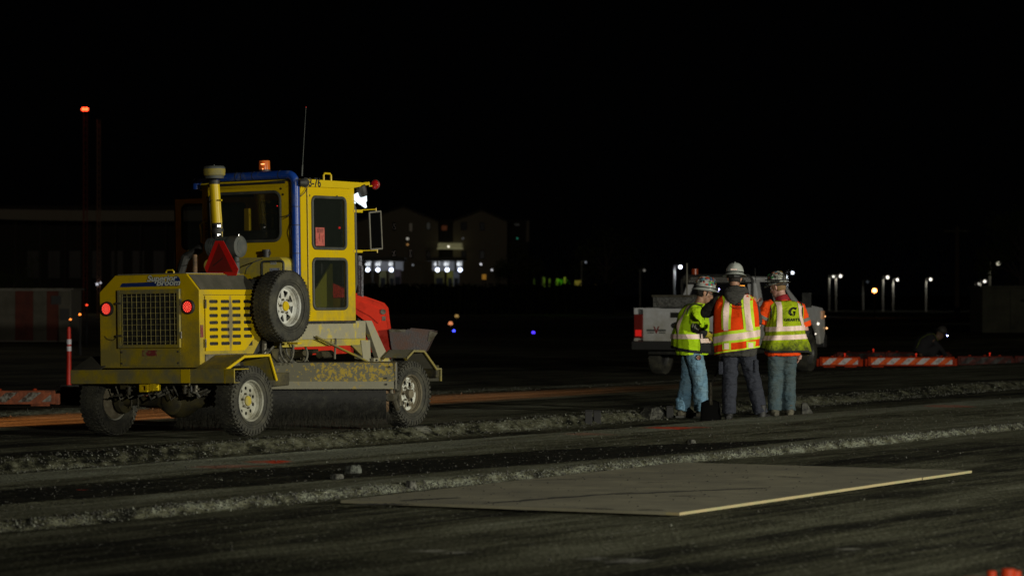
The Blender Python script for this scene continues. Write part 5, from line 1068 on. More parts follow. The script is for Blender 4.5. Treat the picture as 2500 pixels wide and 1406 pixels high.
# ---------------- right man: soiled lime vest over orange shirt, back to the camera
def right_man():
    Y = 44.4; X = (1916-1250)/F*Y; z0 = gz(X, Y)
    PR_ = empty('person', (X, Y, z0), R(10), 'person in soiled lime vest, orange shirt and dusty jeans, head bowed left', 'person', 'road workers standing in a huddle')
    hm = Matrix.Translation((-.075, .06, 1.655)) @ Matrix.Rotation(R(48), 4, 'Z') @ Matrix.Rotation(R(-16), 4, 'X')
    shL, shR = (-.215, .0, 1.42), (.19, .02, 1.40); eL, wL = (-.335, .04, 1.18), (-.33, .24, 1.38); eR, wR = (.28, .03, 1.12), (.235, .12, .83)
    an = [(-.13, .02, .09), (.06, .0, .09)]; kn = [(-.12, .04, .50), (.06, .03, .50)]
    b = MB(); head(b, hm, (-.02, .01, 1.46)); b.tube([(0, .0, .90), (0, .0, 1.1), (0, .0, 1.36), (0, .0, 1.46)], [.14, .14, .15, .08], 16, flat=.75)
    limb(b, [shL, eL, wL], [.052, .044, .03]); limb(b, [shR, eR, wR], [.052, .042, .03]); hand(b, wR, (-.15, .35, -1), (-1, 0, 0), 1.05, .5, 1); hand(b, wL, (.3, .1, 1), (.8, -.3, 0), 1.05, .6)
    for s_, k, a in ((-1, kn[0], an[0]), (1, kn[1], an[1])): limb(b, [(s_*.08-.03, .01, .88), k, a], [.08, .055, .04])
    cloth(b, 'body', M['skin_pale'], PR_, .009, 0); face_bits(PR_, hm, M['hair_blond'])
    T = Torso([(.80, -.03, .0, .215, .17), (.90, -.02, .0, .235, .185), (1.05, -.0, .0, .225, .18), (1.20, 0, .0, .215, .165), (1.32, 0, .0, .21, .15), (1.42, 0, .0, .195, .13), (1.47, -.005, .005, .13, .10), (1.50, -.01, .01, .075, .08)], 2.5, .014, 17)
    m = MB(); m.loft([[T.P(2*math.pi*k/32, z) for k in range(32)] for z in (.785, .85, .95, 1.1, 1.2, 1.3, 1.4, 1.46, 1.5)])
    for sh, el in ((shL, eL), (shR, eR)):
        e2 = Vector(sh).lerp(Vector(el), .88); m.tube([(sh[0]*.75, sh[1], sh[2]+.01), sh, tuple(Vector(sh).lerp(Vector(el), .5)), tuple(e2)], [.08, .088, .088, .092], 16)
    SH = cloth(m, 'orange_shirt', M['orange_shirt'], PR_, .013, .028)
    m = MB()
    for sh, el in ((shL, eL), (shR, eR)): A, B = Vector(sh).lerp(Vector(el), .50), Vector(sh).lerp(Vector(el), .64); m.tube([A, B], [.100, .101], 20, caps=False)
    build_each(m, 'sleeve_band', M['greystripe'], SH)
    m = MB(); m.tube([wR, Vector(wR).lerp(Vector(eR), .45)], [.04, .052], 14); m.tube([Vector(wR).lerp(Vector(eR), .45), eR], [.052, .06], 14); cloth(m, 'black_sleeve', M['black_cloth'], PR_, .011, .012)
    m = MB(); m.tube([Vector(wL)-Vector((0, .01, .10)), wL, Vector(wL)+Vector((.01, 0, .04))], [.052, .048, .044], 14); cloth(m, 'glove', mat('pale_glove', (.25, .27, .25), .8, 0, (.03, .03, .03), .5, 12, .08), PR_, .009, .01)
    m = MB(); nk = Vector((-.022, .012, 1.475)); m.tube([nk, nk+Vector((-.01, .01, .035)), nk+Vector((-.02, .02, .07))], [.098, .090, .080], 20); cloth(m, 'neck_bandana', M['collar_red'], PR_, .010, .012)
    m = MB(); trousers(m, (-.035, .0, .86), kn, an, .178, .110, .088, .082); cuffs(m, an, .080); cloth(m, 'jeans', M['jean_teal'], PR_, .013, .03)
    boots(PR_, [(-.13, .0, 0, R(8)), (.06, -.02, 0, R(-6))])
    V = Torso([(.78, .01, .0, .30, .235), (.86, .01, .0, .305, .24), (.95, .01, .0, .285, .225)]+[(z, cx, cy, rx+.022, ry+.022) for z, cx, cy, rx, ry in T.rows[2:]], 2.5, .03, 17)
    hem = lambda a: .845-.03*math.cos(a)-.02*math.sin(2*a)
    m = MB(); V.sheet(m, 0, 360, hem, lambda a: 1.488, 64, 28, .006, True); VS = solid(m.build('safety_vest', M['lime_dirty'], PR_, 180), .004)
    m = MB()
    for sx in (-1, 1): m.tube([(sx*.205, .01+.115*math.sin(t), 1.33+.15*math.cos(t)) for t in [2*math.pi*k/20 for k in range(21)]], .008, 6, caps=False)
    V.sheet(m, 0, 360, lambda a: hem(a)-.014, lambda a: hem(a)+.012, 64, 1, .008, True); m.build('binding', M['black_cloth'], VS, 180)
    m = MB()
    for x, k in ((-.105, .02), (.190, .03)): V.vstripe(m, (lambda z, x=x, k=k: x*(1-.35*max(0, z-1.25))-k*(z-1.2)), .062, 1.15, 1.475, 12, .013)
    V.sheet(m, 0, 360, lambda a: 1.105+.012*math.cos(a), lambda a: 1.165+.012*math.cos(a), 64, 3, .0145, True); V.sheet(m, 0, 360, lambda a: .995+.012*math.cos(a), lambda a: 1.055+.012*math.cos(a), 64, 3, .0145, True)
    m.build('reflective_tape', M['reflect'], VS, 180)
    lx = .045; m = MB(); vs, fs = text("G", .15, .0005, .18, .006, sx=1.1); m.add([V.back(lx+x, 1.345+y, .013) for x, y, z in vs], fs)
    vs, fs = text("GRANITE", .050, .0005, .12, .002, sx=1.0); m.add([V.back(lx+x, 1.245+y, .013) for x, y, z in vs], fs)
    m.build('vest_emblem', M['ink'], VS, 0)
    camo = mat('camouflage_sticker_hat', (.50, .52, .46), .4, 0, (.03, .03, .025), .52, 20, .02, 0, 80, .1)
    H, h2 = hard_hat(PR_, hm, camo, 1, R(4)); m = MB(); m.box(-.018, .018, .137, .150, .004, .026, h2); m.build('front_clip', M['chrome'], H, 0, .003)
    m = MB(); m.tube([tuple(h2 @ Vector((.125*math.cos(t), .147*math.sin(t), .045+.03*math.sin(t)))) for t in [2*math.pi*k/24 for k in range(25)]], .008, 6, caps=False); m.build('goggle_strap', M['black_cloth'], H)
right_man()
# ---------------- crouching worker beyond the barricades
def far_man():
    Y = 82.; c = at(2262, 850, Y); z0 = gz(c.x, Y)
    PR_ = empty('person', (c.x, Y, z0), R(-75), 'person crouching beyond the low striped barricades with a lit blue headlamp', 'person')
    b = MB(); hm = Matrix.Translation((0, .34, .72)) @ Matrix.Rotation(R(-35), 4, 'X'); head(b, hm, (0, .22, .62)); b.tube([(0, -.15, .28), (0, -.06, .5), (0, .15, .62)], [.15, .16, .12], 16)
    limb(b, [(.15, .12, .56), (.20, .3, .36), (.12, .45, .2)], [.055, .045, .03]); limb(b, [(-.15, .12, .56), (-.20, .3, .36), (-.12, .45, .2)], [.055, .045, .03]); hand(b, (.12, .45, .2), (0, .6, -.6), (-1, 0, 0)); hand(b, (-.12, .45, .2), (0, .6, -.6), (1, 0, 0))
    for s_ in (-1, 1): limb(b, [(s_*.09, -.15, .28), (s_*.16, .2, .42), (s_*.16, -.0, .08)], [.09, .07, .045])
    cloth(b, 'body', mat('darkened_skin', (.14, .08, .05), .6), PR_, .014, 0)  # skin, hat and clothes coloured dark to stand in for dim light
    m = MB()
    for s_ in (-1, 1): m.tube([(s_*.15, .12, .56), (s_*.20, .3, .36), (s_*.13, .43, .22)], [.07, .06, .045], 12)
    cloth(m, 'black_sleeves', M['black_cloth'], PR_, .014, .01)
    m = MB(); m.tube([(0, -.18, .26), (0, -.08, .5), (0, .14, .64), (0, .2, .66)], [.20, .21, .17, .10], 16); cloth(m, 'dark_jacket', M['black_cloth'], PR_, .018, .02)
    m = MB()
    for k in (-.12, .12): m.tube([(k, -.30, .4), (k, -.20, .62), (k, -.02, .72), (k, .15, .73), (k*1.1, .24, .56)], .012, 8)
    m.build('lime_trim', M['lime_dirty'], PR_)
    m = MB()
    for s_ in (-1, 1): m.tube([(s_*.08, -.17, .28), (s_*.16, .2, .42)], [.11, .09], 12); m.tube([(s_*.16, .2, .42), (s_*.16, 0, .1)], [.09, .07], 12)
    cloth(m, 'work_trousers', M['black_cloth'], PR_, .018, .02); boots(PR_, [(-.16, -.02, 0, 0), (.16, -.02, 0, 0)])
    H, h2 = hard_hat(PR_, hm, mat('darkened_hard_hat', (.05, .045, .04), .5), 0, 0); m = MB(); m.box(-.02, .02, .135, .16, .01, .04, h2); HL = m.build('headlamp', M['black'], H, 0); m = MB(); m.ball(tuple(h2 @ Vector((.03, .17, .02))), .014, 10); m.build('headlamp_bulb', emis('headlamp_blue_glow', (.35, .4, 1), 30), H)
far_man()
# ---------------- shovels and loose things in the trench
def shovel(loc, rz, lean, label, blade=True):
    S_ = empty('shovel', loc, rz, label, 'shovel'); S_.rotation_euler = (R(lean), 0, rz)
    mb = MB(); rings = []
    for z, w, d in ((0, .125, 0), (.02, .13, .002), (.15, .128, .02), (.25, .12, .028), (.285, .05, .02)): rings.append([(w*t, d-.03*(1-t*t)*(1 if z < .26 else .3), z) for t in [-1, -.75, -.4, 0, .4, .75, 1]])
    mb.loft(rings, False, False); solid(mb.build('blade', mat('black_shovel_blade', (.005, .005, .005), .8, spec=.2), S_, 30), .004)
    mb = MB(); mb.tube([(0, -.01, .22), (0, .0, .34), (0, .02, .5)], [.022, .02, .015], 10); mb.build('socket', M['steel'], S_); mb = MB(); mb.tube([(0, .015, .45), (.14, .05, .80)], .012, 10); mb.build('handle', mat('shovel_handle', (.016, .013, .009), .8), S_)
    mb = MB(); mb.tube([(.10, .05, .89), (.20, .05, .89)], .012, 8); mb.tube([(.14, .05, .80), (.10, .05, .89)], .010, 8); mb.tube([(.14, .05, .80), (.20, .05, .89)], .010, 8); mb.build('grip', M['black'], S_)
p = at(1741, 1027, 42.4); shovel((p.x+.03, 43.42, gz(p.x, 43.42)-.03), R(-2), -3, 'square shovel with black blade standing upright between two workers')
p = at(1966, 1000, 44.9); 
mb = MB(); mb.hexa([(-.05, 0, 0), (.14, 0, 0), (.02, 0, .19), (-.04, 0, .2)], [(-.03, .4, 0), (.16, .4, 0), (.05, .4, .16), (-.02, .4, .17)]); o = mb.build('asphalt_chunk', mat('broken_asphalt', (.03, .03, .028), .85, 0, (.12, .12, .10), .45, 14, .1, .8, 30), None, 0, .01); o.location = (p.x, 44.9, gz(p.x, 44.9)-.02); tag(o, 'dark wedge of broken asphalt beside the boots of the rightmost worker', 'asphalt chunk')
chk = mat('asphalt_chunk', (.035, .035, .03), .85, 0, (.16, .16, .13), .4, 18, .1, 1., 40)
def chunk(px, py, w, d, h, label, seed, mt=chk, dz=0.):
    r_ = random.Random(seed); p = on_ground(px, py); mb = MB(); n = 7; rings = []
    for k, (zz, sc_) in enumerate(((-.03, 1.), (h*.45, 1.05), (h*.9, .85), (h, .70))): rings.append([((w/2*sc_*r_.uniform(.8, 1.15))*math.cos(2*math.pi*i/n+.2*k*.3), (d/2*sc_*r_.uniform(.8, 1.15))*math.sin(2*math.pi*i/n), zz*(r_.uniform(.85, 1.1) if k else 1)) for i in range(n)])
    mb.loft(rings); o = mb.build('asphalt_chunk', mt, None, 0, .003); o.location = (p.x, p.y, gz(p.x, p.y)+dz); tag(o, label, 'asphalt chunk', 'asphalt chunks lying on the milled surface'); return o
chunk(1592, 1019, .34, .5, .13, 'low dark mound of asphalt in the trench left of the workers', 4)
chunk(860, 1152, .15, .16, .055, 'palest of the asphalt chunks, lying on the black strip in front of the sweeper', 5, mat('pale_chunk', (.035, .038, .032), .8, 0, (.10, .11, .09), .5, 20, .1, 1., 40))
chunk(822, 1166, .11, .12, .03, 'small flat dark asphalt chunk left of the pale chunk on the black strip', 6)
chunk(1003, 1190, .10, .12, .05, 'small dark asphalt chunk on the lip of the near step, left of the plywood', 7)
chunk(1688, 1080, .10, .16, .03, 'lone dark asphalt chunk on the raised strip below the workers', 8)
for (px, py, hh, lb) in ((1437, 1031, .15, 'left one of the pair of black blocks standing in the trench'), (1458, 1030, .145, 'right one of the pair of black blocks standing in the trench'), (1635, 1018, .145, 'single black block standing by the feet of the leftmost worker')):
    p = on_ground(px, py); mb = MB(); mb.box(-.045, .045, -.05, .05, -.05, hh); mb.box(-.05, .05, -.055, .055, hh-.02, hh-.008); o = mb.build('black_block', mat('block_black', (.008, .008, .008), .7), None, 0, .006); o.location = (p.x, p.y, gz(p.x, p.y)); tag(o, lb, 'rubber block', 'black blocks in the trench')  # small upright black boxes
# ================================================================== PLYWOOD SHEETS
def plywood():
    c = [on_ground(*p) for p in ((830, 1231), (1657, 1262), (2371, 1157))]; A, B, C_ = [Vector((p.x, p.y, 0)) for p in c]; D = A+(C_-B); z0 = max(p.z for p in c)+.012
    root = empty('plywood_mat', (B.x, B.y, z0), 0, 'large mat of dusty plywood sheets lying flat on the asphalt in the foreground', 'plywood mat')
    e1 = (A-B); e2 = (C_-B); L1, L2 = e1.length, e2.length; e1.normalize(); e2.normalize()
    pm = mat('dusty_plywood', (.31, .29, .19), .85, 0, (.13, .122, .085), .46, 1.5, .2, .1, 60, .12); N = pm.node_tree.nodes; L = pm.node_tree.links
    em = mat('plywood_edge', (.32, .26, .13), .7, 0, (.24, .26, .13), .35, 5, .12, .1, 60)
    n = 5
    for k in range(n):
        y0_, y1_ = L2*k/n+.002, L2*(k+1)/n-.002; o_ = random.uniform(-.01, .01); mb = MB(); f = lambda a, b_, z: tuple(e1*a+e2*b_+Vector((0, 0, z)))
        mb.hexa([f(o_, y0_, -.002), f(L1+o_, y0_, -.002), f(L1+o_, y1_, -.002), f(o_, y1_, -.002)], [f(o_, y0_, .019), f(L1+o_, y0_, .019), f(L1+o_, y1_, .019), f(o_, y1_, .019)])
        s = mb.build('plywood_sheet', pm, root, 0, .002); mb = MB()
        mb.hexa([f(o_-.002, y0_, .0), f(o_-.0005, y0_, .0), f(o_-.0005, y1_, .0), f(o_-.002, y1_, .0)], [f(o_-.002, y0_, .0185), f(o_-.0005, y0_, .0185), f(o_-.0005, y1_, .0185), f(o_-.002, y1_, .0185)]); mb.build('raw_edge', em, s, 0)
        if k == 0: mb = MB(); mb.hexa([f(.0, y0_-.0015, .0), f(.10, y0_-.0015, .0), f(.10, y0_-.0003, .0), f(.0, y0_-.0003, .0)], [f(.0, y0_-.0015, .0185), f(.10, y0_-.0015, .0185), f(.10, y0_-.0003, .0185), f(.0, y0_-.0003, .0185)]); mb.build('raw_edge', em, s, 0)
    shade_and_stain = mat('black_shadow_and_smear', (.02, .02, .016), .8)
    mb = MB()                                                     # long strips stand in for a cast shadow, the rest are tar smears
    def dark_streak(pa, pb, w):
        a = ray(*pa); b_ = ray(*pb); z = z0+.0275; a = a*((z-CAMZ)/a.z); b_ = b_*((z-CAMZ)/b_.z); up, lo = [], []
        dd = (b_-a); pn = Vector((-dd.y, dd.x, 0)).normalized(); m = 26
        for i in range(m+1):
            t = i/m; q = a+dd*t; ww = w*math.sin(math.pi*min(1, t*1.02))**.6*(1+float(vnoise(i*.7, pa[0]))*1.3)+.002; ww2 = w*.6*(1+float(vnoise(i*.9, pa[1]))*1.6)
            up.append((q.x-root.location.x+pn.x*ww, q.y-root.location.y+pn.y*ww, .0215)); lo.append((q.x-root.location.x-pn.x*ww2, q.y-root.location.y-pn.y*ww2, .0215))
        mb.loft([up, lo], False, False)
    dark_streak((1180, 1226), (1545, 1199), .055); dark_streak((1500, 1204), (1875, 1188), .05); dark_streak((1430, 1238), (1500, 1240), .03); dark_streak((1560, 1241), (1625, 1242), .03); dark_streak((1640, 1208), (1700, 1207), .02); dark_streak((980, 1219), (1120, 1212), .06); dark_streak((1300, 1170), (1420, 1166), .02); dark_streak((1560, 1176), (1640, 1174), .015); dark_streak((1700, 1160), (1770, 1159), .012); dark_streak((870, 1228), (1010, 1228), .10); dark_streak((1240, 1242), (1330, 1244), .02); dark_streak((1900, 1160), (1960, 1163), .02)
    mb2 = MB()
    for k in range(240):
        u_, v_ = random.random()**.7*L1, random.random()*L2; q = e1*u_+e2*v_; r_ = random.choice((.002, .003, .004, .006)); mb2.ball((q.x, q.y, .020+r_*.3), r_, 5, sc=(random.uniform(.8, 1.8), random.uniform(.8, 1.6), .7))
    gr = mb2.build('scattered_grit', shade_and_stain, root, 0); gr['kind'] = 'stuff'
    build_each(mb, 'shadow_and_tar_smear', shade_and_stain, root, 0)
plywood()
# ================================================================== PICKUP TRUCK
M['truck'] = mat('white_truck_paint', (.60, .61, .63), .32, 0, (.38, .37, .33), .3, 4, .2, .03, 40, .04, (.6, 1.4), coat=.5)
M['tglass'] = mat('truck_dark_glass', (.01, .01, .012), .08, 0, spec=.7)
def truck():
    Dr = 71.5; X = (1656-1250)/F*Dr; z0 = gz(X, Dr)
    T = empty('pickup_truck', (X, Dr, z0), R(-25.5), 'white crew cab pickup truck with side toolbox parked behind the three workers', 'pickup truck')
    def arch(cy, r, n=12): return [(cy-r*math.cos(math.pi*k/n), .58+max(0, r*math.sin(math.pi*k/n)-.05)) for k in range(n+1)]
    side = [(0, .62)]+[(y, max(.58, z)) for y, z in arch(1.15, .50)]+[(y, max(.58, z)) for y, z in arch(5.05, .50)]+[(5.85, .60), (5.95, .80), (5.93, 1.20), (5.80, 1.36), (4.75, 1.45), (2.16, 1.42), (2.13, 1.38), (0, 1.38)]
    for sx in (-1, 1):
        vs, fs = plate(side, [], .05); mb = MB(); mb.add(vs, fs, frame_mtx((sx*.965, 0, 0), (0, 1, 0), (0, 0, 1)))
        P_ = mb.build('body_side', M['truck'], T, 0, .012)
        for cy in (1.15, 5.05):
            mb = MB(); mb.tube([(sx*1.0, cy-.52*math.cos(t), .58+.50*math.sin(t)) for t in [math.pi*k/14 for k in range(15)]], .035, 8); mb.build('wheel_arch_flare', M['truck'], P_)
        mb = MB()
        for yy in (2.16, 3.05, 3.95): mb.box(sx*.9905-.0015, sx*.9905+.0015, yy, yy+.012, .62, 1.40)
        mb.build('door_gaps', M['void'], P_, 0); mb = MB()
        for yy in (2.95, 3.85): mb.box(sx*1.0-.015, sx*1.0+.015, yy-.16, yy, 1.14, 1.17)
        mb.build('door_handle', M['chrome'], P_, 0, .004)
    mb = MB(); mb.box(-.94, .94, .05, 2.1, .72, .78); mb.box(-.94, .94, 2.10, 2.16, .62, 1.40); mb.box(-.94, .94, 2.16, 4.7, .60, 1.38); mb.build('bed_and_floor', M['truck'], T, 0)
    mb = MB(); mb.box(-.80, .80, .3, 5.9, .42, .60); mb.box(-.9, .9, 4.6, 5.4, .55, 1.0); mb.build('chassis', M['void'], T, 0)
    hood = [[(x, 4.70, 1.42+.04*(1-abs(x)/.95)) for x in (-.95, -.5, 0, .5, .95)], [(x, 5.4, 1.38+.06*(1-abs(x)/.95)) for x in (-.95, -.5, 0, .5, .95)], [(x, 5.90, 1.22+.08*(1-abs(x)/.95)) for x in (-.92, -.5, 0, .5, .92)], [(x, 5.97, .9) for x in (-.92, -.5, 0, .5, .92)]]
    mb = MB(); mb.loft(hood, False, False); solid(mb.build('hood', M['truck'], T, 30), .02)
    # tailgate
    mb = MB(); mb.box(-.78, .78, -.02, .05, .70, 1.37); mb.box(-.78, .78, -.035, -.02, 1.31, 1.37); TG = mb.build('tailgate', M['truck'], T, 0, .01)
    mb = MB(); mb.box(-.17, .17, -.026, -.018, 1.18, 1.29); mb.build('tailgate_handle', M['ink'], TG, 0, .012)
    mb = MB(); mb.disc((0, -.02, 1.02), .155, (0, -1, 0), .008, 28, flat=.5); mb.build('oval_emblem', M['ink'], TG)
    mb = MB()
    for x0_, x1_ in ((-.70, -.52), (-.44, -.27)): mb.box(x0_, x1_, -.0235, -.0205, .90, .94); mb.box(x0_+.02, x1_-.01, -.0235, -.0205, .86, .88)
    ST = mb.build('tailgate_sticker', M['greyplastic'], TG, 0); letter("V", (-.48, -.0235, .92), .20, M['decal_red'], TG, off=.006)
    mb = MB(); mb.box(-.98, .98, -.18, -.05, .52, .70); mb.build('rear_bumper', mat('dull_chrome_bumper', (.10, .10, .10), .4, .7), T, 0, .02)
    for sx in (-1, 1):
        mb = MB(); mb.box(sx*.88-.10, sx*.88+.10, -.03, .06, .76, 1.25); TL_ = mb.build('tail_light', M['red_dark'], T, 0, .01)
        mb = MB(); mb.box(sx*.88-.07, sx*.88+.07, -.036, -.0305, .80, .93); mb.build('lit_lens', emis('lit_red_lens', (1, .02, .015), .30) if sx < 0 else M['red_dark'], TL_, 0, .003)
    # cab greenhouse
    lo = [(-.93, 2.18), (.93, 2.18), (.93, 4.75), (-.93, 4.75)]; up = [(-.76, 2.36), (.76, 2.36), (.74, 3.95), (-.74, 3.95)]
    mb = MB(); L0 = [(x, y, 1.40) for x, y in lo]; L1 = [(x, y, 1.98) for x, y in up]; mb.hexa(L0, L1); L2_ = [(x*.93, 2.36+(y-2.36)*.93+.05, 2.04) for x, y in up]; mb.hexa(L1, L2_); CG = mb.build('cab', M['truck'], T, 30, .03)
    def quad_on(a, b_, c_, d, t, name, m, k=.012):
        P4 = [Vector(p) for p in (a, b_, c_, d)]; nn = (P4[1]-P4[0]).cross(P4[3]-P4[0]).normalized()*k; mb = MB(); mb.hexa([tuple(p-nn*.5) for p in P4], [tuple(p+nn) for p in P4]); return mb.build(name, m, CG, 0, .0)
    def lerp3(u, v, A, B, C4, D4): A, B, C4, D4 = map(Vector, (A, B, C4, D4)); return tuple(A.lerp(B, u).lerp(D4.lerp(C4, u), v))
    for sx in (-1, 1):
        A, B, C4, D4 = (sx*.93, 2.18, 1.40), (sx*.93, 4.75, 1.40), (sx*.74, 3.95, 1.98), (sx*.76, 2.36, 1.98)
        for (u0_, u1_, u2_, u3_) in ((.10, .36, .46, .14), (.40, .80, .90, .50)):
            p = [lerp3(u0_, .06, A, B, C4, D4), lerp3(u1_, .06, A, B, C4, D4), lerp3(u2_, .90, A, B, C4, D4), lerp3(u3_, .90, A, B, C4, D4)]
            if sx < 0: p = p[::-1]
            quad_on(*p, .01, 'side_window', M['tglass'])
    A, B, C4, D4 = (-.93, 2.18, 1.40), (.93, 2.18, 1.40), (.76, 2.36, 1.98), (-.76, 2.36, 1.98); RW = quad_on(*[lerp3(u, v, A, B, C4, D4) for u, v in ((.10, .10), (.90, .10), (.88, .88), (.12, .88))], .01, 'rear_window', M['tglass'])
    A, B, C4, D4 = (.93, 4.75, 1.40), (-.93, 4.75, 1.40), (-.74, 3.95, 1.98), (.74, 3.95, 1.98); quad_on(*[lerp3(u, v, A, B, C4, D4) for u, v in ((.06, .04), (.94, .04), (.94, .94), (.06, .94))], .01, 'windscreen', M['tglass'])
    # headache rack with mesh, toolbox, poles
    mb = MB(); mb.tube([(-.80, 2.10, 1.38), (-.80, 2.10, 1.98), (-.72, 2.10, 2.06), (.72, 2.10, 2.06), (.80, 2.10, 1.98), (.80, 2.10, 1.38)], .03, 8); mb.tube([(-.78, 2.10, 1.90), (.78, 2.10, 1.90)], .02, 8); HR = mb.build('headache_rack', M['black'], T)
    mb = MB()
    for k in range(50): x = -.76+k*.031; mb.tube([(x-.04, 2.10, 1.92), (x+.04, 2.10, 2.04)], .004, 4); mb.tube([(x+.04, 2.105, 1.92), (x-.04, 2.105, 2.04)], .004, 4)
    mb.build('rack_mesh', M['steel'], HR)
    mb = MB(); mb.box(-.98, -.05, .95, 2.0, 1.39, 1.62); TB = mb.build('toolbox', mat('diamond_plate', (.22, .22, .21), .4, .5, (.10, .10, .09), .5, 30, .05, .6, 90), T, 0, .015); mb = MB(); mb.box(-1.0, -.04, .93, 2.02, 1.60, 1.65); mb.build('toolbox_lid', M['steel'], TB, 0, .01)
    p = MB(); p.tube([(-.62, 1.95, 1.4), (-.62, 1.95, 2.32)], .016, 8); p.build('light_pole', M['concrete'], T); p = MB(); p.tube([(-.50, 2.1, 2.08), (-.50, 2.1, 2.2)], .07, 12); p.build('beacon', mat('dark_amber_beacon', (.25, .04, .01), .3, emit=(1, .12, .02), es=.02), T)
    p = MB(); p.tube([(.80, 2.3, 1.9), (.80, 2.25, 2.22)], .008, 6); p.build('antenna', M['black'], T)
    # amber light seen through the cab; glowing balls stand in for body glints
    p = MB(); p.box(.45, .55, 2.27, 2.29, 1.80, 1.85); p.build('amber_dash_light', emis('amber_dash', (1, .38, .05), 1.6), T)
    p = MB(); p.ball((.28, 2.2, 1.72), .022, 8); p.ball((.99, 4.6, 1.42), .03, 8); p.ball((1.0, 5.5, 1.02), .03, 8); p.ball((1.0, 5.35, .80), .018, 8); p.build('lamp_glints', emis('warm_white_glint', (1, .9, .75), 1.6), T)
    mb = MB(); mb.box(.98, 1.02, 5.70, 5.86, 1.12, 1.30); mb.build('headlight', mat('amber_headlight_edge', (.6, .35, .2), .2, emit=(1, .35, .1), es=.05), T, 0, .01); mb = MB(); mb.ball((1.02, 5.98, .92), .025, 8); mb.ball((1.0, 5.93, 1.18), .018, 8); mb.build('marker_light', emis('amber_marker', (1, .5, .2), 1.6), T)
    mb = MB(); mb.box(-.98, .98, 5.93, 6.12, .50, .78); mb.build('front_bumper', M['black'], T, 0, .02)
    for sx in (-1, 1): mb = MB(); mb.box(sx*1.12-.1, sx*1.12+.1, 4.45, 4.52, 1.38, 1.70); mb.tube([(sx*.93, 4.5, 1.45), (sx*1.1, 4.5, 1.5)], .02, 6); mb.build('side_mirror', M['black'], T, 0, .02)
    for sx in (-1, 1):
        for cy in (1.15, 5.05): o = wheel(sx*.88, cy, .39, 'modular', sx, Rr=.395, Wd=.25, rim=.225, lugs='block', inner=mat('dull_alloy', (.12, .12, .115), .5, .4), parent=T)
truck()
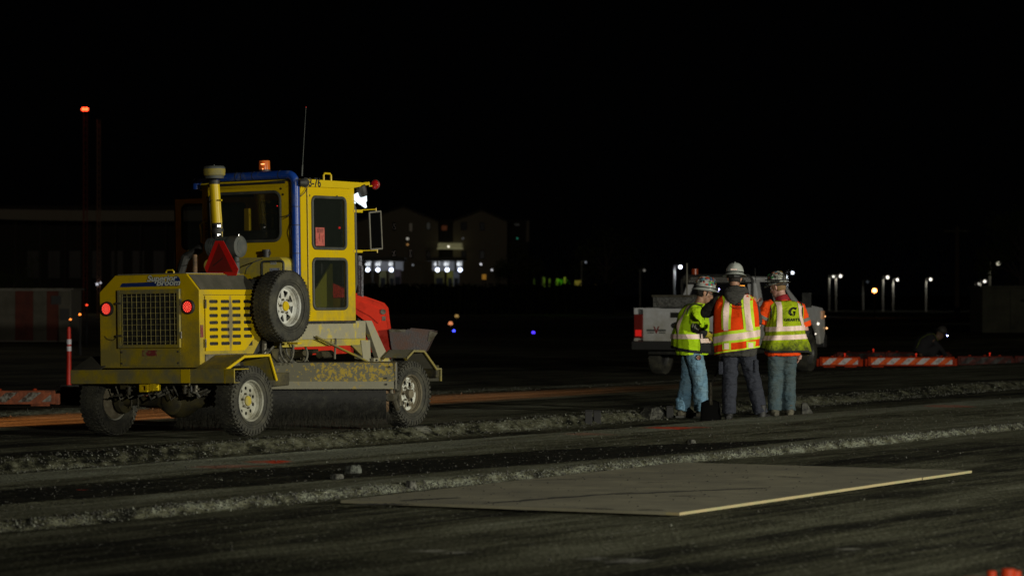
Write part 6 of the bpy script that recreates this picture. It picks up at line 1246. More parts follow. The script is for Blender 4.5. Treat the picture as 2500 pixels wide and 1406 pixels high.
# ================================================================== RED FRONT LOADER behind the sweeper
def loader():
    Y = 43.8; o0 = at(900, 880, Y); L = empty('front_loader', (o0.x, Y, gz(o0.x, Y)), 0, 'red compact tractor loader mostly hidden behind the yellow sweeper, bucket raised', 'tractor loader')
    red = mat('loader_red_paint', (.75, .030, .006), .45, 0, (.35, .02, .01), .2, 6, .15, .03, 40, .08, spec=.2)
    def lp(px, py, Yp=Y): p = at(px, py, Yp); return (p.x-o0.x, p.z-L.location.z)
    arm = [lp(*p) for p in ((800, 690), (840, 706), (868, 719), (905, 731), (930, 740), (940, 752), (943, 778), (948, 815), (955, 868), (946, 880), (934, 872), (926, 850), (921, 822), (910, 800), (897, 787), (868, 766), (820, 745), (800, 735))]
    for dy in (0, 1.15):
        mb = MB(); vs, fs = plate(arm, [], .11); mb.add(vs, fs, frame_mtx((0, dy, 0), (1, 0, 0), (0, 0, 1))); A = mb.build('loader_arm', red, L, 0, .018)
        if dy == 0:
            mb = MB(); c = lp(936, 761); mb.disc((c[0], dy-.055, c[1]), .034, (0, -1, 0), .03, 14); c = lp(938, 777); mb.box(c[0]-.025, c[0]+.02, dy-.062, dy-.054, c[1]-.03, c[1]+.025); mb.build('pivot_pin', M['steel'], A)
            rib = [lp(*p) for p in ((868, 730), (900, 742), (925, 754), (932, 775), (925, 790), (905, 772), (868, 752))]; mb = MB(); vs, fs = plate(rib, [], .02); mb.add(vs, fs, frame_mtx((0, dy-.062, 0), (1, 0, 0), (0, 0, 1))); mb.build('arm_rib', red, A, 0, .006)
    mb = MB(); a = lp(895, 790); b_ = lp(925, 840); mb.tube([(a[0], -.01, a[1]), (b_[0], -.01, b_[1])], .035, 12); mb.tube([(b_[0], -.01, b_[1]), (b_[0]+.06, -.01, b_[1]-.15)], .018, 10); mb.build('hydraulic_cylinder', M['steel'], L)
    body = [lp(*p) for p in ((690, 735), (810, 735), (860, 790), (915, 812), (922, 860), (690, 870))]; mb = MB(); vs, fs = plate(body, [], .7); mb.add(vs, fs, frame_mtx((0, .58, 0), (1, 0, 0), (0, 0, 1))); BD = mb.build('tractor_hood', red, L, 0, .03)
    mb = MB(); a = lp(877, 700); mb.tube([(a[0], .1, lp(877, 820)[1]), (a[0], .1, lp(877, 624)[1])], .030, 10)
    for k in range(34): z = lp(877, 650+k*2.3)[1]; mb.tube([(a[0]+.03, .05, z), (a[0]+.034, .05, z-.006)], [.022, .022], 8)
    mb.build('hose_stack', mat('spiral_hose', (.05, .05, .06), .5, 0, (.3, .3, .34), .5, 60, .02), L)
    for py_ in (0, 1.15):
        c = lp(906, 886); o = empty('front_wheel', (c[0]+.05, py_+.0, .36)); o.parent = L; t = tyre_mesh(.36, .22, .19, 'block', 40); t = t.build('tyre', M['rubber'], o, 30); o.rotation_euler = (0, 0, R(90))
    # bucket
    bk = mat('worn_bucket_steel', (.07, .065, .068), .5, .35, (.16, .075, .045), .35, 5, .18, .2, 50)
    Yb = Y-.15; prof = [lp(*p) for p in ((951, 806), (990, 808), (996, 803), (1050, 808), (1063, 811), (1040, 858), (1032, 868), (975, 868), (957, 850))]
    for dy in (-.15, 1.35):
        mb = MB(); vs, fs = plate(prof, [], .02); mb.add(vs, fs, frame_mtx((0, dy, 0), (1, 0, 0), (0, 0, 1))); B_ = mb.build('bucket_side', bk, L, 0, .004)
    mb = MB(); pr = prof[4:]+[prof[0]]; n = len(pr)
    for i in range(n-1): a, b_ = pr[i], pr[i+1]; mb.hexa([(a[0], -.14, a[1]), (b_[0], -.14, b_[1]), (b_[0], 1.34, b_[1]), (a[0], 1.34, a[1])], [(a[0]-.008, -.14, a[1]+.01), (b_[0]-.008, -.14, b_[1]+.01), (b_[0]-.008, 1.34, b_[1]+.01), (a[0]-.008, 1.34, a[1]+.01)])
    mb.build('bucket_shell', bk, L, 0)
    e = [lp(*p) for p in ((1050, 807), (1069, 812), (1052, 834), (1045, 832))]; mb = MB(); vs, fs = plate(e, [], .03); mb.add(vs, fs, frame_mtx((0, -.155, 0), (1, 0, 0), (0, 0, 1))); mb.build('cutting_edge', M['steel'], L, 0)
    mb = MB(); a = lp(952, 806); mb.box(a[0], a[0]+.2, -.17, -.12, a[1]-.02, a[1]+.01); mb.build('bucket_lip', M['steel'], L, 0)
    l_ = bpy.data.lights.new('bucket_work_lamp', 'SPOT'); l_.energy = 0
    bpy.data.lights.remove(l_)
loader()
# ================================================================== LOW BARRICADES
ow = mat('orange_barricade_plastic', (.50, .04, .008), .6, 0, (.16, .035, .012), .35, 7, .15, .15, 40, spec=.1)
def stripes(mb, L_, H, y, z0, w=.2, lean=.18, mi0=0, mi1=1, x0=0.):
    k = -2; x = x0-lean
    while x < x0+L_:
        for j, mi in ((0, mi0), (1, mi1)):
            a, b_ = x+j*w, x+(j+1)*w; lo = (max(a, x0), min(b_, x0+L_)); hi = (max(a+lean, x0), min(b_+lean, x0+L_))
            if hi[1] > hi[0] or lo[1] > lo[0]:
                P4 = []
                def clip(xx, zz): return xx
                pts = []
                for t in (0, .25, .5, .75, 1.):
                    l_ = max(a+lean*t, x0); r_ = min(b_+lean*t, x0+L_)
                    if r_ > l_: pts.append((l_, r_, z0+H*t))
                for (A, B) in zip(pts[:-1], pts[1:]): mb.add([(A[0], y, A[2]), (A[1], y, A[2]), (B[1], y, B[2]), (B[0], y, B[2])], [(0, 1, 2, 3)], None, mi)
        x += 2*w
OR_ = mat('orange_reflective_sheeting', (.95, .13, .02), .5, 0, (.45, .06, .02), .3, 12, .1, spec=.1); WH = mat('white_reflective_sheeting', (.70, .66, .66), .5, 0, (.35, .33, .33), .35, 12, .1, spec=.1)
DORG = mat('unlit_orange_sheeting', (.12, .012, .006), .6, 0, (.05, .02, .015), .5, 9); DWH = mat('unlit_white_sheeting', (.07, .065, .06), .6, 0, (.03, .02, .02), .5, 9)  # darker copies of the sheeting, lack of light put into the colour
owd = mat('unlit_barricade_plastic', (.16, .016, .008), .7, 0, (.05, .015, .01), .5, 6, .15, .2, 40)  # shell plastic darkened the same way for the unlit barricades
OLD = mat('weathered_orange_plastic', (.34, .085, .03), .7, 0, (.10, .035, .02), .45, 8, .15, .4, 30); OLG = mat('torn_grey_sheeting', (.24, .23, .20), .6, 0, (.05, .03, .02), .5, 14, .08)
def barricade(px, py, rz, L_, label, bright=True, Yf=None, flip=1, H=.24, grp='low striped barricades on the pavement', lamp=True):
    if Yf is None: p = on_ground(px, py)
    else: p = at(px, py, Yf); p.z = gz(p.x, Yf)
    o = empty('barricade', (p.x, p.y, gz(p.x, p.y)), rz, label, 'barricade', grp); mb = MB(); d = .13
    prof = [(-d, .03), (-d, .055), (-d*.78, H*.80), (-d*.6, H), (d*.6, H), (d*.78, H*.80), (d, .055), (d, .03)]
    mb.prismx(prof, 0, L_); mb.box(.08, .36, -d*.9, d*.9, 0, .031); mb.box(L_-.36, L_-.08, -d*.9, d*.9, 0, .031); mb.tube([(-.02, 0, .02), (-.02, 0, H*.8)], .05, 10); mb.tube([(L_+.02, 0, .02), (L_+.02, 0, H*.8)], .05, 10)
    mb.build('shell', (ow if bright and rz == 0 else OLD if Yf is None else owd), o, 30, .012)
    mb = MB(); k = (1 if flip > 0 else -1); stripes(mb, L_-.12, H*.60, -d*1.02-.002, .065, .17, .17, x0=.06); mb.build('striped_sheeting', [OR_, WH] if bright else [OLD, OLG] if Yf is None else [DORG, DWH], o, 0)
    mb = MB(); 
    for xx in (.3, L_/2, L_-.3): mb.tube([(xx, 0, H), (xx, 0, H+.025)], .035, 12)
    mb.build('filler_cap', ow, o)
    if lamp:
        mb = MB(); mb.tube([(L_*.5+.12, 0, H), (L_*.5+.12, 0, H+.05)], .012, 8); mb.ball((L_*.5+.12, 0, H+.06), .022, 8); mb.build('warning_lamp', mat('red_lamp_lens', (.5, .02, .01), .2, emit=(1, .05, .02), es=.35), o)
    return o
barricade(2118, 893, R(0), 1.98, 'striped orange and white low barricade, brightest one right of the truck', Yf=79.5)
barricade(2000, 893, R(0), .93, 'short striped low barricade partly hidden behind the front wheel of the truck', Yf=79.4)
barricade(2336, 890, R(4), 1.3, 'unlit dull red low barricade right of the brightest striped one', False, Yf=80.3)
barricade(2476, 886, R(4), 1.6, 'dull red low barricade cut by the right edge of the photo', False, Yf=80.6)
for px, py, lb in ((2042, 867, 'row behind the short barricade'), (2160, 866, 'row right behind the brightest barricade')):
    barricade(px, 880, R(3), 1.6, 'dark red low barricade in the back '+lb, False, Yf=86.)
barricade(-140, 992, R(8), 1.62, 'worn orange low barricade at the left edge with torn reflective sheeting', False, H=.23, lamp=False)
barricade(150, 985, R(-4), 1.25, 'orange and grey low barricade partly hidden behind the left rear tyre of the sweeper', False, H=.25, lamp=False)
o = None
# nearest barricade, only its top caps reach into the bottom right corner
def near_barricade():
    Y = 15.8; p = at(2350, 1470, Y); z0 = gz(p.x, Y); o = empty('barricade', (p.x, Y, z0), R(4), 'blurred orange barricade at the bottom right corner, only its top caps in view', 'barricade', 'low striped barricades on the pavement')
    top = at(2400, 1404, Y).z-z0; mb = MB(); mb.prismx([(-.12, .0), (-.08, top*.8), (-.05, top-.008), (.05, top-.008), (.08, top*.8), (.12, .0)], 0, .6); mb.build('shell', ow, o, 0, .015)
    mb = MB()
    for px, r_ in ((2422, .022), (2463, .032), (2482, .024)): x = at(px, 1400, Y).x-p.x; zc_ = at(px, 1392 if r_ < .03 else 1387, Y).z-z0; mb.tube([(x, 0, top-.02), (x, 0, zc_-.004), (x, 0, zc_)], [r_, r_, r_*.7], 14)
    mb.build('top_caps', mat('bright_orange_cap', (.75, .07, .015), .5), o)
near_barricade()
# ================================================================== DELINEATORS AND SMALL LIGHTS
def delineator(px, py, Y, label, h=1.07, m=None):
    p = at(px, py, Y); z0 = gz(p.x, Y); o = empty('delineator_post', (p.x, Y, z0), 0, label, 'delineator post'); mb = MB()
    mb.tube([(0, 0, .02), (0, 0, h*.55), (0, 0, h-.04), (0, 0, h)], [.048, .043, .036, .025], 16); mb.build('tube', mat('orange_post_plastic', (.62, .03, .015), .5), o); mb = MB(); mb.tube([(0, 0, 0), (0, 0, .04)], [.2, .17], 8); mb.build('base', M['black'], o)
    for za, zb_ in ((h-.31, h-.22), (h-.43, h-.345)): mb = MB(); mb.tube([(0, 0, za), (0, 0, zb_)], .0455, 16); mb.build('reflective_band', mat('white_band', (.85, .80, .88), .5), o)
delineator(168, 930, 62.0, 'orange delineator post with two white bands left of the sweeper')
# ================================================================== FAR BACKGROUND
def Z(py, Y): return at(1250, py, Y).z
def X_(px, Y): return at(px, 700, Y).x
def lamp(name, px, py, Y, c, s, r, label, cat, pole=True, group=None, side=-.45, hgt=None):
    x = X_(px, Y); z = Z(py, Y); o = empty(name, (x+side, Y, gz(x, Y)), 0, label, cat, group); zz = z-o.location.z; mb = MB()
    if pole:
        mb.tube([(0, 0, 0), (0, 0, zz+.12)], [.09, .085], 8); mb.tube([(0, 0, zz+.12), (-side*.5, 0, zz+.2), (-side, 0, zz+.14)], .04, 6); mb.build('pole', M['post'], o, 40)
        mb = MB(); mb.lathe([(.05, r+.14), (r*1.3, r+.06), (r*1.35, r*.6)], 12, Matrix.Translation((-side, 0, zz))); mb.build('lamp_hood', M['steel'], o)
    mb = MB(); mb.ball((-side, 0, zz), r*.68, 10); mb.build('bulb', emis('lamp_bulb_glow', c, s*.40), o)
    if pole and s > 1:
        l_ = bpy.data.lights.new('lamp_light', 'SPOT'); l_.energy = 6.5*min(s, 9); l_.color = c; l_.shadow_soft_size = .05; l_.spot_size = R(150); lo = bpy.data.objects.new('lamp_light', l_); col.objects.link(lo); lo.location = (o.location.x-side*.9, Y-.5, z-.02); return o
M['post'] = mat('pale_lamp_post', (.45, .44, .40), .7)
BW = (.80, .88, 1); WWm = (1, .95, .82)
g = 'lit street lamps along the far edge of the field'
for px, py, Y, c, s, r, lb in ((1661, 652, 260, BW, 20, .17, 'brightest street lamp, just left of the truck cab, with its pole lit'), (1935, 666, 260, BW, 16, .13, 'bluish street lamp right above the truck hood'), (2035, 675, 360, WWm, 4.5, .17, 'dimmer left lamp of the close pair right of the truck'),
    (2052, 674, 340, WWm, 6, .20, 'right lamp of the close pair right of the truck'), (2167, 677, 340, WWm, 5, .22, 'street lamp above the orange light'), (2191, 683, 360, WWm, 9, .17, 'street lamp just right of the one above the orange light'),
    (2272, 682, 340, WWm, 5.5, .20, 'lone street lamp between the orange light and the pair by the concrete block'), (2391, 693, 360, WWm, 2.2, .20, 'faint left lamp of the pair by the concrete block'), (2404, 687, 340, WWm, 4.5, .20, 'right lamp of the pair by the concrete block'),
    (1573, 660, 380, WWm, .35, .2, 'faintest street lamp, left of the truck'), (2118, 688, 360, (.6, .7, .8), .12, .2, 'nearly dark street lamp between the lamp pair and the orange light'), (1430, 640, 380, BW, .5, .17, 'faint street lamp right of the green lit tree')):
    lamp('street_lamp', px, py, Y, c, s, r, lb, 'street lamp', True, g)
lamp('flood_lamp', 2437, 643, 200, (1, .95, .7), 1.3, .17, 'dim yellowish flood lamp on a pole at the right edge', 'flood lamp', True, None, -.5)
def glow(name, px, py, Y, c, s, r, label, cat, body=(.05, .05, .05), group=None):
    x = X_(px, Y); z = Z(py, Y); g0 = gz(x, Y); o = empty(name, (x, Y, g0), 0, label, cat, group); h_ = z-g0; mb = MB(); mb.tube([(0, 0, 0), (0, 0, h_*.8), (0, 0, h_-r*.8)], [.06, .012, .02], 8); mb.lathe([(r*1.2, -r*.9), (r*1.25, -r*.6), (r*.8, -r*.5)], 12, Matrix.Translation((0, 0, h_))); mb.build('stand', mat('lamp_stand', (.01, .01, .01), .8), o)
    mb = MB(); mb.ball((0, 0, h_), r, 10); mb.build('lens', emis('signal_glow', c, s), o); return o
glow('warning_light', 2135, 710, 250, (1, .32, .08), 16, .16, 'bright orange warning light between the street lamps right of the truck', 'warning light')
glow('warning_light', 2407, 718, 200, (1, .15, .03), 1.5, .08, 'small red warning light beside the concrete block', 'warning light')
glow('warning_light', 195, 768, 95, (1, .22, .03), 3.0, .035, 'orange warning light in the middle between the red light and the delineator top', 'warning light')
glow('warning_light', 172, 780, 90, (1, .25, .04), 2.6, .03, 'orange warning light just right of the delineator top', 'warning light')
glow('warning_light', 212, 745, 110, (1, .06, .02), 1.6, .04, 'highest and reddest warning light left of the sweeper', 'warning light')
glow('taxiway_light', 1108, 808, 140, (.05, .07, 1), 3.5, .06, 'blue taxiway edge light below the orange lit marker, right of the loader bucket', 'taxiway light', group='blue taxiway edge lights')
glow('taxiway_light', 1302, 812, 140, (.06, .03, 1), 2.6, .07, 'blue and violet taxiway edge light farther right on the dark field', 'taxiway light', group='blue taxiway edge lights')
glow('marker_light', 1100, 790, 150, (.9, .3, .12), .8, .10, 'dim orange lit marker above the left blue taxiway light', 'marker light')
glow('marker_light', 1115, 772, 170, (.8, .5, .15), .35, .10, 'faint yellowish marker light above the orange lit marker', 'marker light')
# masts ------------------------------------------------------------
def mast(px, pyt, Y, label, red, w=.35):
    x = X_(px, Y); g0 = gz(x, Y); h_ = Z(pyt, Y)-g0; o = empty('lattice_mast', (x, Y, g0), 0, label, 'lattice mast', 'lattice masts left of the sweeper'); mb = MB()
    for a in (0, 120, 240): mb.tube([(w*.5*math.cos(R(a)), w*.5*math.sin(R(a)), 0), (w*.5*math.cos(R(a)), w*.5*math.sin(R(a)), h_)], .034, 5)
    n = int(h_/.5)
    for k in range(n):
        for a in (0, 120, 240): A = (w*.5*math.cos(R(a)), w*.5*math.sin(R(a)), k*.5); B = (w*.5*math.cos(R(a+120)), w*.5*math.sin(R(a+120)), k*.5+.5); mb.tube([A, B], .012, 4)
    mb.build('lattice', mat('mast_red_paint' if red else 'mast_brown_paint', (.55, .10, .06) if red else (.60, .32, .20), .7), o)
    return o, h_
o, h_ = mast(207, 276, 250, 'taller lattice mast with a lit red beacon on top', True)
mb = MB(); mb.tube([(0, 0, h_), (0, 0, h_+.12)], .12, 10); mb.build('beacon_base', M['black'], o); mb = MB(); mb.ball((-.11, 0, h_+.26), .13, 10); mb.ball((.13, 0, h_+.26), .13, 10); mb.build('beacon', emis('red_beacon_glow', (1, .045, .012), 9), o)
o, h_ = mast(240, 292, 250, 'shorter lattice mast without a beacon, with a pale fitting low on it', False, .28)
mb = MB(); mb.ball((-.05, -.3, 2.4), .09, 8); mb.ball((.2, -.3, 2.5), .06, 8); mb.build('lit_fitting', emis('pale_fitting_glow', (.9, .9, 1), .8), o)
# striped shed ------------------------------------------------------
def shed():
    Y = 122.; x0, x1 = X_(-60, Y), X_(173, Y); g0 = gz(x0, Y); zt_ = Z(708, Y)-g0; o = empty('striped_shed', (x0, Y, g0), 0, 'low shed painted in broad red and white vertical stripes at the left edge', 'shed')
    mb = MB(); w_ = x1-x0; mb.box(0, w_, .02, 3, 0, zt_); mb.build('wall', mat('shed_wall', (.2, .18, .15), .8), o, 0, .01); mb = MB(); mb.box(-.1, w_+.1, -.1, 3.1, zt_, zt_+.06); mb.build('roof', M['concrete'], o, 0)
    red = mat('shed_red_stripe', (.11, .022, .010), .8, 0, (.07, .016, .010), .4, 2); wht = mat('shed_white_stripe', (.115, .105, .08), .8, 0, (.08, .075, .055), .4, 2)
    for px0, px1, m in ((-60, 37, wht), (37, 81, red), (81, 114, wht), (114, 143, red), (143, 172, wht)):
        a, b_ = X_(px0, Y)-x0, X_(px1, Y)-x0; mb = MB(); mb.box(a+.003, b_-.003, 0, .019, .05, zt_-.03); mb.build('stripe_panel', m, o, 0)
    mb = MB(); a = X_(125, Y)-x0; mb.box(a, a+.35, -.05, -.002, zt_-.5, zt_-.2); a = X_(148, Y)-x0; mb.box(a, a+.30, -.05, -.002, zt_-1.05, zt_-.65); mb.build('vent', M['black'], o, 0)
shed()
# hangar --------------------------------------------------------------
def hangar():
    Y = 330.; x0, x1 = X_(-300, Y), X_(560, Y); g0 = 0; zt_ = Z(498, Y); zf = Z(521, Y); w_ = x1-x0; o = empty('hangar', (x0, Y, -.15), 0, 'long dark terminal building with a pale flat roof edge, far left', 'building')
    mb = MB(); mb.box(0, w_, 1.5, 40, 0, zt_); mb.build('wall', mat('hangar_wall', (.02, .018, .016), .8), o, 0); mb = MB()
    n = 24; lo, up = [], []
    for i in range(n+1):
        t = i/n; dz = -.25*math.sin(math.pi*t)-.55*t; lo.append((w_*t, 0, zf+dz)); up.append((w_*t, 0, zt_+dz*.8))
    mb.loft([lo, up, [(x, y+1.5, z) for x, y, z in up]], False, False); solid(mb.build('roof_edge', mat('roof_fascia', (.26, .235, .19), .8), o, 0), .1)
    for k in range(9): a = w_*.42+k*w_*.06; mb = MB(); mb.box(a, a+1.1, 1.42, 1.498, 3.2, 5.8); f = mb.build('window', mat('hangar_window', (.055, .05, .045), .4), o, 0)
    mb = MB()
    for k in range(14): mb.tube([(w_*k/14+1, 1.2, 0), (w_*k/14+1, 1.2, zf-.5)], .12, 6)
    mb.build('columns', mat('hangar_column', (.05, .045, .04), .8), o, 40)
hangar()
# apartment building with two gables -----------------------------------
def flats():
    Y = 400.; cxy = lambda px, py: (X_(px, Y)-X_(1080, Y), Z(py, Y)+.15); o = empty('apartment_building', (X_(1080, Y), Y, -.15), 0, 'dim apartment building with two wide gables behind the lit canopies', 'building')
    wall = mat('beige_siding', (.30, .265, .20), .85); dk = mat('dark_siding', (.05, .045, .04), .85); rf = mat('roof_shingles', (.06, .055, .05), .9)
    def blk(pts, y0_, y1_, m, name): mb = MB(); mb.prismy([cxy(*p) for p in pts], y0_, y1_); return mb.build(name, m, o, 0)
    blk([(866, 712), (866, 541), (985, 505), (1070, 541), (1070, 712)], 0, 14, wall, 'gable_wall'); blk([(1106, 712), (1106, 539), (1175, 513), (1238, 541), (1238, 712)], 0, 14, wall, 'gable_wall')
    blk([(1070, 712), (1070, 536), (1106, 536), (1106, 712)], 1.5, 14, dk, 'recessed_wall'); blk([(1238, 712), (1238, 538), (1292, 537), (1288, 712)], 1.2, 12, dk, 'side_wing'); blk([(1284, 590), (1286, 539), (1292, 538), (1292, 590)], .9, 1.19, wall, 'corner_trim')
    for pts in (((858, 545), (985, 505), (985, 502), (858, 542)), ((985, 505), (1080, 545), (1080, 542), (985, 502)), ((1096, 543), (1175, 513), (1175, 510), (1096, 540)), ((1175, 513), (1250, 545), (1250, 542), (1175, 510))): blk(pts, -.5, 15, rf, 'roof')
    for px, py, w_, h_, lit in ((962, 553, 8, 20, None), (1003, 555, 10, 22, (.5, .42, .30, .035)), (1046, 552, 10, 18, (.4, .4, .35, .03)), (1084, 556, 16, 14, (.8, .25, .1, .03)), (1132, 552, 16, 20, None), (1177, 553, 12, 20, None), (1262, 548, 14, 8, None), (962, 620, 10, 20, None), (1003, 620, 10, 20, None), (1046, 622, 10, 18, None), (1132, 622, 12, 20, None), (1177, 622, 12, 20, None)):
        x, z = cxy(px, py); a, b_ = w_/42.5, h_/42.5; mb = MB(); yb = 1.45 if px == 1084 else (1.15 if px == 1262 else -.05); mb.box(x-a, x+a, yb, yb+.045, z-b_, z+b_); f = mb.build('window', dk, o, 0)
        mb = MB(); mb.box(x-a+.06, x+a-.06, yb-.02, yb-.002, z-b_+.06, z+b_-.06); mb.build('pane', emis('lit_window_pane', lit[:3], lit[3]) if lit else M['tglass'], f, 0)
    rl = MB(); x0, z0 = cxy(1042, 606); x1, z1 = cxy(1131, 591)
    for k in range(30): x = x0+(x1-x0)*k/29; rl.box(x-.03, x+.03, -1.5, -1.44, z0, z1)
    rl.box(x0, x1, -1.5, -1.44, z1, z1+.06); rl.build('balcony_railing', mat('pale_railing', (.4, .38, .25), .6), o, 0)
    mb = MB(); mb.box(x0+1.2, x1, -1.3, -.1, z0-.12, z0-.02); mb.box(x0+1.3, x1-.1, -.04, -.01, z0, z1-.1); mb.build('lit_balcony', emis('balcony_light', (.9, .85, .45), .13), o, 0)
flats()
for px, py, c, s, r, lb in ((995, 583, (1, .95, .8), .9, .20, 'pale lamp on the gable wall above the orange one'), (995, 597, (1, .5, .15), .7, .18, 'orange lamp below the pale lamp on the gable wall'), (1095, 602, (1, .95, .75), 3.5, .17, 'brightest lamp in front of the lit balcony'), (1130, 582, (.8, .8, .8), .12, .2, 'faint lamp above the right end of the lit balcony'), (1263, 582, (.1, .8, .5), .3, .16, 'faint green lamp on the right wing'), (1174, 645, (.95, .95, 1), 2.0, .17, 'white lamp between the right canopy and the green lit tree'), (1201, 659, (.95, .95, 1), 1.7, .16, 'lower white lamp left of the green lit tree'), (1008, 647, (.7, .75, .8), .5, .17, 'small lamp between the two lit canopies')):
    lamp('wall_lamp', px, py, 385., c, s, r, lb, 'lamp', False, 'small lamps around the apartment building', 0)
    o = col.objects[-1]
# filling station canopies ----------------------------------------------
def canopy(px0, px1, bulbs, label, n=4):
    Y = 350.; x0, x1 = X_(px0, Y), X_(px1, Y); w_ = x1-x0; g0 = -.15; o = empty('canopy', (x0, Y, g0), 0, label, 'canopy', 'lit filling station canopies'); zc_ = Z(637, Y)-g0
    mb = MB(); mb.box(-.3, w_+.3, -3, 5, zc_, zc_+.35); mb.build('roof', M['concrete'], o, 0); mb = MB()
    mb.box(.1, w_-.1, 4.9, 4.95, zc_-.95, zc_-.02); mb.build('back_fascia', mat('canopy_fascia', (.55, .55, .55), .6, emit=(.8, .85, 1), es=.07), o, 0)
    for k in range(2): mb = MB(); mb.box(w_*(.22+.55*k)-.12, w_*(.22+.55*k)+.12, .8, 1.04, 0, zc_); mb.build('column', M['concrete'], o, 0)
    for px in bulbs:
        x = X_(px, Y)-x0; mb = MB(); mb.ball((x, -2, Z(659, Y)-g0), .19, 12); b_ = mb.build('lamp', emis('canopy_lamp', (.70, .78, 1), 6.), o); mb = MB(); mb.tube([(x, -2, Z(659, Y)-g0+.2), (x, -2, zc_)], .03, 6); mb.build('lamp_rod', M['steel'], b_)
        for dy, py, s in ((2, 645, 1.0), (4.7, 637, .5)): mb = MB(); mb.ball((X_(px-4, Y)-x0, dy, Z(py, Y)-g0), .22, 10, sc=(1.2, 1, .8)); mb.build('lamp_reflection', emis('canopy_lamp_reflection', (.85, .9, .95), s), o)  # glowing balls stand in for reflections above the lamps
    return o
canopy(888, 983, (900, 924.5, 957), 'left white lit filling station canopy with three bright bluish lamps')
canopy(1050, 1130, (1069, 1092.5, 1124), 'right white lit filling station canopy with three bright bluish lamps')
for k, (px, py, c, w_, lb) in enumerate(((935, 672, (.45, .42, .15), .35, 'yellowish fuel pump, left one under the left canopy'), (957, 673, (.4, .36, .18), .3, 'tan fuel pump, middle one under the left canopy'), (971, 669, (.30, .22, .22), .35, 'greyish pink fuel pump under the right end of the left canopy'), (1073, 672, (.30, .26, .05), .5, 'wide dark yellow fuel pump under the left end of the right canopy'), (1099, 672, (.62, .58, .06), .32, 'bright yellow fuel pump under the middle of the right canopy'), (1114, 673, (.45, .45, .46), .3, 'pale grey fuel pump under the right end of the right canopy'))):
    Y = 351.; x = X_(px, Y); o = empty('fuel_pump', (x, Y, -.15), 0, lb, 'fuel pump', 'fuel pumps under the canopies'); zt_ = Z(py-8, Y)+.15; mb = MB(); mb.box(-w_, w_, -.3, .3, .15, zt_); mb.box(-w_*1.1, w_*1.1, -.35, .35, zt_, zt_+.12); mb.build('housing', mat('pump_paint', c, .5), o, 0, .03); mb = MB(); mb.box(-w_*.7, w_*.7, -.33, -.302, zt_*.6, zt_*.85); mb.build('display', M['black'], o, 0)
def hedge():
    Y = 296.; x0, x1 = X_(800, Y), X_(1500, Y); zt_ = Z(697, Y)+.15; o = empty('hedge', (x0, Y, -.15), 0, 'long dark hedge in front of the filling station and the row of posts', 'hedge'); mb = MB(); r_ = random.Random(5); n = 260; lo, up, bk = [], [], []
    for i in range(n+1): x = (x1-x0)*i/n; h_ = zt_+r_.uniform(-.15, .12)+.12*math.sin(i*.21); lo.append((x, -.5+r_.uniform(-.1, .1), 0)); up.append((x, -.35+r_.uniform(-.12, .12), h_)); bk.append((x, .4, h_*.97))
    mb.loft([lo, up, bk, [(x, .5, 0) for x, y, z in lo]], False, False)
    for k in range(3500):
        x = r_.uniform(0, x1-x0); z = r_.uniform(.2, zt_+.15); y = -.5+r_.uniform(-.12, .05); s = r_.uniform(.05, .11); mb.add([(x-s, y, z), (x, y-.04, z+s), (x+s, y, z+.02), (x, y+.03, z-s)], [(0, 1, 2, 3)])
    mb.build('foliage', mat('hedge_leaves', (.02, .028, .012), .9), o, 0)
hedge()
# trees -----------------------------------------------------------------
def tree(px, Y, h_, cr, label, leaf, seed, n=2600, grp='trees beyond the field', trunk_h=.35):
    r_ = random.Random(seed); x = X_(px, Y); o = empty('tree', (x, Y, gz(x, Y)), 0, label, 'tree', grp); mb = MB(); th = h_*trunk_h
    mb.tube([(0, 0, -.05), (.05, 0, th*.5), (0, .05, th), (.1, 0, h_*.75)], [h_*.03, h_*.024, h_*.018, h_*.006], 8); cl = []
    for k in range(13):
        a = r_.uniform(0, 6.28); el = r_.uniform(.1, 1.2); st = Vector((0, 0, th*r_.uniform(.8, 1.6))); en = st+Vector((math.cos(a)*math.cos(el), math.sin(a)*math.cos(el), math.sin(el)*1.1))*cr*r_.uniform(.5, .95); mb.tube([tuple(st), tuple(st.lerp(en, .5)+Vector((0, 0, .1*cr))), tuple(en)], [h_*.012, h_*.008, h_*.003], 5); cl.append((en, cr*r_.uniform(.25, .45)))
    mb.build('trunk', mat('bark', (.10, .08, .06), .9), o); mb = MB(); cl.append((Vector((.1, 0, h_*.8)), cr*.4))
    for k in range(n):
        c, rr = r_.choice(cl); d = Vector((r_.gauss(0, 1), r_.gauss(0, 1), r_.gauss(0, .8))).normalized()*rr*r_.random()**.4; p = c+d; s = h_*r_.uniform(.008, .017); u = Vector((r_.gauss(0, 1), r_.gauss(0, 1), r_.gauss(0, 1))).normalized()*s; v = u.orthogonal().normalized()*s*.6
        mb.add([tuple(p-u), tuple(p+v), tuple(p+u), tuple(p-v)], [(0, 1, 2, 3)])
    mb.build('crown', leaf, o, 0); return o
lf = mat('dark_leaves', (.05, .07, .02), .8, 0, (.09, .11, .03), .5, 3)
t = tree(1372, 300, 2.9, 1.2, 'small tree lit bright green from below, right of the canopies', mat('lit_leaves', (.10, .30, .02), .7), 3, 1500)
l_ = bpy.data.lights.new('green_uplight', 'POINT'); l_.energy = 60; l_.color = (.45, 1, .08); l_.shadow_soft_size = .1; lo = bpy.data.objects.new('green_uplight', l_); col.objects.link(lo); lo.location = (X_(1371, 300), 299.0, Z(662, 300))
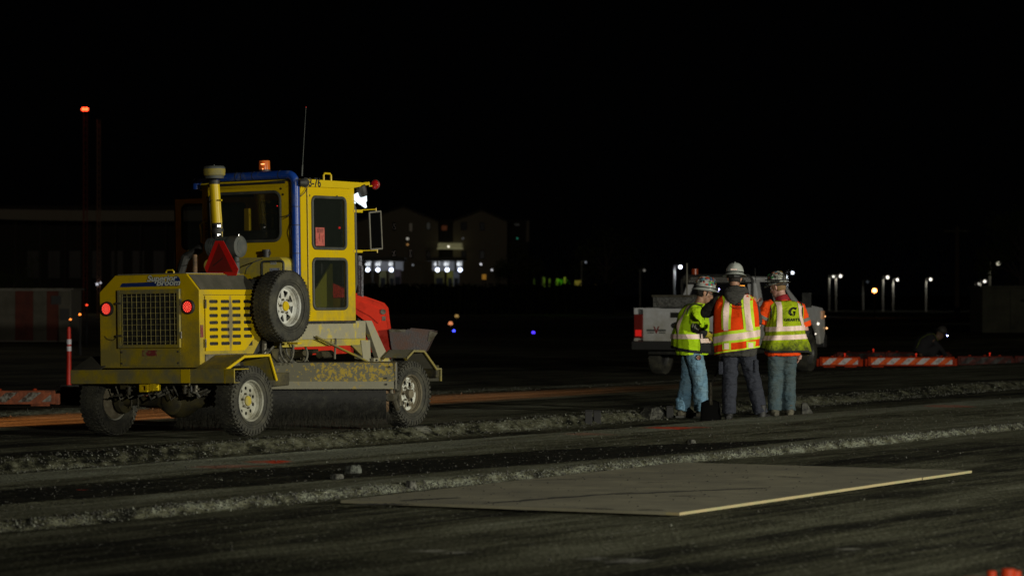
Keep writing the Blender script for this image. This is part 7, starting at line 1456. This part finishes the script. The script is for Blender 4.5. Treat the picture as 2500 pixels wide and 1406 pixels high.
tree(2494, 190, 7.2, 2.6, 'tall dark tree behind the concrete block at the right edge', lf, 8); tree(1195, 420, 12.5, 4, 'dark tree rising behind the right gable', lf, 9); tree(1262, 392, 8.5, 3, 'dark tree in front of the right wing of the apartment building', lf, 10); tree(1480, 380, 8, 4, 'dark round tree between the green lit tree and the truck', lf, 11); tree(30, 200, 3.5, 2, 'dark low tree behind the striped shed', lf, 12)
# posts, signs, block -----------------------------------------------------
for k, (px, py0, py1, Y, c, lb) in enumerate(((1303, 680, 703, 300, (.14, .12, .12), 'leftmost pale post of the row near the green lit tree'), (1326, 676, 706, 300, (.20, .16, .15), 'thickest pale post of the row near the green lit tree'), (1341, 680, 704, 300, (.16, .12, .10), 'third post of the row near the green lit tree'), (1360, 680, 704, 300, (.20, .12, .09), 'brownish post left below the green lit tree'), (1379, 676, 705, 300, (.20, .12, .09), 'brownish post right below the green lit tree'))):
    x = X_(px, Y); mb = MB(); zz = Z(py0, Y)-gz(x, Y); w_ = .17 if k == 1 else .09; mb.tube([(0, 0, 0), (0, 0, zz-.05), (0, 0, zz)], [w_, w_, w_*.5], 8); mb.tube([(0, 0, 0), (0, 0, .05)], w_*1.8, 8); o = mb.build('post', mat('post_paint', c, .8), None, 40); o.location = (x, Y, gz(x, Y)); tag(o, lb, 'post', 'row of posts near the green lit tree')
def sign(px, py, Y, w_, h_, c, label, e=0):
    x = X_(px, Y); z = Z(py, Y); g0 = gz(x, Y); o = empty('sign', (x, Y, g0), 0, label, 'sign'); mb = MB(); mb.tube([(-w_*.35, .05, 0), (-w_*.35, .05, z-g0)], .04, 6); mb.tube([(w_*.35, .05, 0), (w_*.35, .05, z-g0)], .04, 6); mb.build('legs', M['steel'], o); mb = MB(); mb.box(-w_/2, w_/2, -.02, .02, z-g0-h_/2, z-g0+h_/2); mb.build('panel', emis('lit_sign_panel', c, e) if e else mat('sign_panel', c, .6), o, 0, .01)
sign(1411, 691, 300, .55, .45, (.55, .34, .08), 'small lit yellow sign right of the green lit tree', .10); sign(1182, 676, 340, .4, .5, (.8, .38, .05), 'small lit orange sign right of the canopies', .22); sign(1455, 700, 300, .3, .4, (.5, .25, .05), 'dim amber sign at the right of the yellow one', .03)
def block():
    Y = 150.; x0 = X_(2398, Y); g0 = -.15; zt_ = Z(703, Y)-g0; zb_ = Z(800, Y)-g0; o = empty('concrete_block', (x0, Y, g0), 0, 'large dim concrete structure at the right edge beyond the barricades', 'concrete structure'); m = mat('stained_concrete', (.20, .20, .14), .9, 0, (.08, .08, .06), .5, 1.2, .25)
    mb = MB(); mb.prismy([(0, 0), (0, zt_), (7, zt_), (7, 0)], 0, 4); mb.build('wall', m, o, 0, .03); mb = MB(); mb.box(-.08, 7, -.08, 4.1, zt_, zt_+.10); mb.build('cap', m, o, 0); mb = MB()
    for k in range(3): mb.box(1.2+k*1.6, 1.22+k*1.6, -.01, 0, .1, zt_-.1)
    mb.build('joint', M['void'], o, 0)
block()
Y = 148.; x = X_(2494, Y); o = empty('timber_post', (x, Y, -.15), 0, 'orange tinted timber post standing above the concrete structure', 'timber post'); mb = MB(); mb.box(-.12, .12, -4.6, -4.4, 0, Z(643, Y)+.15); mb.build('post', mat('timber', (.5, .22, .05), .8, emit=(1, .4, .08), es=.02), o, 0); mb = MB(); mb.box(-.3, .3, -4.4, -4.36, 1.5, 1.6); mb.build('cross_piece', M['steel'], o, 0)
Y = 210.; x = X_(2337, Y); o = empty('utility_pole', (x, Y, -.15), 0, 'barely visible wooden utility pole right of the lone street lamp', 'utility pole'); mb = MB(); mb.tube([(0, 0, 0), (0, 0, Z(548, Y))], [.16, .11], 10); mb.build('pole', mat('pole_wood', (.14, .10, .07), .9), o); mb = MB(); mb.box(-.8, .8, -.05, .05, Z(560, Y), Z(556, Y)); mb.build('crossarm', M['steel'], o, 0)
# unseen lights added to brighten the far buildings, placed high or beside the frame
def pt(name, loc, e, c, r=.3):
    l_ = bpy.data.lights.new(name, 'POINT'); l_.energy = e; l_.color = c; l_.shadow_soft_size = r; o = bpy.data.objects.new(name, l_); col.objects.link(o); o.location = loc
pt('added_light_near_hangar', (-42, 285, 22), 1500, (1, .82, .62)); pt('added_light_near_flats', (-8, 360, 24), 520, (1, .86, .66)); pt('added_light_right', (30, 120, 14), 320, (1, .9, .65)); pt('added_light_left', (-22, 100, 12), 260, (1, .82, .66))
